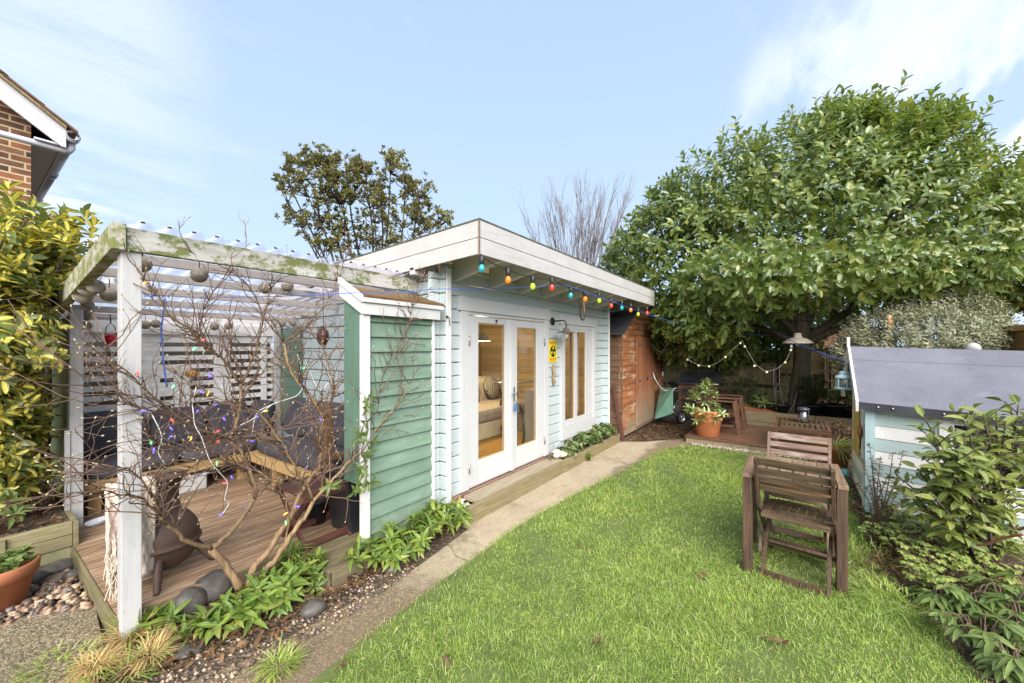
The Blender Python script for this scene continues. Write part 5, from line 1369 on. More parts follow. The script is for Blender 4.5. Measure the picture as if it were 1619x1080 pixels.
for pp, y in (([(304, 640), (306, 655), (308, 672), (318, 690), (325, 710), (332, 728), (345, 745), (356, 757), (360, 765), (357, 780), (355, 790), (362, 796), (352, 812)], 3.0), ([(310, 612), (304, 640)], 3.0), ([(398, 690), (405, 655), (425, 642), (442, 635), (455, 631), (470, 625), (479, 611), (472, 597), (476, 580), (470, 560)], 3.05), ([(484, 574), (492, 592), (505, 618), (521, 602)], 3.05), ([(360, 622), (352, 612), (340, 596), (331, 590)], 3.1), ([(442, 635), (430, 640), (410, 655), (395, 665), (380, 672)], 3.05), ([(240, 655), (256, 690), (250, 715), (262, 735)], 2.95)):
    b.tube(smooth_([P(x, z, y=y + U(-.02, .02)) for x, z in pp]), .0026, 5)
left = [P(px, py, y=y) for px, py, c, y in LED]; cur = left.pop(0); cable = MB()
while left:
    nx_ = min(left, key=lambda q: (q - cur).length); left.remove(nx_)
    if (nx_ - cur).length < .42:
        mid_ = cur.lerp(nx_, .5) + Vector((U(-.02, .02), U(-.02, .02), -.12 * (nx_ - cur).length)); cable.tube(smooth_([cur, mid_, nx_]), .0015, 4)
    elif cable.v:
        cable.build('cable', M['bark'], fl); cable = MB()
    cur = nx_
if cable.v: cable.build('cable', M['bark'], fl)
b.build('wire', M['white_wire'], fl)
# ================================================================ rocks, planting between deck and path
def rock(px, py, wpx, z, lab, mat='stone', sy=.75, sz=.55, seed=0, grp=None):
    p = P(px, py, z=z); dep = p.x * FW[0] + p.y * FW[1]; r = wpx / 2 * dep / FPX
    b = MB(); b.ball((p.x, p.y, p.z + r * sz * .5), (r, r * sy, r * sz), 18, 12, .045, seed)
    o = b.build('cobble', M[mat]); tag(o, lab, 'stone', grp); return o
for i, (px, py, w, lab, m, sz) in enumerate([(298, 966, 54, 'big dark smooth cobble right of the white post foot', 'stone', .85), (333, 940, 84, 'long grey boulder against the deck edge', 'stone', .5), (326, 985, 46, 'brown cobble leaning on the big dark one', 'stone_b', .5), (262, 990, 44, 'flat dark stone at the foot of the white post', 'stone', .4), (302, 1030, 46, 'thin dark slate lying on the gravel', 'stone', .25), (495, 969, 40, 'smooth dark cobble beside the path edge', 'stone', .6), (405, 912, 42, 'grey cobble between the magnolia stems', 'stone', .6), (462, 904, 44, 'dark cobble under the deck step', 'stone', .55), (489, 908, 40, 'dark cobble below the corner of the deck step', 'stone', .6), (517, 923, 34, 'pale grey cobble by the deck step', 'stone', .7), (529, 908, 13, 'small speckled round stone', 'stone', .9), (540, 911, 13, 'small pinkish stone by the deck step', 'stone_b', .7), (622, 903, 26, 'dark cobble under the hellebores by the cupboard', 'stone', .7), (560, 898, 26, 'dark cobble half under leaves by the deck step', 'stone', .6),
                                      (50, 922, 40, 'large flat grey cobble beside the terracotta pot', 'stone', .55), (62, 906, 22, 'mid grey cobble below the timber bed', 'stone', .6), (94, 902, 46, 'long brown-grey cobble below the timber bed', 'stone', .45), (115, 914, 25, 'round dark cobble by the deck corner', 'stone', .75), (88, 919, 30, 'oval brown cobble in the gravel', 'stone_b', .5), (51, 936, 17, 'pinkish cobble in the gravel', 'stone_b', .7)]):
    rock(px, py, w, .0, lab, m, .75, sz, i + 5)
HP = [(455, 950, .16, .21, 'broad bright hellebore below the magnolia stems'), (485, 928, .13, .19, 'bright hellebore beside the deck step'), (375, 990, .12, .17, 'bright hellebore spreading towards the gravel'), (412, 965, .12, .20, 'hellebore close against the magnolia trunk'), (322, 1008, .07, .10, 'low hellebore by the slate'), (250, 1000, .08, .10, 'small leafy plant at the foot of the white post')]
for px, py, R, H, lab in HP:
    p = P(px, py, z=.0); clump('hellebore', lab, 'plant', tuple(p), int(95 * R) + 3, R, H, 'helle', 8, .098, .03, .5, 'hellebores along the path')
for px, py, R, H, lab in ((580, 902, .12, .2, 'hellebore under the white corner trim of the cupboard'), (622, 888, .16, .24, 'hellebore in front of the sage clapboard'), (664, 868, .14, .25, 'hellebore below the lower clapboards'), (692, 848, .12, .32, 'tall hellebore against the cupboard'), (722, 834, .09, .22, 'hellebore spilling over the end of the timber step')):
    p = P(px, py, z=.0); p.y = max(p.y, 2.46); clump('hellebore', lab, 'plant', tuple(p), int(120 * R) + 3, R, H, 'helle', 9, .098, .03, .55, 'hellebores by the cupboard')
p = P(462, 893, z=.06); clump('sedge_tuft', 'drooping pale green tuft behind the magnolia stems', 'plant', (p.x, p.y, .05), 16, .07, .15, 'helle', 6, .11, .012, 1.1)
cl = thing('climber', 'thin climber with hanging leaves on the white cupboard trim', 'plant', (1.80, 2.60, .3))
lv = Leaves(); b = MB(); pp = [P(x, y, y=2.6) for x, y in ((575, 780), (580, 745), (573, 710), (582, 680), (577, 650), (583, 625))]; b.tube(smooth_(pp), .004, 5); b.build('stem', M['twig'], cl)
for x, y in ((585, 628), (580, 645), (577, 668), (573, 690), (567, 688), (588, 696), (585, 712), (578, 723), (572, 745), (566, 745), (560, 776), (583, 765), (590, 760), (569, 770), (520, 768), (530, 765)):
    p = P(x, y, y=2.58); rosette(lv, p, (U(-.4, .4), -1, U(-.6, .1)), 5, .062, .026, (.6, 1.3), .6)
lv.build('foliage', M['peony'], cl)
# dried grass clumps beside the slab
def tuft(name, lab, c, n, R, L, mat='straw', lean=1.0, w=.004):
    lv = Leaves()
    for i in range(n):
        a = U(0, 6.28); r = R * math.sqrt(U(0, 1)); e = U(.15, 1) * lean
        lv.add((c[0] + r * math.cos(a), c[1] + r * math.sin(a), c[2] + U(0, .05)), (math.cos(a + U(-1, 1)) * e, math.sin(a + U(-1, 1)) * e, U(.25, .8)), (0, 0, 1), L * U(.5, 1.2), w * U(.7, 1.4), U(.4, 1.3))
    return tag(lv.build(name, M[mat], None, fold=.1), lab, 'grass')
p = P(152, 1062, z=0); tuft('dead_grass_clump', 'flattened clump of dry straw-coloured grass at the slab corner', tuple(p), 320, .055, .075)
p = P(235, 1045, z=0); tuft('dead_grass_clump', 'smaller clump of dry grass beside the post foot', tuple(p), 240, .06, .09)
p = P(196, 1000, z=.01); tuft('dead_grass_clump', 'tuft of dead grass standing round the white post', (.575, 3.0, 0), 160, .05, .12, lean=.5)
p = P(200, 1070, z=0); tuft('green_tuft', 'green weeds in the dead grass by the slab', tuple(p), 120, .14, .09, 'grassm', .8, .006)
p = P(440, 1060, z=0); tuft('green_tuft', 'green grass tuft growing on the path edge', tuple(p), 160, .06, .08, 'grassm', .8, .005)
p = P(95, 1060, z=0); tuft('green_tuft', 'small green grass tuft in front of the slab', tuple(p), 160, .14, .06, 'grassm', .8, .005)
# ================================================================ left border: timber bed, pot, shrub, fence
rb = thing('raised_bed', 'green-stained timber raised bed beside the pergola', 'bed', (-.5, 4.5, 0))
b = MB(); b.box((-1.8, 4.50, .125), (.528, 4.55, .215)); b.box((-1.8, 4.50, .218), (.528, 4.55, .31)); b.build('board', M['sleeper'], rb, .005)
b = MB(); b.box((.10, 4.475, .10), (.21, 4.498, .305)); b.build('stake', M['sleeper'], rb, .004)
b = MB(); b.box((-1.8, 4.505, -.03), (.515, 4.56, .12)); b.build('concrete_base', plain('mossy_concrete', (.26, .25, .14), .9, var=.35, scale=7, bump=.2), rb)
b = MB(); b.box((.53, 4.50, .0), (.56, 4.9, .30)); b.build('end_board', M['sleeper'], rb, .004)
b = MB(); b.box((-1.8, 4.556, 0), (.527, 6.3, .285)); b.build('bed_earth', M['earth'], rb)
p = P(-3, 962, z=0); tp = thing('terracotta_pot', 'terracotta pot of small leafy plants beside the gravel at the left edge', 'pot', tuple(p))
b = MB(); b.lathe([(.11, 0), (.152, .19), (.17, .195), (.176, .26), (.168, .27), (.158, .27), (.15, .235), (.001, .23)], p, 32); b.build('pot', M['terra_dk'], tp)
lv = Leaves()
for k in range(34):
    a = U(0, 6.28); r = .14 * math.sqrt(U(0, 1)); rosette(lv, p + Vector((r * math.cos(a), r * math.sin(a), .25 + U(0, .05))), (U(-.4, .4), U(-.4, .4), 1), 7, .05, .03, (.6, 1.4), .3)
lv.build('foliage', M['peony'], tp)
fn = thing('garden_fence', 'dark damp board fence behind the variegated shrub', 'fence', (-1, 6.3, .2))
b = MB(); z = .28
while z < 2.0:
    b.hexa([(-4, 6.29, z), (.50, 6.29, z), (.50, 6.30, z), (-4, 6.30, z), (-4, 6.296, z + .135), (.50, 6.296, z + .135), (.50, 6.30, z + .135), (-4, 6.30, z + .135)]); z += .122
b.build('panel', M['fence'], fn)
b = MB(); b.box((.505, 6.25, .1), (.60, 6.35, 2.1)); b.build('post', M['fence_dark'], fn)
b = MB(); b.box((.60, 6.27, .1), (2.7, 6.30, 2.0)); b.build('rear_panel', plain('weathered_grey_boards', (.105, .098, .075), .9, var=.4, scale=4), fn)
b = MB(); q = P(76, 640, y=6.1); b.tube([(q.x, q.y, .2), (q.x, q.y, 2.05)], .03, 12); tag(b.build('drain_pipe', plain('brown_drain_pipe', (.055, .03, .03), .35)), 'dark brown drainpipe standing between shrub and pergola', 'pipe')
q0 = P(45, 585, y=5.6); q1 = P(52, 760, y=5.5); b = MB(); b.bar(q0, q1, .05, .03, (0, 1, 0)); tag(b.build('white_batten', M['post_paint']), 'thin white flaking batten standing inside the variegated shrub', 'batten')
# variegated shrub
el = thing('variegated_shrub', 'tall yellow and green variegated evergreen shrub by the pergola', 'shrub', (-.05, 5.1, .28))
cfg = dict(seg=[.16, .10, .06], wob=[.08, .13, .16], up=[.05, .03, .0], kids=[9, 7, 0], len=[1.6, .75, .30], t0=[.3, .25, 0], ang=[.65, .7, 0], rk=[.5, .45, .4], taper=.35)
b = MB(); tp_ = []
for (x, y, d) in ((-.05, 5.1, (.04, -.05, 1)), (.0, 5.2, (.05, -.05, 1)), (-.25, 5.15, (-.2, -.15, 1)), (-.1, 5.0, (-.05, -.35, 1)), (-.55, 5.2, (-.3, -.1, 1))):
    grow(b, (x, y, .27), d, U(1.5, 2.05), .022, 0, cfg, tp_, 6)
for px, py, y in ((82, 335, 4.9), (125, 405, 5.1), (100, 350, 5.0), (30, 320, 4.9), (110, 440, 5.2), (70, 390, 4.9), (110, 500, 5.2), (85, 560, 5.2), (40, 350, 4.6), (15, 420, 4.5), (60, 450, 4.7), (20, 520, 4.5), (60, 540, 4.8), (5, 380, 4.4), (90, 425, 4.9), (30, 480, 4.7), (70, 500, 4.8), (10, 560, 4.6), (45, 410, 4.8), (100, 380, 5.0), (40, 520, 4.6), (30, 600, 4.8), (15, 640, 4.7), (60, 620, 5.0), (25, 650, 4.8), (60, 665, 5.0), (92, 690, 5.3), (40, 700, 4.9), (15, 720, 4.7), (75, 735, 5.1), (50, 765, 5.0), (95, 640, 5.3), (85, 775, 5.2), (20, 780, 4.8)):
    e = P(px, py, y=y); s0 = Vector((-.05 + U(-.15, .15), 5.1, U(.9, 1.5) if py < 600 else U(.4, .6))); m = s0.lerp(e, .6) + Vector((0, 0, .12)); b.tube(smooth_([s0, m, e]), .006, 5)
    for t_ in (.35, .5, .62, .72, .82, .9, 1.0):
        q = s0.lerp(m, t_ * 2) if t_ < .5 else m.lerp(e, t_ * 2 - 1)
        for w in range(3): tp_.append((q + Vector((U(-.10, .10), U(-.12, .12), U(-.10, .10))), ((e - m).normalized() + Vector((U(-.8, .8), U(-.8, .8), U(-.3, .7)))).normalized(), 2))
b.build('branches', M['bark'], el)
lv = Leaves()
for p, d, l in tp_:
    if p.z < .75 and U(0, 1) < .5 or (p.x > .45 and p.z < 2.0): continue
    k = 4
    for q in range(k):
        c = p - Vector(d) * (.035 * q); rosette(lv, c, d, 3, .095, .043, (.5, 1.0) if q == 0 else (.8, 1.25), .25)
lv.build('foliage', M['elae'], el)
clump('bed_seedling', 'dark leafy seedlings at the foot of the variegated shrub', 'plant', (.12, 4.72, .285), 14, .2, .5, 'peony', 6, .085, .035, .4)
clump('bed_seedling', 'leafy sprout by the green side wall', 'plant', (.40, 5.0, .285), 10, .12, .55, 'elae', 6, .075, .033, .4)
# ================================================================ brick house on the left
hs = thing('brick_house', 'multi-brick house gable with white bargeboard beyond the fence', 'house', (-3, 9, 0))
WYH = 7.4; hx = P(49, 300, y=WYH).x
e0 = P(104, 206, y=7.12); e0l = P(104, 250, y=7.12)
top0 = P(0, 124, y=7.12); slope_ = (top0.z - e0.z) / (e0.x - top0.x)
XR = -4.2; zl = lambda x, base: base.z + slope_ * (base.x - x)
b = MB(); b.prism([(hx, WYH, -.2), (hx, WYH, zl(hx, e0) - .12), (XR, WYH, zl(XR, e0) - .12), (2 * XR - hx, WYH, zl(hx, e0) - .12), (2 * XR - hx, WYH, -.2)], (0, 7, 0)); b.build('wall', M['brick'], hs)
low0 = P(0, 158, y=7.12); lowe = P(97, 232, y=7.12); sl2 = (low0.z - lowe.z) / (lowe.x - low0.x)
b = MB(); b.prism([(e0.x, 7.10, e0.z), (XR, 7.10, zl(XR, e0)), (XR, 7.10, lowe.z + sl2 * (lowe.x - XR)), (lowe.x, 7.10, lowe.z), (e0.x, 7.10, lowe.z)], (0, .025, 0)); b.build('bargeboard', M['upvc'], hs)
b = MB(); th_ = .05
for k in range(22):
    s0 = -.09 + k * .26; xx = e0.x - s0; z0 = zl(xx, e0) + .03 + .012; x2 = xx - .30; z2 = zl(x2, e0) + .03
    b.prism([(xx, 7.02, z0), (x2, 7.02, z2), (x2, 7.02, z2 + .022), (xx, 7.02, z0 + .022)], (0, 7.5, 0))
b.build('roof', M['tile'], hs)
b = MB(); b.prism([(e0.x + .0, 7.05, e0.z + .003), (XR, 7.05, zl(XR, e0) + .003), (XR, 7.05, zl(XR, e0) + .032), (e0.x + .0, 7.05, e0.z + .032)], (0, .16, 0)); b.build('verge_mortar', plain('verge_mortar', (.34, .26, .14), .9, var=.4, scale=30, bump=.4), hs)
zs = lowe.z + .015
b = MB(); b.box((hx + .003, 7.126, zs), (e0.x - .03, 14.2, zs + .02)); b.build('soffit', M['soffit_grey'], hs)
b = MB(); b.box((e0.x - .028, 7.126, zs - .01), (e0.x - .006, 14.2, e0.z - .02)); b.build('fascia', M['upvc'], hs)
gx = e0.x + .055; gz = e0.z - .05
b = MB()
for k in range(4):
    b.surf(lambda u, v, k=k: Vector((gx + .058 * math.cos(math.pi + math.pi * v), 7.06 + 1.75 * (k + u), gz + .058 * math.sin(math.pi + math.pi * v))), 1, 10)
    b.tube([(gx, 7.06 + 1.75 * k + .02, gz - .012), (gx, 7.06 + 1.75 * k + .11, gz - .012)], .066, 14, False)
o = b.build('gutter', M['gutter'], hs); o.modifiers.new('thick', 'SOLIDIFY').thickness = .004
b = MB(); q = P(112, 240, y=7.18); b.tube([(gx, 7.2, gz - .05), (gx, 7.2, q.z + .05), (gx - .02, 7.2, q.z + .01), (gx - .06, 7.2, q.z - .002), (-3.0, 7.2, q.z - .02)], .036, 14); b.build('downpipe', M['upvc'], hs)
for pa, pb, nm in (((-10, 362, 6.2), (186, 420, 5.95), 'lower'), ((90, 370, 7.3), (190, 400, 6.0), 'upper')):
    p0, p1 = P(pa[0], pa[1], y=pa[2]), P(pb[0], pb[1], y=pb[2]); b = MB(); b.tube([p0.lerp(p1, i / 8) + Vector((0, 0, -.05 * math.sin(math.pi * i / 8))) for i in range(9)], .006, 5)
    tag(b.build('cable', M['black_wire']), 'thin black cable sagging to the pergola roof, %s of two' % nm, 'cable')
# ================================================================ festoon bulbs and lines
fs = thing('festoon_lights', 'string of coloured glass festoon bulbs along the cabin fascia', 'lights', (4.5, 2.08, 2.3))
FB = [(366, 234, 288, 'teal'), (516, 305, 352, 'orange'), (656, 348, 391, 'lime'), (765, 358, 398, 'red'), (872, 408, 440, 'teal'), (955, 432, 465, 'orange'), (1034, 444, 477, 'lime'), (1103, 475, 503, 'red'), (1163, 490, 516, 'teal'), (1214, 505, 530, 'orange'), (1256, 530, 557, 'lime'), (1307, 525, 550, 'red')]
FYL = 2.085
prev = None; cw = MB()
for x, yt, yb, c in FB:
    top = P(660 + x / 3.6, 340 + yt / 3.6, y=FYL); bc = P(660 + x / 3.6, 340 + yb / 3.6, y=FYL)
    bc.x = top.x = (top.x + bc.x) / 2
    r = .036; bc.z = min(bc.z, top.z - .10); sz = .062
    b = MB(); b.lathe([(.017, -.07), (.021, -.066), (.021, -.005), (.012, .004), (.001, .006)], top, 14); s_ = b.build('socket', M['black_plastic'], fs)
    b = MB(); c0 = top + Vector((0, 0, -.105)); b.lathe([(.001, -.030), (.012, -.027), (.022, -.017), (.027, -.002), (.025, .012), (.019, .025), (.014, .042)], c0, 16); b.build('bulb', M['bulb_' + c], fs)
    if prev is not None:
        cw.tube([prev.lerp(top, i / 6) + Vector((0, 0, -.05 * (top - prev).length * 4 * (i / 6) * (1 - i / 6))) for i in range(7)], .006, 5)
    prev = top
cw.build('cable', M['black_wire'], fs)
wl = thing('washing_line', 'long blue plastic line strung from the pergola past the cabin to the tree', 'line', (4, 2, 2))
b = MB()
def sag(a, c, s, n=12): return [a.lerp(c, i / n) + Vector((0, 0, -s * 4 * (i / n) * (1 - i / n))) for i in range(n + 1)]
a0, a1, a2, a3, a4, a5 = P(268, 468, y=4.9), P(560, 463, y=2.58), P(690, 457, y=2.56), P(896, 451, y=2.07), P(1018, 495, y=2.05), P(1218, 530, x=9.4)
b.tube(sag(a0, a1, .02) + sag(a1, a2, .01)[1:] + sag(a2, a3, .01)[1:] + sag(a3, a4, .0)[1:] + sag(a4, a5, .10, 16)[1:], .0032, 5)
b.build('cord', M['blue_rope'], wl)
b = MB(); b.tube(sag(P(1232, 530, x=9.4), P(1345, 574, d=4.35), .02) + sag(P(1345, 574, d=4.35), P(1619, 577, d=3.6), .012)[1:] + [P(1700, 560, d=3.4)], .005, 5)
b.build('tail_cord', M['blue_rope'], wl)
sl_ = thing('swag_lights', 'white cord of tiny warm bulbs hung in two swags below the tree', 'lights', tuple(P(1150, 560, x=8.9)))
pA = [P(940 + x / 3.6, 440 + y / 3.6, x=8.8) for x, y in ((430, 320), (470, 390), (530, 460), (592, 493), (652, 498), (700, 480), (745, 445), (830, 365), (842, 355), (855, 385), (910, 480), (945, 512), (980, 530), (1035, 515), (1085, 475), (1112, 420), (1125, 380))]
b = MB(); b.tube(smooth_(pA), .003, 5); b.tube(smooth_([P(940 + x / 3.6, 440 + y / 3.6, x=8.6) for x, y in ((318, 365), (340, 395), (388, 416), (430, 320))]), .0038, 5); b.build('wire', M['white_wire'], sl_)
for x, y in ((430, 320), (530, 460), (592, 493), (652, 498), (745, 445), (830, 365), (855, 385), (910, 495), (980, 530), (1085, 475), (1117, 405)):
    p = P(940 + x / 3.6, 440 + y / 3.6, x=8.8); b = MB(); b.ball(p + Vector((0, 0, -.012)), .021, 10, 7); b.build('bulb', M['fairy'], sl_)
# ================================================================ wooden shed
shd = thing('wooden_shed', 'orange-brown weathered wooden shed with double doors and a black felt roof', 'shed', (8.3, 3.6, 0))
SX0, SX1, SYF, SXM = 6.90, 9.74, 2.50, 8.30
ze, zp = 1.90, 2.72
gz_ = lambda x: ze + (zp - ze) * (1 - abs(x - SXM) / (SX1 - SXM)) if x > SXM else ze + (zp - ze) * (1 - (SXM - x) / (SXM - SX0))
b = MB(); z = .03
while z < zp - .05:
    zt = z + .122
    x0, x1 = SX0, SX1
    if z > ze - .1:
        x0 = SX0 + (SXM - SX0) * max(0, (z - ze)) / (zp - ze); x1 = SX1 - (SX1 - SXM) * max(0, (z - ze)) / (zp - ze)
        xt0 = SX0 + (SXM - SX0) * min(1, max(0, (zt - ze)) / (zp - ze)); xt1 = SX1 - (SX1 - SXM) * min(1, max(0, (zt - ze)) / (zp - ze))
    else: xt0, xt1 = x0, x1
    b.hexa([(x0, SYF, z), (x1, SYF, z), (x1, SYF + .03, z), (x0, SYF + .03, z), (xt0, SYF + .012, zt), (xt1, SYF + .012, zt), (xt1, SYF + .03, zt), (xt0, SYF + .03, zt)]); z += .116
b.build('front_wall', M['shed_x'], shd)
for (xa, sgn) in ((SX0, 1), (SX1, -1)):
    b = MB(); z = .03
    while z < ze - .02:
        zt = z + .122
        b.hexa([(xa, SYF + .032, z), (xa + sgn * .03, SYF + .032, z), (xa + sgn * .03, 5.0, z), (xa, 5.0, z), (xa + sgn * .012, SYF + .032, zt), (xa + sgn * .03, SYF + .032, zt), (xa + sgn * .03, 5.0, zt), (xa + sgn * .012, 5.0, zt)])
        z += .116
    b.build('side_wall', M['shed_y'], shd)
b = MB(); b.box((SX0 + .03, 4.96, .02), (SX1 - .03, 4.99, 2.4)); b.build('rear_wall', M['shed_y'], shd)
b = MB()
for (xa, xb) in ((SX0 - .10, SXM), (SX1 + .10, SXM)):
    za = ze - .03
    b.hexa([(xa, SYF - .09, za), (xb, SYF - .09, zp + .03), (xb, 5.1, zp + .03), (xa, 5.1, za), (xa, SYF - .09, za + .035), (xb, SYF - .09, zp + .065), (xb, 5.1, zp + .065), (xa, 5.1, za + .035)])
b.build('roof', M['felt'], shd)
b = MB(); b.box((SX0 - .01, SYF - .016, .02), (SX0 + .045, SYF - .001, ze)); b.box((SX1 - .045, SYF - .016, .02), (SX1 + .01, SYF - .001, ze)); b.build('corner_trim', M['shed_y'], shd)
for (x0, x1, mm) in ((7.73, 8.31, 'shed_door'), (8.315, 8.90, 'shed_door')):
    b = MB(); n = 5; w = (x1 - x0) / n
    for k in range(n): b.box((x0 + k * w, SYF - .03, .09), (x0 + (k + 1) * w - .004, SYF - .004, 1.86))
    dd = b.build('door', M[mm], shd, .002)
    if x0 > 8: dd['label'] = 'door leaf bleached grey along its lower half'
    for z in (.98, 1.70):
        hx0 = x0 + .02 if x0 < 8 else x1 - .26
        b = MB(); b.box((hx0, SYF - .036, z - .02), (hx0 + .24, SYF - .0305, z + .02)); b.build('strap_hinge', M['dull_steel'], dd)
b = MB(); b.lathe([(.001, 0), (.028, .0), (.028, .02), (.001, .022)], (8.36, SYF - .031, 1.0), 12, (0, -1, 0)); b.build('knob', M['black_plastic'], shd)
b = MB(); b.lathe([(.001, 0), (.055, .0), (.055, .012), (.04, .014), (.001, .008)], (7.08, SYF - .002, .20), 16, (0, -1, 0)); b.build('air_vent', M['terra_dk'], shd)
b = MB(); b.bar((6.80, 2.42, .0), (6.86, 2.62, .95), .06, .02, (1, 0, 0)); tag(b.build('leaning_plank', M['mahog']), 'dark red plank leaning in the gap between cabin and shed', 'plank')
# wheelbarrow stood on its nose against the shed
wb = thing('wheelbarrow', 'faded green wheelbarrow stood upright on its nose against the shed', 'wheelbarrow', (9.15, 2.3, 0))
def P9(px, py, y): return P(px, py, y=y)
fr_ = [P9(1036, 664, 2.42), P9(1062, 649, 1.95), P9(1058, 618, 1.98), P9(1043, 613, 2.36)]
bk_ = [v + Vector((.30, .12, 0)) for v in fr_]
q = [P(1034, 664, y=2.42), P(1064, 655, y=2.0), P(1065, 613, y=2.0), P(1044, 612, y=2.40)]
q2 = [v + Vector((.32, .08, .03)) for v in q]; cen = sum(q2, Vector()) / 4; q2 = [cen + (v - cen) * .72 for v in q2]
b = MB(); b.hexa(q + q2); o = b.build('tray', M['green_tray'], wb, .03)
b = MB()
hA = [P(1033, 588, y=2.46), P(1036, 600, y=2.42), P(1052, 618, y=2.2), P(1075, 612, y=1.95), P(1092, 616, y=1.9)]
hB = [P(1048, 588, y=2.35), P(1049, 598, y=2.33), P(1063, 617, y=2.05), P(1076, 616, y=1.95)]
hC = [P(1062, 648, y=2.05), P(1068, 655, y=1.98), P(1077, 661, y=1.96)]; hD = [P(1085, 622, y=1.9), P(1067, 640, y=1.98), P(1068, 650, y=1.97), P(1078, 660, y=1.96)]
for h in (hA, hB, hC, hD): b.tube(smooth_(h), .014, 8)
b.build('tube_frame', M['steel'], wb)
wc = P(1077, 660, y=1.95); b = MB(); axw = Vector((-.45, -.85, 0)); b.lathe([(.11, -.03), (.135, -.028), (.145, 0), (.135, .028), (.11, .03), (.10, .02), (.10, -.02), (.11, -.03)], wc, 26, axw); w_ = b.build('wheel', M['black_plastic'], wb)
b = MB(); d_, s_, u_ = frame(axw)
for k in range(6):
    a = k * math.pi / 3; b.bar(wc, wc + (s_ * math.cos(a) + u_ * math.sin(a)) * .10, .02, .014, d_)
b.lathe([(.092, -.012), (.104, -.012), (.104, .024), (.092, .024), (.092, -.012)], wc, 24, axw); b.lathe([(.001, -.035), (.024, -.035), (.024, .035), (.001, .035)], wc, 12, axw); b.build('rim', M['steel'], w_)
# hutch
hu = thing('rabbit_hutch', 'old wooden hutch with mesh doors and a sloping black felt roof', 'hutch', (9.8, 1.7, 0))
HX, hy1, hy0 = 9.55, P(1073, 605, x=9.55).y, P(1134, 605, x=9.55).y
zt, zb, zk = P(1074, 605, x=9.55).z, .12, P(1085, 588, x=10.1).z
b = MB(); b.hexa([(HX - .06, hy0 - .04, zt - .02), (HX - .06, hy1 + .04, zt - .02), (HX + .6, hy1 + .04, zk - .02), (HX + .6, hy0 - .04, zk - .02), (HX - .06, hy0 - .04, zt + .01), (HX - .06, hy1 + .04, zt + .01), (HX + .6, hy1 + .04, zk + .01), (HX + .6, hy0 - .04, zk + .01)]); b.build('roof', M['felt'], hu)
b = MB(); b.hexa([(HX + .05, hy0, zb), (HX + .55, hy0, zb), (HX + .55, hy1, zb), (HX + .05, hy1, zb), (HX + .05, hy0, zt - .03), (HX + .55, hy0, zk - .05), (HX + .55, hy1, zk - .05), (HX + .05, hy1, zt - .03)]); b.build('box', plain('dark_hutch_inside', (.05, .045, .04), .9), hu)
b = MB(); ym = (hy0 + hy1) / 2
for y in (hy0, ym - .03, hy1 - .06): b.box((HX, y, zb - .1), (HX + .045, y + .06, zt - .025))
for z in (zb, (zt + zb) / 2 - .02, zt - .10): b.box((HX + .004, hy0 + .061, z), (HX + .04, ym - .031, z + .07)); b.box((HX + .004, ym + .031, z), (HX + .04, hy1 - .061, z + .07))
b.build('hutch_frame', M['teak_brown'], hu)
b = MB()
for k in range(9):
    for (ya, yb) in ((hy0 + .061, ym - .031), (ym + .031, hy1 - .061)): b.box((HX + .02, ya, zb + .1 + k * (zt - zb - .2) / 9), (HX + .023, yb, zb + .103 + k * (zt - zb - .2) / 9))
b.build('wire_mesh', M['dull_steel'], hu)
# ================================================================ rear deck with its furniture
rd = thing('rear_deck', 'low wet brown deck at the far end of the lawn', 'deck', (8.3, .4, 0))
DX0, DX1, DYL, DYR, RZ = 7.36, 9.16, 1.53, -1.6, .105
b = MB(); x = DX0
while x < DX1 - .05:
    b.box((x, DYR, RZ - .022), (min(x + .118, DX1), DYL, RZ)); x += .124
b.build('boards', M['deck_wet'], rd, .003)
b = MB(); b.box((DX0 + .02, DYR, -.03), (DX0 + .055, .55, RZ - .024)); b.box((DX0 + .02, .555, -.03), (DX0 + .055, DYL - .02, RZ - .024)); b.build('edging', M['sleeper_y'], rd, .003)
rw = thing('sleeper_wall', 'low wall of two pale sleepers behind the rear deck', 'wall', (9.25, 0, 0))
for k in range(2):
    for (ya, yb) in ((1.0, -.35), (-.356, -1.9)):
        b = MB(); b.box((9.18, yb, -.03 + k * .205), (9.28, ya, .17 + k * .205)); b.build('sleeper', M['sleeper_y'], rw, .01)
sheet('soil', [(9.281, 1.0), (10.85, 1.0), (10.85, -2.6), (9.281, -2.6)], .34, 'earth')
pt_ = thing('terracotta_planter', 'large bright terracotta planter with a variegated shrub on the rear deck', 'planter', (7.62, 1.2, RZ))
b = MB(); b.lathe([(.16, 0), (.172, .012), (.212, .265), (.222, .275), (.222, .285), (.25, .43), (.252, .445), (.236, .45), (.226, .42), (.001, .40)], (7.62, 1.2, RZ), 36); b.build('pot', M['terra'], pt_)
lv = Leaves(); b = MB(); cp = Vector((7.62, 1.2, RZ + .4))
for px, py, dx in ((1110, 612, 0), (1125, 622, .1), (1098, 628, -.05), (1118, 640, 0), (1092, 645, -.1), (1135, 650, .0), (1140, 655, -.1), (1102, 652, -.15), (1120, 655, -.2), (1112, 605, .1), (1130, 640, .1), (1088, 650, .0), (1105, 618, .15), (1118, 618, -.1), (1108, 662, -.22), (1130, 662, -.2), (1122, 610, .05)):
    e = P(px, py, x=7.62 + dx); b.tube(smooth_([cp + Vector((U(-.06, .06), U(-.06, .06), 0)), cp.lerp(e, .5) + Vector((0, 0, .05)), e]), .008, 5)
    for k in range(3): rosette(lv, e + Vector((U(-.05, .05), U(-.06, .06), U(-.05, .03))), (U(-.6, .2), U(-.5, .5), .8), 8, .105, .042, (.6, 1.5), .4)
b.build('branches', M['bark'], pt_); lv.build('foliage', M['fatsia'], pt_)
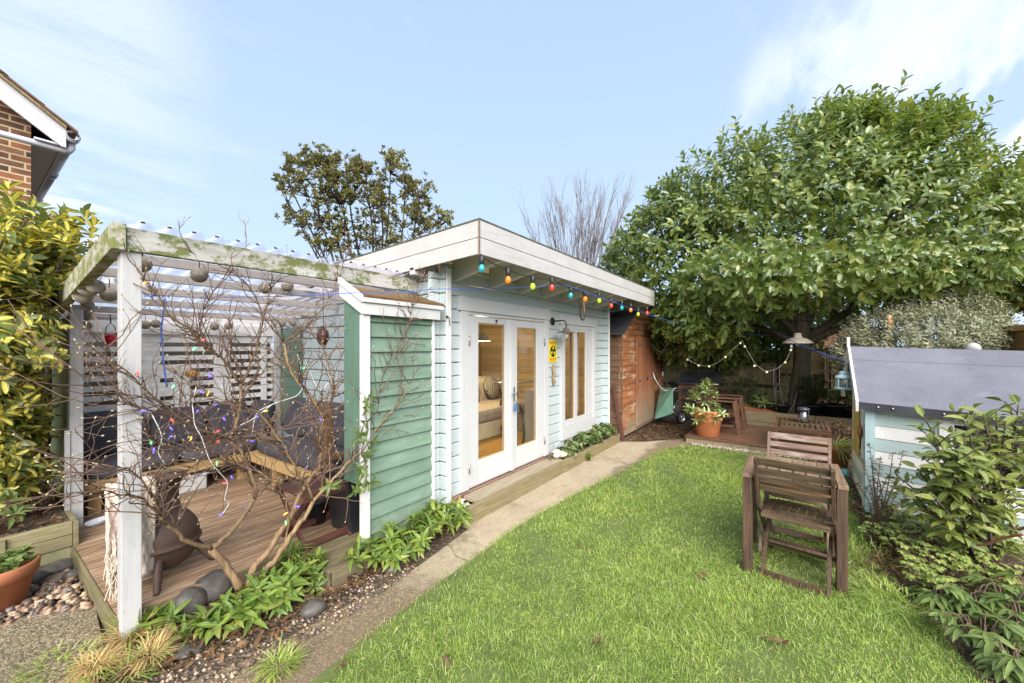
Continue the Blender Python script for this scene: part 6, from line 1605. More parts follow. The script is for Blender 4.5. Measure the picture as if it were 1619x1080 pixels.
def armchair(name, lab):
    t = thing(name, lab, 'chair', (0, 0, 0), 'low wooden armchairs on the rear deck')
    for s, x in ((0, 0), (1, .50)):     # sides; the chair faces -y
        b = MB(); b.bar((x + .025, .02, 0), (x + .025, .10, .56), .045, .035, (1, 0, 0)); b.build('leg', M['teak_brown'], t, .004)
        b = MB(); b.bar((x + .025, .60, 0), (x + .025, .52, .575), .045, .035, (1, 0, 0)); b.build('leg', M['teak_brown'], t, .004)
        b = MB(); b.box((x, .06, .56), (x + .05, .66, .585)); b.build('arm', M['teak_brown'], t, .005)
        b = MB(); b.box((x + .012, .10, .12), (x + .038, .55, .155)); b.build('side_stretcher', M['teak_brown'], t, .004)
    b = MB()
    for k in range(6): b.box((.052, .07 + k * .085, .30 - k * .012), (.498, .07 + k * .085 + .07, .32 - k * .012))
    b.box((.052, .05, .25), (.498, .068, .31)); b.build('seat', M['teak_brown'], t, .003)
    b = MB()
    for k in range(5): b.bar((.06 + k * .095, .56, .27), (.06 + k * .095, .76, .74), .06, .02, (0, 1, 0))
    b.bar((.04, .77, .755), (.51, .77, .755), .03, .06); b.build('backrest', M['teak_brown'], t, .003)
    return t
ac = armchair('garden_armchair', 'nearest low dark armchair behind the terracotta planter'); ac.location = (7.97, .74, RZ); ac.rotation_euler = (0, 0, .04)
ac2 = copy_tree(ac, None, (8.56, .70, RZ), 'rear low dark armchair beside the hutch', 'low wooden armchairs on the rear deck')
ct = thing('coffee_table', 'low slatted red-brown coffee table on the rear deck', 'table', (8.3, -.1, RZ))
ca, cb_ = P(1224, 675, z=.43), P(1315, 682, z=.43)
TX0, TX1, TY0, TY1, TZ = (ca.x + cb_.x) / 2, (ca.x + cb_.x) / 2 + 1.08, cb_.y, ca.y, .43
b = MB(); n = 9
for k in range(n):
    y0 = TY0 + .05 + k * (TY1 - TY0 - .1) / n
    b.box((TX0 + .05, y0 + .006, TZ - .018), (TX0 + .52, y0 + (TY1 - TY0 - .1) / n - .014, TZ)); b.box((TX0 + .55, y0 + .006, TZ - .018), (TX1 - .05, y0 + (TY1 - TY0 - .1) / n - .014, TZ))
b.build('top_slats', M['coffee'], ct, .002)
b = MB(); b.box((TX0, TY0, TZ - .06), (TX0 + .045, TY1, TZ + .001)); b.box((TX1 - .045, TY0, TZ - .06), (TX1, TY1, TZ + .001)); b.box((TX0 + .046, TY0, TZ - .06), (TX1 - .046, TY0 + .045, TZ + .001)); b.box((TX0 + .046, TY1 - .045, TZ - .06), (TX1 - .046, TY1, TZ + .001)); b.box((TX0 + .52, TY0 + .046, TZ - .05), (TX0 + .55, TY1 - .046, TZ - .001)); b.build('rails', M['teak_brown'], ct, .003)
for x in (TX0, TX1 - .06):
    for y in (TY0, TY1 - .06):
        b = MB(); b.box((x + .002, y + .002, RZ), (x + .058, y + .058, TZ - .061)); b.build('leg', M['teak_brown'], ct, .003)
p = P(1270, 668, z=TZ); cj = thing('candle_jar', 'glass candle jar with a white candle on the coffee table', 'candle', (p.x, p.y, TZ)); c = Vector((p.x, p.y, TZ))
b = MB(); b.lathe([(.001, .001), (.07, .001), (.075, .02), (.075, .20), (.071, .20), (.07, .012), (.001, .01)], c, 24); b.build('jar', M['lamp_glass'], cj)
b = MB(); b.lathe([(.045, .014), (.045, .17), (.001, .172)], c, 18); b.build('candle', M['upvc'], cj)
b = MB(); b.lathe([(.076, .195), (.085, .20), (.085, .235), (.03, .25), (.001, .25)], c, 22); b.build('lid', plain('smoked_lid', (.07, .07, .09), .2), cj)
# ================================================================ back fence, trellis, pots
FX = 10.9
bf = thing('back_fence', 'close-board fence across the end of the garden', 'fence', (FX, 0, 0))
zf = lambda px, py: P(px, py, x=FX).z
yy = [P(px, 560, x=FX).y for px in (1030, 1133, 1228, 1310, 1400)]
tops = [zf(1085, 571), zf(1180, 570), zf(1270, 552), zf(1350, 552)]
for k in range(4):
    ya, yb = yy[k], yy[k + 1]; b = MB(); y = yb + .06; i = 0
    while y < ya - .06:
        b.box((FX + .004 * (i % 2), y, .15), (FX + .014 + .004 * (i % 2), min(y + .105, ya - .06), tops[k] - .03)); y += .098; i += 1
    b.build('panel', M['fence'] if k < 2 else M['trellis'], bf)
    b = MB(); b.box((FX - .05, yb - .05, .1), (FX + .05, yb + .05, tops[k] + .04)); b.build('post', M['fence_dark'], bf, .005)
    b = MB(); b.box((FX - .02, yb + .06, tops[k] - .03), (FX + .04, ya - .06, tops[k])); b.build('capping', M['fence_dark'], bf)
    b = MB(); b.box((FX - .03, yb + .06, tops[k] - .62), (FX - .002, ya - .06, tops[k] - .55)); b.build('rail', M['fence_dark'], bf)
for px0, px1, lab in ((1226, 1262, 'mossy square trellis left of the tree trunk'), (1283, 1335, 'mossy square trellis right of the tree trunk')):
    ya, yb = P(px0, 600, x=10.75).y, P(px1, 600, x=10.75).y; z0, z1 = P(1280, 650, x=10.75).z, P(1280, 560 if px0 > 1270 else 576, x=10.75).z
    b = MB(); n = max(2, int((ya - yb) / .2))
    for i in range(n + 1): y = yb + (ya - yb) * i / n; b.box((10.74, y - .018, z0), (10.758, y + .018, z1))
    for i in range(6): z = z0 + (z1 - z0) * (i + .3) / 6; b.box((10.722, yb, z - .016), (10.738, ya, z + .016))
    tag(b.build('trellis', M['trellis']), lab, 'trellis')
clump('conifer_shrub', 'dark green feathery shrub behind the armchairs', 'shrub', tuple(P(1150, 640, x=10.1)), 75, .5, .75, 'conifer', 9, .10, .02, .3, seed=1, fine=False, spread=(.2, 1.2))
clump('conifer_shrub', 'narrow dark conifer right of the hutch shrub', 'shrub', tuple(P(1183, 650, x=10.0)), 50, .28, .75, 'conifer', 9, .09, .018, .3, fine=False, spread=(.2, 1.2))
clump('bed_shrub', 'loose fern-like plant above the sleeper wall', 'plant', tuple(P(1208, 652, x=9.6)), 26, .3, .4, 'peony', 8, .13, .03, .6)
for px, py, r, lab, lm, H in ((1233, 654, .17, 'black pot with bare pale stems on the raised bed', None, .3), (1285, 656, .17, 'black pot of dark conifer beside the tree trunk', 'conifer', .5), (1318, 656, .2, 'dark trough planter below the right trellis', 'peony', .22), (1345, 662, .14, 'black pot with loose leaves near the playhouse', 'geran', .35)):
    p = P(px, py, x=9.5); t = thing('plant_pot', lab, 'pot', tuple(p)); b = MB(); b.lathe([(r * .75, -.05), (r, .17), (r * 1.06, .17), (r * 1.06, .20), (r * .9, .20), (r * .88, .15), (.001, .15)], p, 22); b.build('pot', M['black_plastic'], t)
    lv = Leaves(); s_ = MB()
    for i in range(60 if lm == 'conifer' else 22):
        a = U(0, 6.28); rr = r * 1.3 * math.sqrt(U(0, 1)); e = p + Vector((rr * math.cos(a), rr * math.sin(a), .2 + H * U(.3, 1)))
        s_.tube([p + Vector((0, 0, .15)), p.lerp(e, .6) + Vector((0, 0, .1)), e], .004, 4)
        if lm: rosette(lv, e, (U(-.4, .4), U(-.4, .4), 1), 9, .10, .02 if lm == 'conifer' else .04, (.3, 1.3), .3)
    s_.build('stems', M['pale_twig'] if not lm else M['bark'], t)
    if lm: lv.build('foliage', M[lm], t, fine=False)
b = MB(); pp = [P(1245, 655, x=9.45), P(1255, 640, x=9.5), P(1262, 612, x=9.55)]; b.tube(pp, .012, 6); b.tube(smooth_([P(1228, 652, x=9.4), P(1226, 620, x=9.4), P(1232, 608, x=9.45), P(1240, 650, x=9.4)]), .008, 5)
tag(b.build('bent_cane', M['pale_twig']), 'bent pale canes sticking up from the raised bed', 'cane')
b = MB(); p = P(1195, 650, x=9.4); b.hexa([p + Vector(v) for v in ((-.1, -.35, -.05), (.15, -.35, -.05), (.15, .3, -.05), (-.1, .3, -.05), (-.12, -.38, .02), (.17, -.38, .02), (.17, .33, .10), (-.12, .33, .10))]); tag(b.build('wooden_trug', M['terra_dk'], None, .01), 'reddish wooden trug lying on the sleeper wall', 'trug')
# lamp shade on the tree
p = P(1261, 541, x=8.9); ls = thing('hanging_lamp_shade', 'cream enamel lamp shade hanging from the evergreen tree', 'lamp', tuple(p))
b = MB(); r = .24; b.lathe([(r * .24, .125), (r * .28, .10), (r * .30, .085), (r * .62, .06), (r * .92, .005), (r, -.02), (r * .98, -.026), (r * .85, -.01), (r * .5, .04), (r * .2, .06)], p, 32); b.build('lamp_shade', M['enamel'], ls)
b = MB(); b.lathe([(r * .24, .125), (r * .25, .15), (r * .2, .165), (.02, .17)], p, 20); b.build('cap', M['enamel'], ls)
b = MB(); b.tube([p + Vector((0, 0, .16)), p + Vector((.01, 0, .45))], .006, 6); b.build('flex', M['black_wire'], ls)
b = MB(); b.ball(p + Vector((0, 0, -.03)), (.035, .035, .05)); b.build('bulb', plain('pale_glass_bulb', (.6, .6, .55), .15), ls)
# ================================================================ big evergreen
def pyramid_shoots(ell, n, shell, jit):
    out = []
    while len(out) < n:
        c, r = ell[R_.randrange(len(ell))]
        v = Vector((R_.gauss(0, 1), R_.gauss(0, 1), R_.gauss(0, 1))).normalized()
        f = 1 - abs(R_.gauss(0, shell))
        p = Vector((c[0] + v.x * r[0] * f, c[1] + v.y * r[1] * f, c[2] + v.z * r[2] * f))
        ins = any(sum(((p[i] - cc[i]) / rr[i]) ** 2 for i in range(3)) < .72 for cc, rr in ell)
        if ins and U(0, 1) < .86: continue
        out.append((p, v))
    return out
lt = thing('evergreen_tree', 'huge glossy broad-leaved evergreen tree over the rear deck', 'tree', tuple(P(1275, 665, x=9.8)))
base = P(1274, 668, x=9.8)
b = MB(); tb = []
fork = P(1268, 540, x=9.85); top = fork + Vector((.05, .1, 1.2))
b.tube(smooth_([base + Vector((0, 0, -.35)), base, base.lerp(fork, .5) + Vector((.02, .03, 0)), fork, fork.lerp(top, .6), top, top + Vector((.2, .1, 1.2))]), [.19, .175, .165, .16, .155, .15, .15, .15, .15, .145, .14, .135, .13, .12, .11, .10, .09, .08, .07][:19], 14)
b.tube(smooth_([P(1250, 665, x=9.7), P(1254, 620, x=9.7), P(1262, 570, x=9.75), fork]), [.07] * 9 + [.06], 8)
limbs = [((1268, 545), (1320, 522), (1375, 500), (1430, 470), (1490, 430)), ((1266, 535), (1235, 505), (1190, 490), (1130, 470), (1080, 440)), ((1265, 545), (1230, 528), (1180, 515), (1120, 500), (1085, 490)), ((1268, 530), (1290, 480), (1330, 430), (1370, 380)), ((1262, 530), (1240, 470), (1210, 420), (1170, 380)), ((1266, 520), (1262, 440), (1280, 360), (1300, 300)), ((1270, 540), (1330, 500), (1420, 440), (1510, 390))]
for i, L in enumerate(limbs):
    dx = (0, -.2, .3, .1, -.1, .1, -.3)[i]
    b.tube(smooth_([P(x, y, x=9.85 + dx * k / 3) for k, (x, y) in enumerate(L)]), [.085 - .06 * k / (3 * len(L) - 2) for k in range(3 * len(L) - 2)], 9)
for i in range(50):
    L = limbs[R_.randrange(len(limbs))]; k = R_.randrange(1, len(L)); s0 = P(L[k][0], L[k][1], x=9.85); e = s0 + Vector((U(-1.2, 1.0), U(-1.2, 1.2), U(-.2, 1.1)))
    b.tube(smooth_([s0, s0.lerp(e, .5) + Vector((U(-.15, .15), U(-.15, .15), U(-.1, .25))), e]), [.028, .026, .023, .02, .016, .012, .008], 6)
b.build('trunk', M['dark_bark'], lt)
el_ = []
for px, py, dep, rx, ry in ((1075, 390, 8, 110, 95), (1010, 405, 8.6, 55, 65), (1085, 325, 8.2, 75, 65), (1150, 310, 7.8, 110, 95), (1250, 320, 7.4, 150, 125), (1300, 250, 8, 140, 80), (1330, 200, 8.2, 70, 45), (1415, 245, 8, 105, 75), (1440, 200, 8.3, 60, 40), (1400, 350, 7.4, 160, 110), (1530, 310, 7.8, 120, 85), (1560, 370, 7.2, 130, 90), (1640, 300, 8, 90, 75), (1180, 420, 6.9, 120, 60), (1320, 412, 6.8, 130, 60), (1110, 470, 7.6, 80, 60), (1450, 405, 6.8, 110, 60), (1075, 500, 8.6, 55, 55), (1125, 515, 9.2, 70, 45), (1590, 430, 7.2, 80, 55), (1210, 480, 9.6, 130, 44), (1085, 510, 9.4, 70, 56), (1150, 512, 9.4, 76, 56), (1220, 508, 9.5, 76, 54)):
    w = P(px, py + 18, d=dep); rx -= 16; ry -= 20; rd_ = rx * dep / FPX; el_.append(((w.x, w.y, w.z), (min(rd_, 1.7), rd_ * .95, ry * dep / FPX)))
lv = Leaves(); tcen = LD(6.3, 8.0, 3.6); sh = MB()
for p, v in pyramid_shoots(el_, 5900, .14, .1):
    out = (p - tcen).normalized(); upw = max(0, out.z)
    d = (v * .55 + out * .6 + Vector((0, 0, .25 + .75 * upw if out.z > -.1 else -.35)) + Vector((U(-.4, .4), U(-.4, .4), U(-.3, .3)))).normalized()
    L = U(.18, .36) * (U(1.3, 2.0) if upw > .35 and U(0, 1) < .16 else 1)
    tip = p + d * L
    n = int(5 + L * 19)
    sz = U(.10, .165)
    dn = np.array(d); _, s_, u_ = frame(d); s_, u_ = np.array(s_), np.array(u_); a0 = U(0, 6.28)
    if L > .38: sh.tube([p, tip], [.006, .003], 4, False)
    for i in range(n):
        t_ = (i + .5) / n; a = a0 + i * 2.4; th = 1.25 - .75 * t_ + U(-.2, .2)
        rad = s_ * math.cos(a) + u_ * math.sin(a); dd = dn * math.cos(th) + rad * math.sin(th); nn = dn * math.sin(th) - rad * math.cos(th) + np.array((0, 0, .35))
        l = sz * U(.75, 1.15); lv.add(np.array(p + d * (L * t_)), dd + np.array((0, 0, -.18)), nn, l, l * U(.36, .46), U(.1, .4))
for c, r in el_:
    for i in range(int(420 * r[0] * r[1] * r[2] ** .5)):
        v = Vector((R_.gauss(0, 1), R_.gauss(0, 1), R_.gauss(0, 1))).normalized() * (U(0, 1) ** .4) * .9
        dd = Vector((U(-1, 1), U(-1, 1), U(-1, .6)))
        lv.add((c[0] + v.x * r[0], c[1] + v.y * r[1], c[2] + v.z * r[2]), dd, (v.x * .5 + U(-.6, .6), v.y * .5 + U(-.6, .6), U(0, 1)), U(.13, .2), U(.055, .085), U(.1, .4))
o = lv.build('crown', M['laurel'], lt, fold=.16, fine=True, shape=(.42, .5, .40)); sh.build('shoots', M['twig'], lt)['kind'] = 'stuff'
# hanging curtain of leaves low on the left of the crown
# ================================================================ trees beyond the garden
def bg_tree(name, lab, cat, base, stems, cfg, leafn, leafmat, L, W, barkmat, r0):
    t = thing(name, lab, cat, tuple(base)); b = MB(); tp = []
    for (d, ln) in stems: grow(b, base, d, ln, r0, 0, cfg, tp, 7)
    b.build('trunk', M[barkmat], t)
    if leafn:
        lv = Leaves()
        for p, d, l in tp:
            if l < 1: continue
            for q in range(leafn if l > 1 else 1):
                c = p - Vector(d) * U(0, .32) + Vector((U(-.08, .08), U(-.08, .08), U(-.06, .08))); rosette(lv, c, Vector(d) + Vector((0, 0, .3)), 4, L, W, (.3, 1.2), .1)
        lv.build('crown', M[leafmat], t, fine=False, fold=.15)
    return t
bs = P(600, 470, d=9.3); bs.z = 1.0
def open_oak():
    t = thing('evergreen_oak', 'open-crowned small-leaved evergreen tree behind the cabin roof', 'tree', tuple(bs)); b = MB(); nodes = []
    for px, py, dd in ((446, 268, 9.3), (455, 320, 9.2), (475, 285, 9.0), (490, 232, 9.5), (520, 255, 9.1), (545, 246, 9.6), (575, 262, 9.0), (600, 275, 9.7), (618, 246, 9.3), (640, 300, 9.1), (668, 288, 9.5), (700, 335, 9.3), (480, 360, 9.4), (670, 350, 9.0), (540, 320, 9.8), (590, 330, 8.9)):
        e = P(px, py, d=dd); k1 = bs.lerp(e, .35) + Vector((U(-.12, .12), U(-.12, .12), -.12)); k2 = bs.lerp(e, .7) + Vector((U(-.12, .12), U(-.12, .12), -.10))
        pts = smooth_([bs + Vector((U(-.12, .12), U(-.12, .12), 0)), k1, k2, e]); n = len(pts)
        b.tube(pts, [.045 - .037 * i / (n - 1) for i in range(n)], 7); nodes += pts[2:]
    lv = Leaves()
    for px, py, dd, rx, ry, m in ((495, 258, 9.3, 44, 24, 34), (462, 285, 9.2, 24, 20, 16), (545, 268, 9.4, 44, 26, 34), (508, 300, 9.2, 44, 26, 26), (600, 290, 9.3, 56, 36, 48), (617, 254, 9.3, 20, 12, 8), (662, 308, 9.4, 28, 24, 20), (690, 345, 9.3, 22, 20, 14), (470, 340, 9.2, 22, 18, 12), (560, 330, 9.2, 66, 40, 50), (640, 355, 9.2, 52, 30, 32), (505, 372, 9.3, 34, 22, 16), (575, 385, 9.3, 70, 26, 34)):
        for i in range(int(m * 1.5)):
            a = U(0, 6.28); r = math.sqrt(U(0, 1)); q = P(px + rx * r * math.cos(a), py + ry * r * math.sin(a), d=dd + U(-.5, .5))
            n0 = min(nodes, key=lambda w: (w - q).length + (.8 if w.z > q.z else 0)); b.tube([n0, n0.lerp(q, .55) + Vector((0, 0, -.04)), q], [.012, .009, .005], 5)
            d = (q - n0).normalized() + Vector((0, 0, .5))
            for w in range(3):
                rosette(lv, q + Vector((U(-.12, .12), U(-.12, .12), U(-.12, .12))), d + Vector((U(-.5, .5), U(-.5, .5), 0)), 7, .098, .052, (.3, 1.4), .15)
    b.build('trunk', M['bark'], t); lv.build('crown', M['holm'], t, fine=False, fold=.15)
open_oak()
cfg = dict(seg=[.3, .22, .16], wob=[.02, .06, .08], up=[.0, .08, .06], kids=[20, 5, 0], len=[3, 1.1, .5], t0=[.25, .3, 0], ang=[.22, .32, 0], rk=[.6, .75, .7], taper=.35)
bs = P(915, 470, d=14); bs.z = .5
bg_tree('bare_tree', 'leafless upright twiggy tree behind the cabin and evergreen', 'tree', bs, [((P(px, py, d=dd) - bs), (P(px, py, d=dd) - bs).length) for px, py, dd in ((855, 345, 14), (870, 325, 14.5), (890, 315, 13.6), (908, 330, 14.2), (925, 310, 14.4), (945, 305, 13.8), (960, 312, 14.2), (975, 330, 14.6), (900, 350, 13.6), (935, 345, 14), (865, 370, 14.1), (880, 335, 14), (950, 330, 14.3), (850, 360, 14.2), (862, 335, 13.8), (898, 322, 14.4), (935, 318, 14.1), (985, 350, 14), (966, 322, 13.7), (875, 345, 14.2), (925, 335, 13.7), (915, 320, 13.8), (970, 345, 13.7), (855, 380, 13.8))], cfg, 0, None, 0, 0, 'pale_twig', .024)
clump('distant_shrub', 'small dark leafy shrub top showing over the pergola roof', 'shrub', tuple(P(600, 470, d=8.4)), 40, .5, .75, 'holm', 8, .07, .035, .2, fine=False)
# neighbour's brick house and right-hand boundary
nh = thing('neighbour_house', 'orange-red brick gable of a house beyond the back fence', 'house', (15, -1.5, 0))
nx = 15.0; n0 = P(1287, 550, x=nx); n1 = P(1288, 521, x=nx); n2 = P(1330, 497, x=nx); n3 = P(1390, 530, x=nx)
b = MB(); b.prism([(nx, n0.y, -.3), (nx, n1.y, n1.z), (nx, n2.y, n2.z), (nx, n3.y, n3.z), (nx, n3.y, -.3)], (5, 0, 0)); b.build('wall', M['brick_far'], nh)
b = MB()
for a, c in ((n1, n2), (n2, n3)):
    o_ = (c - a).normalized() * .25; a2, c2 = (a - o_, c) if a is n1 else (a, c + o_)
    b.prism([a2 + Vector((-.15, 0, .004)), c2 + Vector((-.15, 0, .004)), c2 + Vector((-.15, 0, .10)), a2 + Vector((-.15, 0, .10))], (5.3, 0, 0))
b.build('roof', M['tile'], nh)
rf = thing('right_fence', 'new orange close-board fence panel on the right boundary', 'fence', (8, -2.55, 0))
fy = -2.62
b = MB(); z = .3
while z < 1.88: b.hexa([(5.0, fy, z), (9.8, fy, z), (9.8, fy - .015, z), (5.0, fy - .015, z), (5.0, fy - .012, z + .18), (9.8, fy - .012, z + .18), (9.8, fy - .015, z + .18), (5.0, fy - .015, z + .18)]); z += .165
b.build('panel', M['fence_new'], rf)
b = MB(); b.box((5.0, fy - .04, 1.88), (9.8, fy + .05, 1.96)); b.build('capping', M['fence_new'], rf)
for px in (1596, 1500): x = P(px, 550, y=fy).x; b = MB(); b.box((x, fy + .002, .2), (x + .09, fy + .04, 1.878)); b.build('batten', M['fence_new'], rf)
gb = thing('grey_bush', 'broad grey-green feathery bush behind the playhouse', 'bush', tuple(P(1450, 600, d=6.2)))
gc = [(P(1440, 545, d=6.0), (.85, .8, .45)), (P(1480, 520, d=6.4), (.6, .7, .5)), (P(1405, 568, d=6.0), (.5, .6, .33)), (P(1465, 550, d=5.9), (.75, .45, .42))]
lv = Leaves(); b = MB()
for p, v in pyramid_shoots([(tuple(c), r) for c, r in gc], 2600, .16, .1):
    d = (v * .6 + Vector((U(-.6, .6), U(-.6, .6), .45 + U(-.3, .3)))).normalized(); L = U(.12, .28)
    if U(0, 1) < .2: b.tube([p - d * .2, p + d * L], .004, 4, False)
    for i in range(9):
        t_ = i / 9; _, s_, u_ = frame(d); a = i * 2.4
        rad = s_ * math.cos(a) + u_ * math.sin(a); lv.add(p + d * (L * t_), d * .6 + rad * .7, d * .6 - rad * .6, U(.05, .085), U(.017, .026), .2)
b.build('branches', M['pale_twig'], gb); lv.build('foliage', M['greybush'], gb, fine=False)
p = P(1406, 510, d=5.75); b = MB(); b.lathe([(.001, -.5), (.015, -.5), (.015, -.10), (.04, -.09), (.048, -.03), (.034, .03), (.024, .05), (.032, .07), (.02, .10), (.001, .12)], p, 14); tag(b.build('clay_finial', plain('rusty_clay', (.48, .25, .12), .8, var=.4, scale=14)), 'rust-coloured clay finial poking out of the grey bush', 'ornament')
for px, py, r, lab in ((1538, 551, .075, 'upper grey weathered ball in the grey bush'), (1546, 565, .075, 'lower grey weathered ball in the grey bush')):
    p = P(px, py, d=5.0); b = MB(); b.ball(p, r, 18, 12, .01, px); tag(b.build('garden_ball', plain('weathered_grey_ball', (.42, .41, .42), .7, var=.3, scale=14)), lab, 'ball', 'grey balls in the bush')
p = P(1612, 570, d=4.6); b = MB(); b.ball(p, (.12, .12, .075), 20, 12); tag(b.build('white_globe', M['upvc']), 'white rounded globe behind the playhouse ridge', 'globe')
# ================================================================ garden table and folding chairs
gt = thing('garden_table', 'weathered brown timber garden table on the lawn', 'table', (3.75, 0, 0))
A_, B2, C_, D_ = (3.36, .30), (3.44, -.31), (4.05, -.30), (3.98, .305)       # top corners, near left round to far left
TZ = .72
def lerp2(a, b, t): return (a[0] + (b[0] - a[0]) * t, a[1] + (b[1] - a[1]) * t)
def quadbar(b, s0, s1, t0, t1, z0, z1):
    """piece of the table plane: s runs near to far, t left to right"""
    q = lambda s, t: lerp2(lerp2(A_, D_, s), lerp2(B2, C_, s), t)
    c = [q(s0, t0), q(s0, t1), q(s1, t1), q(s1, t0)]
    b.hexa([(x, y, z0) for x, y in c] + [(x, y, z1) for x, y in c])
b = MB()
for k in range(6): quadbar(b, .002, .998, .105 + k * .133, .105 + k * .133 + .122, TZ - .02, TZ)
b.build('top_slats', M['teak_l'], gt, .003)
for t0_, t1_ in ((0, .10), (.905, 1)):
    b = MB(); quadbar(b, 0, 1, t0_, t1_, TZ - .026, TZ + .002); b.build('edge_board', M['teak_l'], gt, .004)
om_ = wood('orange_teak_apron', (.36, .17, .07), (.18, .08, .04), 'y', .55)
for q_ in ((.05, .09, .09, .91), (.92, .96, .09, .91), (.1, .91, .03, .07), (.1, .91, .93, .97)):
    b = MB(); quadbar(b, *q_, TZ - .10, TZ - .029); b.build('apron', om_, gt, .003)
for s in (.01, .88):
    for t_ in (.0, .89):
        b = MB(); quadbar(b, s, s + .115, t_ + .005, t_ + .105, -.01, TZ - .028); b.build('leg', M['teak_z'], gt, .004)
def folding_chair(name, lab, m, m2):
    """faces +x (local); origin on the ground under the seat"""
    t = thing(name, lab, 'chair', (0, 0, 0), 'folding slatted chairs at the garden table')
    W = .43
    for sy in (-1, 1):
        y = sy * W / 2
        b = MB(); b.bar((-.235, y, .86), (-.13, y, .50), .022, .04, (1, 0, 0)); b.bar((-.13, y, .50), (.36, y, .0), .022, .04, (1, 0, 0)); b.build('upright', M[m2], t, .003)
        b = MB(); b.bar((.17, y * .87, .415), (-.17, y * .87, .0), .022, .038, (1, 0, 0)); b.build('leg', M[m2], t, .003)
    for k, (z, h) in enumerate(((.835, .055), (.765, .045), (.70, .045), (.635, .045))):
        b = MB(); x = -.235 + (.86 - z) * .105 / .36
        b.bar((x + .012, -W / 2 + .012, z), (x + .012, W / 2 - .012, z), .016, h, (-.28, 0, 1)); b.build('back_slat', M[m], t, .003)
    b = MB()
    for k in range(6): b.box((-.12, -W / 2 + .065 + k * .052, .432), (.20, -W / 2 + .065 + k * .052 + .045, .447))
    b.build('seat_slats', M[m], t, .002)
    b = MB(); b.box((-.145, -W / 2 + .018, .425), (.22, -W / 2 + .062, .45)); b.box((-.145, W / 2 - .062, .425), (.22, W / 2 - .018, .45)); b.box((-.165, -W / 2 + .018, .424), (-.121, W / 2 - .018, .452)); b.box((.20, -W / 2 + .063, .424), (.235, W / 2 - .063, .45)); b.build('seat_frame', M[m], t, .003)
    for xx, in_, zz, w_, h_, up_ in ((-.16, .045, .018, .022, .05, (0, 0, 1)), (.30, .012, .075, .02, .06, (1, 0, 1)), (-.015, .045, .20, .018, .045, (1, 0, -.8))):
        b = MB(); b.bar((xx, -W / 2 + in_, zz), (xx, W / 2 - in_, zz), w_, h_, up_); b.build('stretcher', M[m2], t, .003)
    return t
ch = folding_chair('folding_chair', 'dark mossy folding chair at the near end of the table, backrest towards the camera', 'teak_x', 'teak_z')
ch.location = (3.52, -.03, 0); ch.rotation_euler = (0, 0, math.radians(-7))
ch2 = folding_chair('folding_chair', 'silvered folding chair facing the camera at the far end of the table', 'teak_pale', 'teak_pale')
ch2.location = (4.05, -.03, .02); ch2.rotation_euler = (0, 0, math.radians(180 - 4))
# ================================================================ playhouse
ph = thing('playhouse', 'white and turquoise striped childrens playhouse with a lilac-grey felt roof', 'playhouse', (5.15, -.6, 0))
PL = Vector((-.160, -.985, -.034)).normalized(); PD = Vector((1.0, .0, 0)); PU = Vector((0, 0, 1)); PO = Vector((5.15, -.605, .10))
def q3(a, c, h): return PO + PL * a + PD * c + PU * h
def pbox(b, a0, a1, c0, c1, h0, h1): return b.hexa([q3(a0, c0, h0), q3(a1, c0, h0), q3(a1, c1, h0), q3(a0, c1, h0), q3(a0, c0, h1), q3(a1, c0, h1), q3(a1, c1, h1), q3(a0, c1, h1)])
LEN, DEP, HE, HR = 1.9, 1.22, 1.06, 1.50
WN = (.53, 1.06, .40, .92)
pitch = .121
def stripe_wall(parity):
    b = MB(); k = 0; h = -.05
    while h < HE - .01:
        ht = min(h + pitch - .003, HE)
        if k % 2 == parity:
            runs = [(.04, LEN)] if (ht <= WN[2] or h >= WN[3]) else [(.04, WN[0]), (WN[1], LEN)]
            for r0, r1 in runs: b.hexa([q3(r0, 0, h), q3(r1, 0, h), q3(r1, .02, h), q3(r0, .02, h), q3(r0, .006, ht), q3(r1, .006, ht), q3(r1, .02, ht), q3(r0, .02, ht)])
        h += pitch; k += 1
    return b
stripe_wall(1).build('front_board', M['play_teal'], ph); stripe_wall(0).build('front_board', M['play_white'], ph)
for par, mm in ((0, 'play_white'), (1, 'play_teal')):
    b = MB(); k = 0; h = -.05
    while h < HR - .12:
        if k % 2 == par:
            ht = h + pitch - .003; c0 = .04 if ht <= HE else .04 + (DEP / 2) * (ht - HE) / (HR - HE); c1 = DEP if ht <= HE else DEP - (DEP / 2) * (ht - HE) / (HR - HE)
            if c1 - c0 > .05: pbox(b, .0, .02, c0, c1, h, ht)
        h += pitch; k += 1
    b.build('end_board', M[mm], ph)
b = MB(); pbox(b, LEN - .02, LEN, .02, DEP, -.05, HE); pbox(b, .04, LEN - .02, DEP - .02, DEP, -.05, HE); b.build('rear_board', M['play_white'], ph)
b = MB(); pbox(b, -.022, -.001, -.022, .07, -.05, HE - .06); pbox(b, -.0005, .05, -.022, -.001, -.05, HE - .06); b.build('corner_post', M['turq'], ph)
b = MB(); pbox(b, -.024, -.003, .10, .13, -.05, HE); pbox(b, -.021, -.002, .16, .20, -.05, HE); b.build('door_trim', M['play_white'], ph)
b = MB(); pbox(b, -.016, -.004, .55, .95, .35, .9); b.build('end_door', wood('yellow_door_panel', (.62, .45, .12), (.42, .28, .08), 'z', .6), ph)
b = MB()
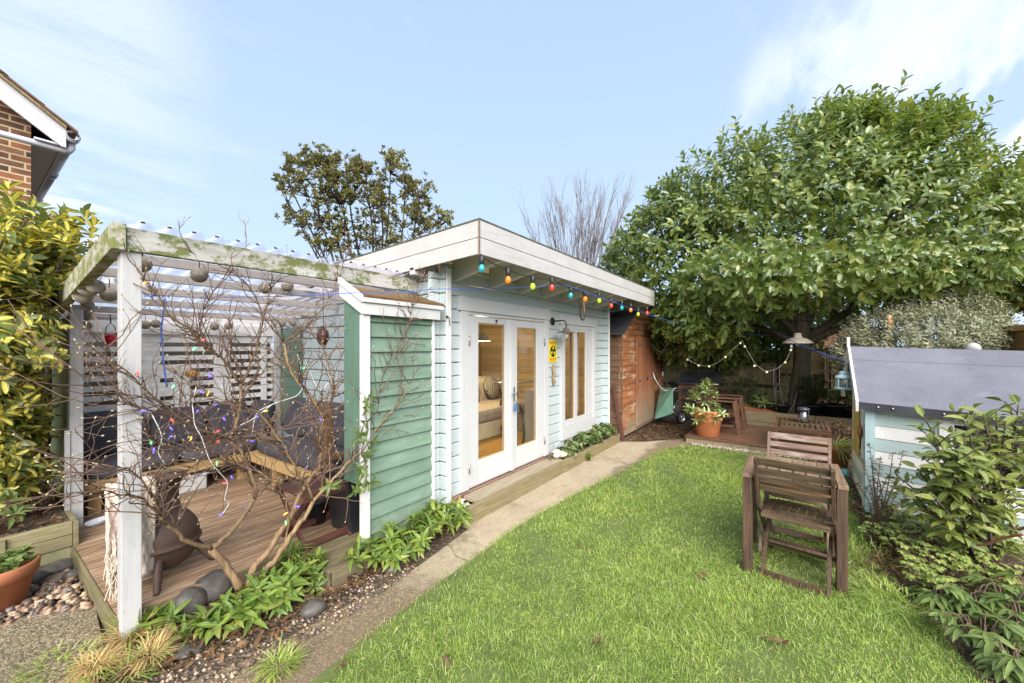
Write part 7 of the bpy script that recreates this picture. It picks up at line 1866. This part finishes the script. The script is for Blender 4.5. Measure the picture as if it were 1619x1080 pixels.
for (a0, a1, c0, c1) in ((-.075, LEN + .06, -.09, DEP / 2), (-.075, LEN + .06, DEP + .09, DEP / 2)):
    hb = HE - .01 - (HR - HE) * .09 / (DEP / 2)
    b.hexa([q3(a0, c0, hb), q3(a1, c0, hb), q3(a1, c1, HR + .02), q3(a0, c1, HR + .02), q3(a0, c0, hb + .03), q3(a1, c0, hb + .03), q3(a1, c1, HR + .05), q3(a0, c1, HR + .05)])
b.build('roof', M['felt_grey'], ph)
b = MB(); f0 = .70
hs0 = lambda c: HE - .01 + (HR - HE + .03) * c / (DEP / 2) + .031
b.hexa([q3(-.076, f0 * DEP / 2, hs0(f0 * DEP / 2) - .004), q3(LEN + .06, f0 * DEP / 2, hs0(f0 * DEP / 2) - .004), q3(LEN + .06, DEP / 2, hs0(DEP / 2) - .004), q3(-.076, DEP / 2, hs0(DEP / 2) - .004), q3(-.076, f0 * DEP / 2, hs0(f0 * DEP / 2) + .006), q3(LEN + .06, f0 * DEP / 2, hs0(f0 * DEP / 2) + .006), q3(LEN + .06, DEP / 2, hs0(DEP / 2) + .004), q3(-.076, DEP / 2, hs0(DEP / 2) + .004)])
b.build('ridge_felt', M['felt_grey'], ph)
b = MB(); hb = HE - .01 - (HR - HE) * .09 / (DEP / 2); pbox(b, -.076, LEN + .06, -.10, -.088, hb - .035, hb + .032); b.build('eaves_felt', M['felt'], ph)
for a in (.06, .16, .33, .48, .62, .8, 1.0, 1.2):
    b = MB(); b.ball(q3(a, -.103, hb), .009, 8, 6); b.build('felt_nail', M['steel'], ph)
b = MB()
for (c0, c1) in ((-.10, DEP / 2), (DEP + .10, DEP / 2)):
    b.hexa([q3(-.10, c0, hb - .06), q3(-.078, c0, hb - .06), q3(-.078, c1, HR - .03), q3(-.10, c1, HR - .03), q3(-.10, c0, hb + .045), q3(-.078, c0, hb + .045), q3(-.078, c1, HR + .075), q3(-.10, c1, HR + .075)])
pbox(b, -.105, -.079, DEP / 2 - .02, DEP / 2 + .02, HR - .02, HR + .16)
b.build('bargeboard', M['fascia_y'], ph)
b = MB(); pbox(b, WN[0] + .03, WN[1] - .03, .008, .012, WN[2] + .03, WN[3] - .03); w_ = b.build('window', M['dark_glass'], ph)
b = MB()
for (a0, a1, h0, h1) in ((WN[0] - .06, WN[0] + .03, WN[2] - .05, WN[3] + .05), (WN[1] - .03, WN[1] + .05, WN[2] - .05, WN[3] + .05), (WN[0] + .03, WN[1] - .03, WN[3] - .03, WN[3] + .05), (WN[0] + .03, WN[1] - .03, WN[2] - .05, WN[2] + .03)): pbox(b, a0, a1, -.014, .019, h0, h1)
b.build('window_trim', M['play_white'], ph, .002)
b = MB(); pbox(b, 0.02, LEN, .02, DEP, -.14, -.052); b.build('floor', M['sleeper'], ph)
p = P(1360, 692, d=3.98); bo = thing('metal_ornament', 'rusty metal leaf ornament hung on the playhouse corner', 'ornament', tuple(p)); b = MB()
b.ball(p + Vector((0, 0, .06)), (.03, .02, .075), 12, 8, .05); b.build('leaf_plate', M['copper'], bo)
b = MB(); b.tube([p + Vector((0, 0, .2)), p + Vector((0, 0, .13))], .003, 4); b.tube([p, p + Vector((-.01, 0, -.05)), p + Vector((.012, 0, -.12))], .007, 5); b.build('rod', M['dark_metal'], bo)
p = P(1335, 605, d=4.32); ln = thing('blue_lantern', 'turquoise metal candle lantern hanging from the playhouse gable', 'lantern', tuple(p))
b = MB(); b.lathe([(.075, -.075), (.085, -.07), (.088, -.055), (.075, -.05), (.001, -.05)], p, 8); b.build('base', M['turq'], ln)
b = MB(); b.lathe([(.08, .045), (.088, .05), (.075, .075), (.045, .085), (.045, .105), (.05, .11), (.03, .125), (.001, .13)], p, 8); b.build('lid', M['turq'], ln)
for k in range(6):
    a = k * math.pi / 3 + .2; b = MB(); q = p + Vector((.072 * math.cos(a), .072 * math.sin(a), 0)); b.bar(q + Vector((0, 0, -.052)), q + Vector((0, 0, .05)), .012, .012); b.build('bar', M['turq'], ln)
b = MB(); b.lathe([(.064, -.05), (.064, .045)], p, 16); b.build('glass', M['lamp_glass'], ln)
b = MB(); b.tube([p + Vector((-.05, 0, .09)), p + Vector((-.035, .0, .15)), p + Vector((0, 0, .18)), p + Vector((.035, 0, .15)), p + Vector((.05, 0, .09))], .004, 5); b.tube([p + Vector((0, 0, .18)), p + Vector((0, -.03, .25)), p + Vector((.02, -.1, .25))], .005, 5); b.build('handle', M['dull_steel'], ln)
b = MB(); b.tube([p + Vector((0, .0, -.075)), p + Vector((-.01, 0, -.15))], .008, 6); b.build('tassel', M['play_white'], ln)
p = P(1320, 740, z=.05); t = thing('terracotta_pot', 'terracotta pot with spiky grass behind the far folding chair', 'pot', tuple(p)); b = MB(); b.lathe([(.12, 0), (.165, .24), (.18, .245), (.18, .29), (.165, .29), (.16, .26), (.001, .25)], p, 28); b.build('pot', M['terra'], t)
lv = Leaves()
for k in range(90): a = U(0, 6.28); lv.add(p + Vector((.08 * math.cos(a), .08 * math.sin(a), .26)), (math.cos(a) * U(.2, .9), math.sin(a) * U(.2, .9), U(.3, 1)), (0, 0, 1), U(.15, .28), .014, U(.5, 1.4))
lv.build('foliage', M['geran'], t)
p = P(1333, 748, z=.12); b = MB(); b.ball(p, .06, 16, 10, .03, 5); tag(b.build('mosaic_ball', plain('turquoise_mosaic', (.18, .42, .42), .35, var=.8, scale=22)), 'turquoise mosaic ball on the soil beside the playhouse', 'ball')
clump('terracotta_tuft', 'rust-tinted shrub beside the rear deck and playhouse', 'shrub', tuple(P(1332, 705, d=6.0)), 14, .2, .4, 'dead_leaf', 6, .07, .03, .3)
# ================================================================ right-hand border planting
def rhodo():
    c = Vector(P(1555, 900, d=2.95)); c.z = 0; t = thing('rhododendron', 'broad rhododendron with long glossy leaves in front of the playhouse', 'shrub', tuple(c)); b = MB(); lv = Leaves()
    ends = [(1460, 660, 2.9), (1475, 700, 2.75), (1490, 735, 2.7), (1450, 740, 2.9), (1540, 645, 2.9), (1555, 655, 2.7), (1525, 690, 2.6), (1560, 700, 2.55), (1590, 665, 2.75), (1610, 640, 2.8), (1600, 710, 2.6), (1510, 760, 2.65), (1480, 790, 2.75), (1540, 770, 2.5), (1450, 790, 2.9), (1590, 760, 2.5), (1465, 825, 2.9), (1525, 820, 2.6), (1570, 735, 2.5), (1618, 690, 2.5), (1500, 710, 2.8), (1620, 750, 2.45), (1545, 800, 2.6), (1575, 790, 2.7), (1500, 780, 2.9), (1470, 760, 3.0), (1600, 800, 2.6), (1640, 660, 2.6), (1650, 720, 2.5), (1580, 690, 3.0), (1520, 730, 3.0), (1550, 740, 2.9), (1495, 670, 3.05), (1610, 830, 2.5), (1435, 765, 3.0), (1560, 670, 3.05), (1530, 665, 2.75), (1575, 650, 2.85), (1505, 745, 2.6), (1535, 715, 2.55)]
    for px, py, d in ends:
        if d > 3.0 or (py > 790 and px < 1500): continue
        d = max(d, 2.72) if px < 1600 else max(d, 2.85)
        e = P(px, py, d=d); m = c.lerp(e, .5) + Vector((U(-.08, .08), U(-.08, .08), .05)); b.tube(smooth_([c + Vector((U(-.06, .06), U(-.06, .06), 0)), m, e]), [.013, .012, .011, .010, .008, .006, .004], 6)
        ax = (e - m).normalized() + Vector((-.25, .05, .75)); rosette(lv, e, ax, 10, .108, .044, (.85, 1.7), .25, .2, .4)
        for k in range(2):
            q = m.lerp(e, U(.5, .95)); e2 = q + Vector((U(-.16, .16), U(-.16, .16), U(-.02, .18))); b.tube([q, e2], .004, 5); rosette(lv, e2, (e2 - q).normalized() + Vector((-.2, 0, .6)), 8, .09, .037, (.85, 1.7), .25, .25, .3)
    b.build('stems', M['bark'], t); lv.build('foliage', M['rhodo'], t)
rhodo()
clump('young_rhododendron', 'small rhododendron sprig in front of the larger one', 'shrub', tuple(P(1560, 900, z=.02)), 7, .12, .42, 'rhodo', 9, .10, .036, .25)
def wispy():
    c = P(1385, 850, z=.0); t = thing('wispy_shrub', 'thin dark-stemmed shrub with tiny dusky leaves beside the table', 'shrub', tuple(c)); b = MB(); lv = Leaves()
    for k, (px, py) in enumerate(((1375, 700), (1395, 705), (1412, 715), (1428, 712), (1362, 725), (1350, 760), (1345, 790), (1440, 735), (1385, 740), (1405, 750), (1370, 770), (1425, 765), (1358, 810), (1395, 790), (1440, 780), (1380, 720))):
        e = P(px, py, d=3.62 + .25 * math.sin(k * 2)); pts = smooth_([c + Vector((U(-.05, .05), U(-.05, .05), 0)), c.lerp(e, .5) + Vector((U(-.05, .05), U(-.05, .05), .05)), e]); b.tube(pts, [.006 - .0006 * i for i in range(len(pts))], 5)
        for i in range(24):
            t_ = U(.35, 1); j = min(len(pts) - 2, int(t_ * (len(pts) - 1))); q = pts[j].lerp(pts[j + 1], U(0, 1)); a = U(0, 6.28)
            lv.add(q, (math.cos(a), math.sin(a), U(-.2, .6)), (0, 0, 1), U(.024, .04), U(.016, .024), .1)
    b.build('stems', M['twig'], t); lv.build('foliage', M['purple'], t)
wispy()
GP = [(1400, 862, .16), (1432, 842, .17), (1470, 858, .18), (1440, 885, .17), (1500, 880, .18), (1535, 905, .2), (1480, 915, .18), (1560, 935, .18), (1520, 850, .17), (1580, 880, .2), (1410, 830, .13), (1470, 940, .14)]
gl_ = ['at the lawn edge by the table leg', 'below the wispy shrub', 'in front of the playhouse base', 'over the edging log', 'below the rhododendron', 'beside the seedling rhododendron', 'spilling towards the lawn', 'in the middle of the border', 'under the playhouse stripes', 'at the right edge under the rhododendron', 'nearest the playhouse corner', 'beside the second edging log']
for (px, py, R), g in zip(GP, gl_):
    p = P(px, py, z=.02); t = thing('cranesbill', 'soft lobed-leaf cranesbill ' + g, 'plant', tuple(p), 'cranesbills in the right border'); lv = Leaves(); b = MB()
    for i in range(46):
        a = U(0, 6.28); r = R * math.sqrt(U(0, 1)); e = p + Vector((r * math.cos(a), r * math.sin(a), U(.07, .20)))
        b.tube([p + Vector((r * .4 * math.cos(a), r * .4 * math.sin(a), 0)), e], .002, 4, False)
        s = U(.024, .04); a0 = U(0, 6.28); tl = (U(-.35, .35), U(-.35, .35), 1)
        for k in range(5): q = a0 + (k - 2) * 1.05; lv.add(e, (math.cos(q), math.sin(q), -.1), tl, s, s * .85, .25)
    b.build('stems', M['twig'], t); lv.build('foliage', M['geran'], t, fine=False, fold=.1)
PP = [(1500, 960, .22, 'deep green divided-leaf plant beside the lower edging log'), (1560, 975, .2, 'deep green plant at the right border edge, upper one'), (1590, 1010, .2, 'deep green plant at the far lower right'), (1520, 1020, .2, 'large palmate-leaved plant overhanging the lawn corner'), (1600, 960, .18, 'deep green plant below the rhododendron stem'), (1560, 1060, .18, 'palmate plant at the bottom right corner'), (1450, 950, .12, 'pale serrated plant leaning over the lawn')]
for px, py, R, lab in PP:
    p = P(px + 34, py + 10, z=.0); R *= .85; t = thing('hellebore', lab, 'plant', tuple(p), 'deep green plants at the right border'); lv = Leaves(); b = MB()
    for i in range(14):
        a = U(0, 6.28); r = R * math.sqrt(U(.02, 1)); e = p + Vector((r * math.cos(a), r * math.sin(a), U(.05, .19)))
        b.tube(smooth_([p + Vector((r * .2 * math.cos(a), r * .2 * math.sin(a), 0)), p.lerp(e, .6) + Vector((0, 0, .08)), e]), .003, 4, False)
        out = (e - p).normalized(); a0 = math.atan2(out.y, out.x)
        for k in range(7): q = a0 + (k - 3) * .5; lv.add(e, (math.cos(q), math.sin(q), U(-.1, .25)), (U(-.3, .3), U(-.3, .3), 1), U(.06, .125), U(.022, .036), U(.2, .7))
    b.build('stems', M['twig'], t); lv.build('foliage', M['peony'], t)
for px, py, lab in ((1446, 912, 'short round edging log at the lawn border, farther one'), (1487, 992, 'short round edging log at the lawn border, nearer one')):
    p = P(px, py, z=-.01); b = MB(); b.lathe([(.035, -.02), (.038, .08), (.03, .088), (.001, .09)], p, 14); tag(b.build('edging_log', M['trellis']), lab, 'log')
for px, py, lab in ((1365, 812, 'low straw-like plant by the table leg'), (1400, 900, 'brown withered stems at the border edge'), (1425, 880, 'withered leaves beside the cranesbills')):
    p = P(px, py, z=0); tuft('withered_tuft', lab, tuple(p), 70, .1, .09, 'dead_leaf', 1.0, .01)
b = MB(); b.tube(smooth_([P(1619, 845, d=2.4), P(1590, 850, d=2.5), P(1560, 860, d=2.6), P(1545, 862, d=2.65)]), .008, 6); b.tube(smooth_([P(1640, 820, d=2.3), P(1612, 838, d=2.4), P(1600, 830, d=2.45)]), .006, 5)
tag(b.build('arching_cane', plain('red_brown_stem', (.32, .13, .08), .5)), 'bare reddish stem arching in from the right edge', 'stem')
tuft('border_grass', 'long soft grass tufts at the border by the table', tuple(P(1360, 880, z=0)), 200, .25, .075, 'grassm', .7, .005)
tuft('border_grass', 'long soft grass tufts below the edging logs', tuple(P(1420, 960, z=0)), 200, .2, .075, 'grassm', .7, .005)
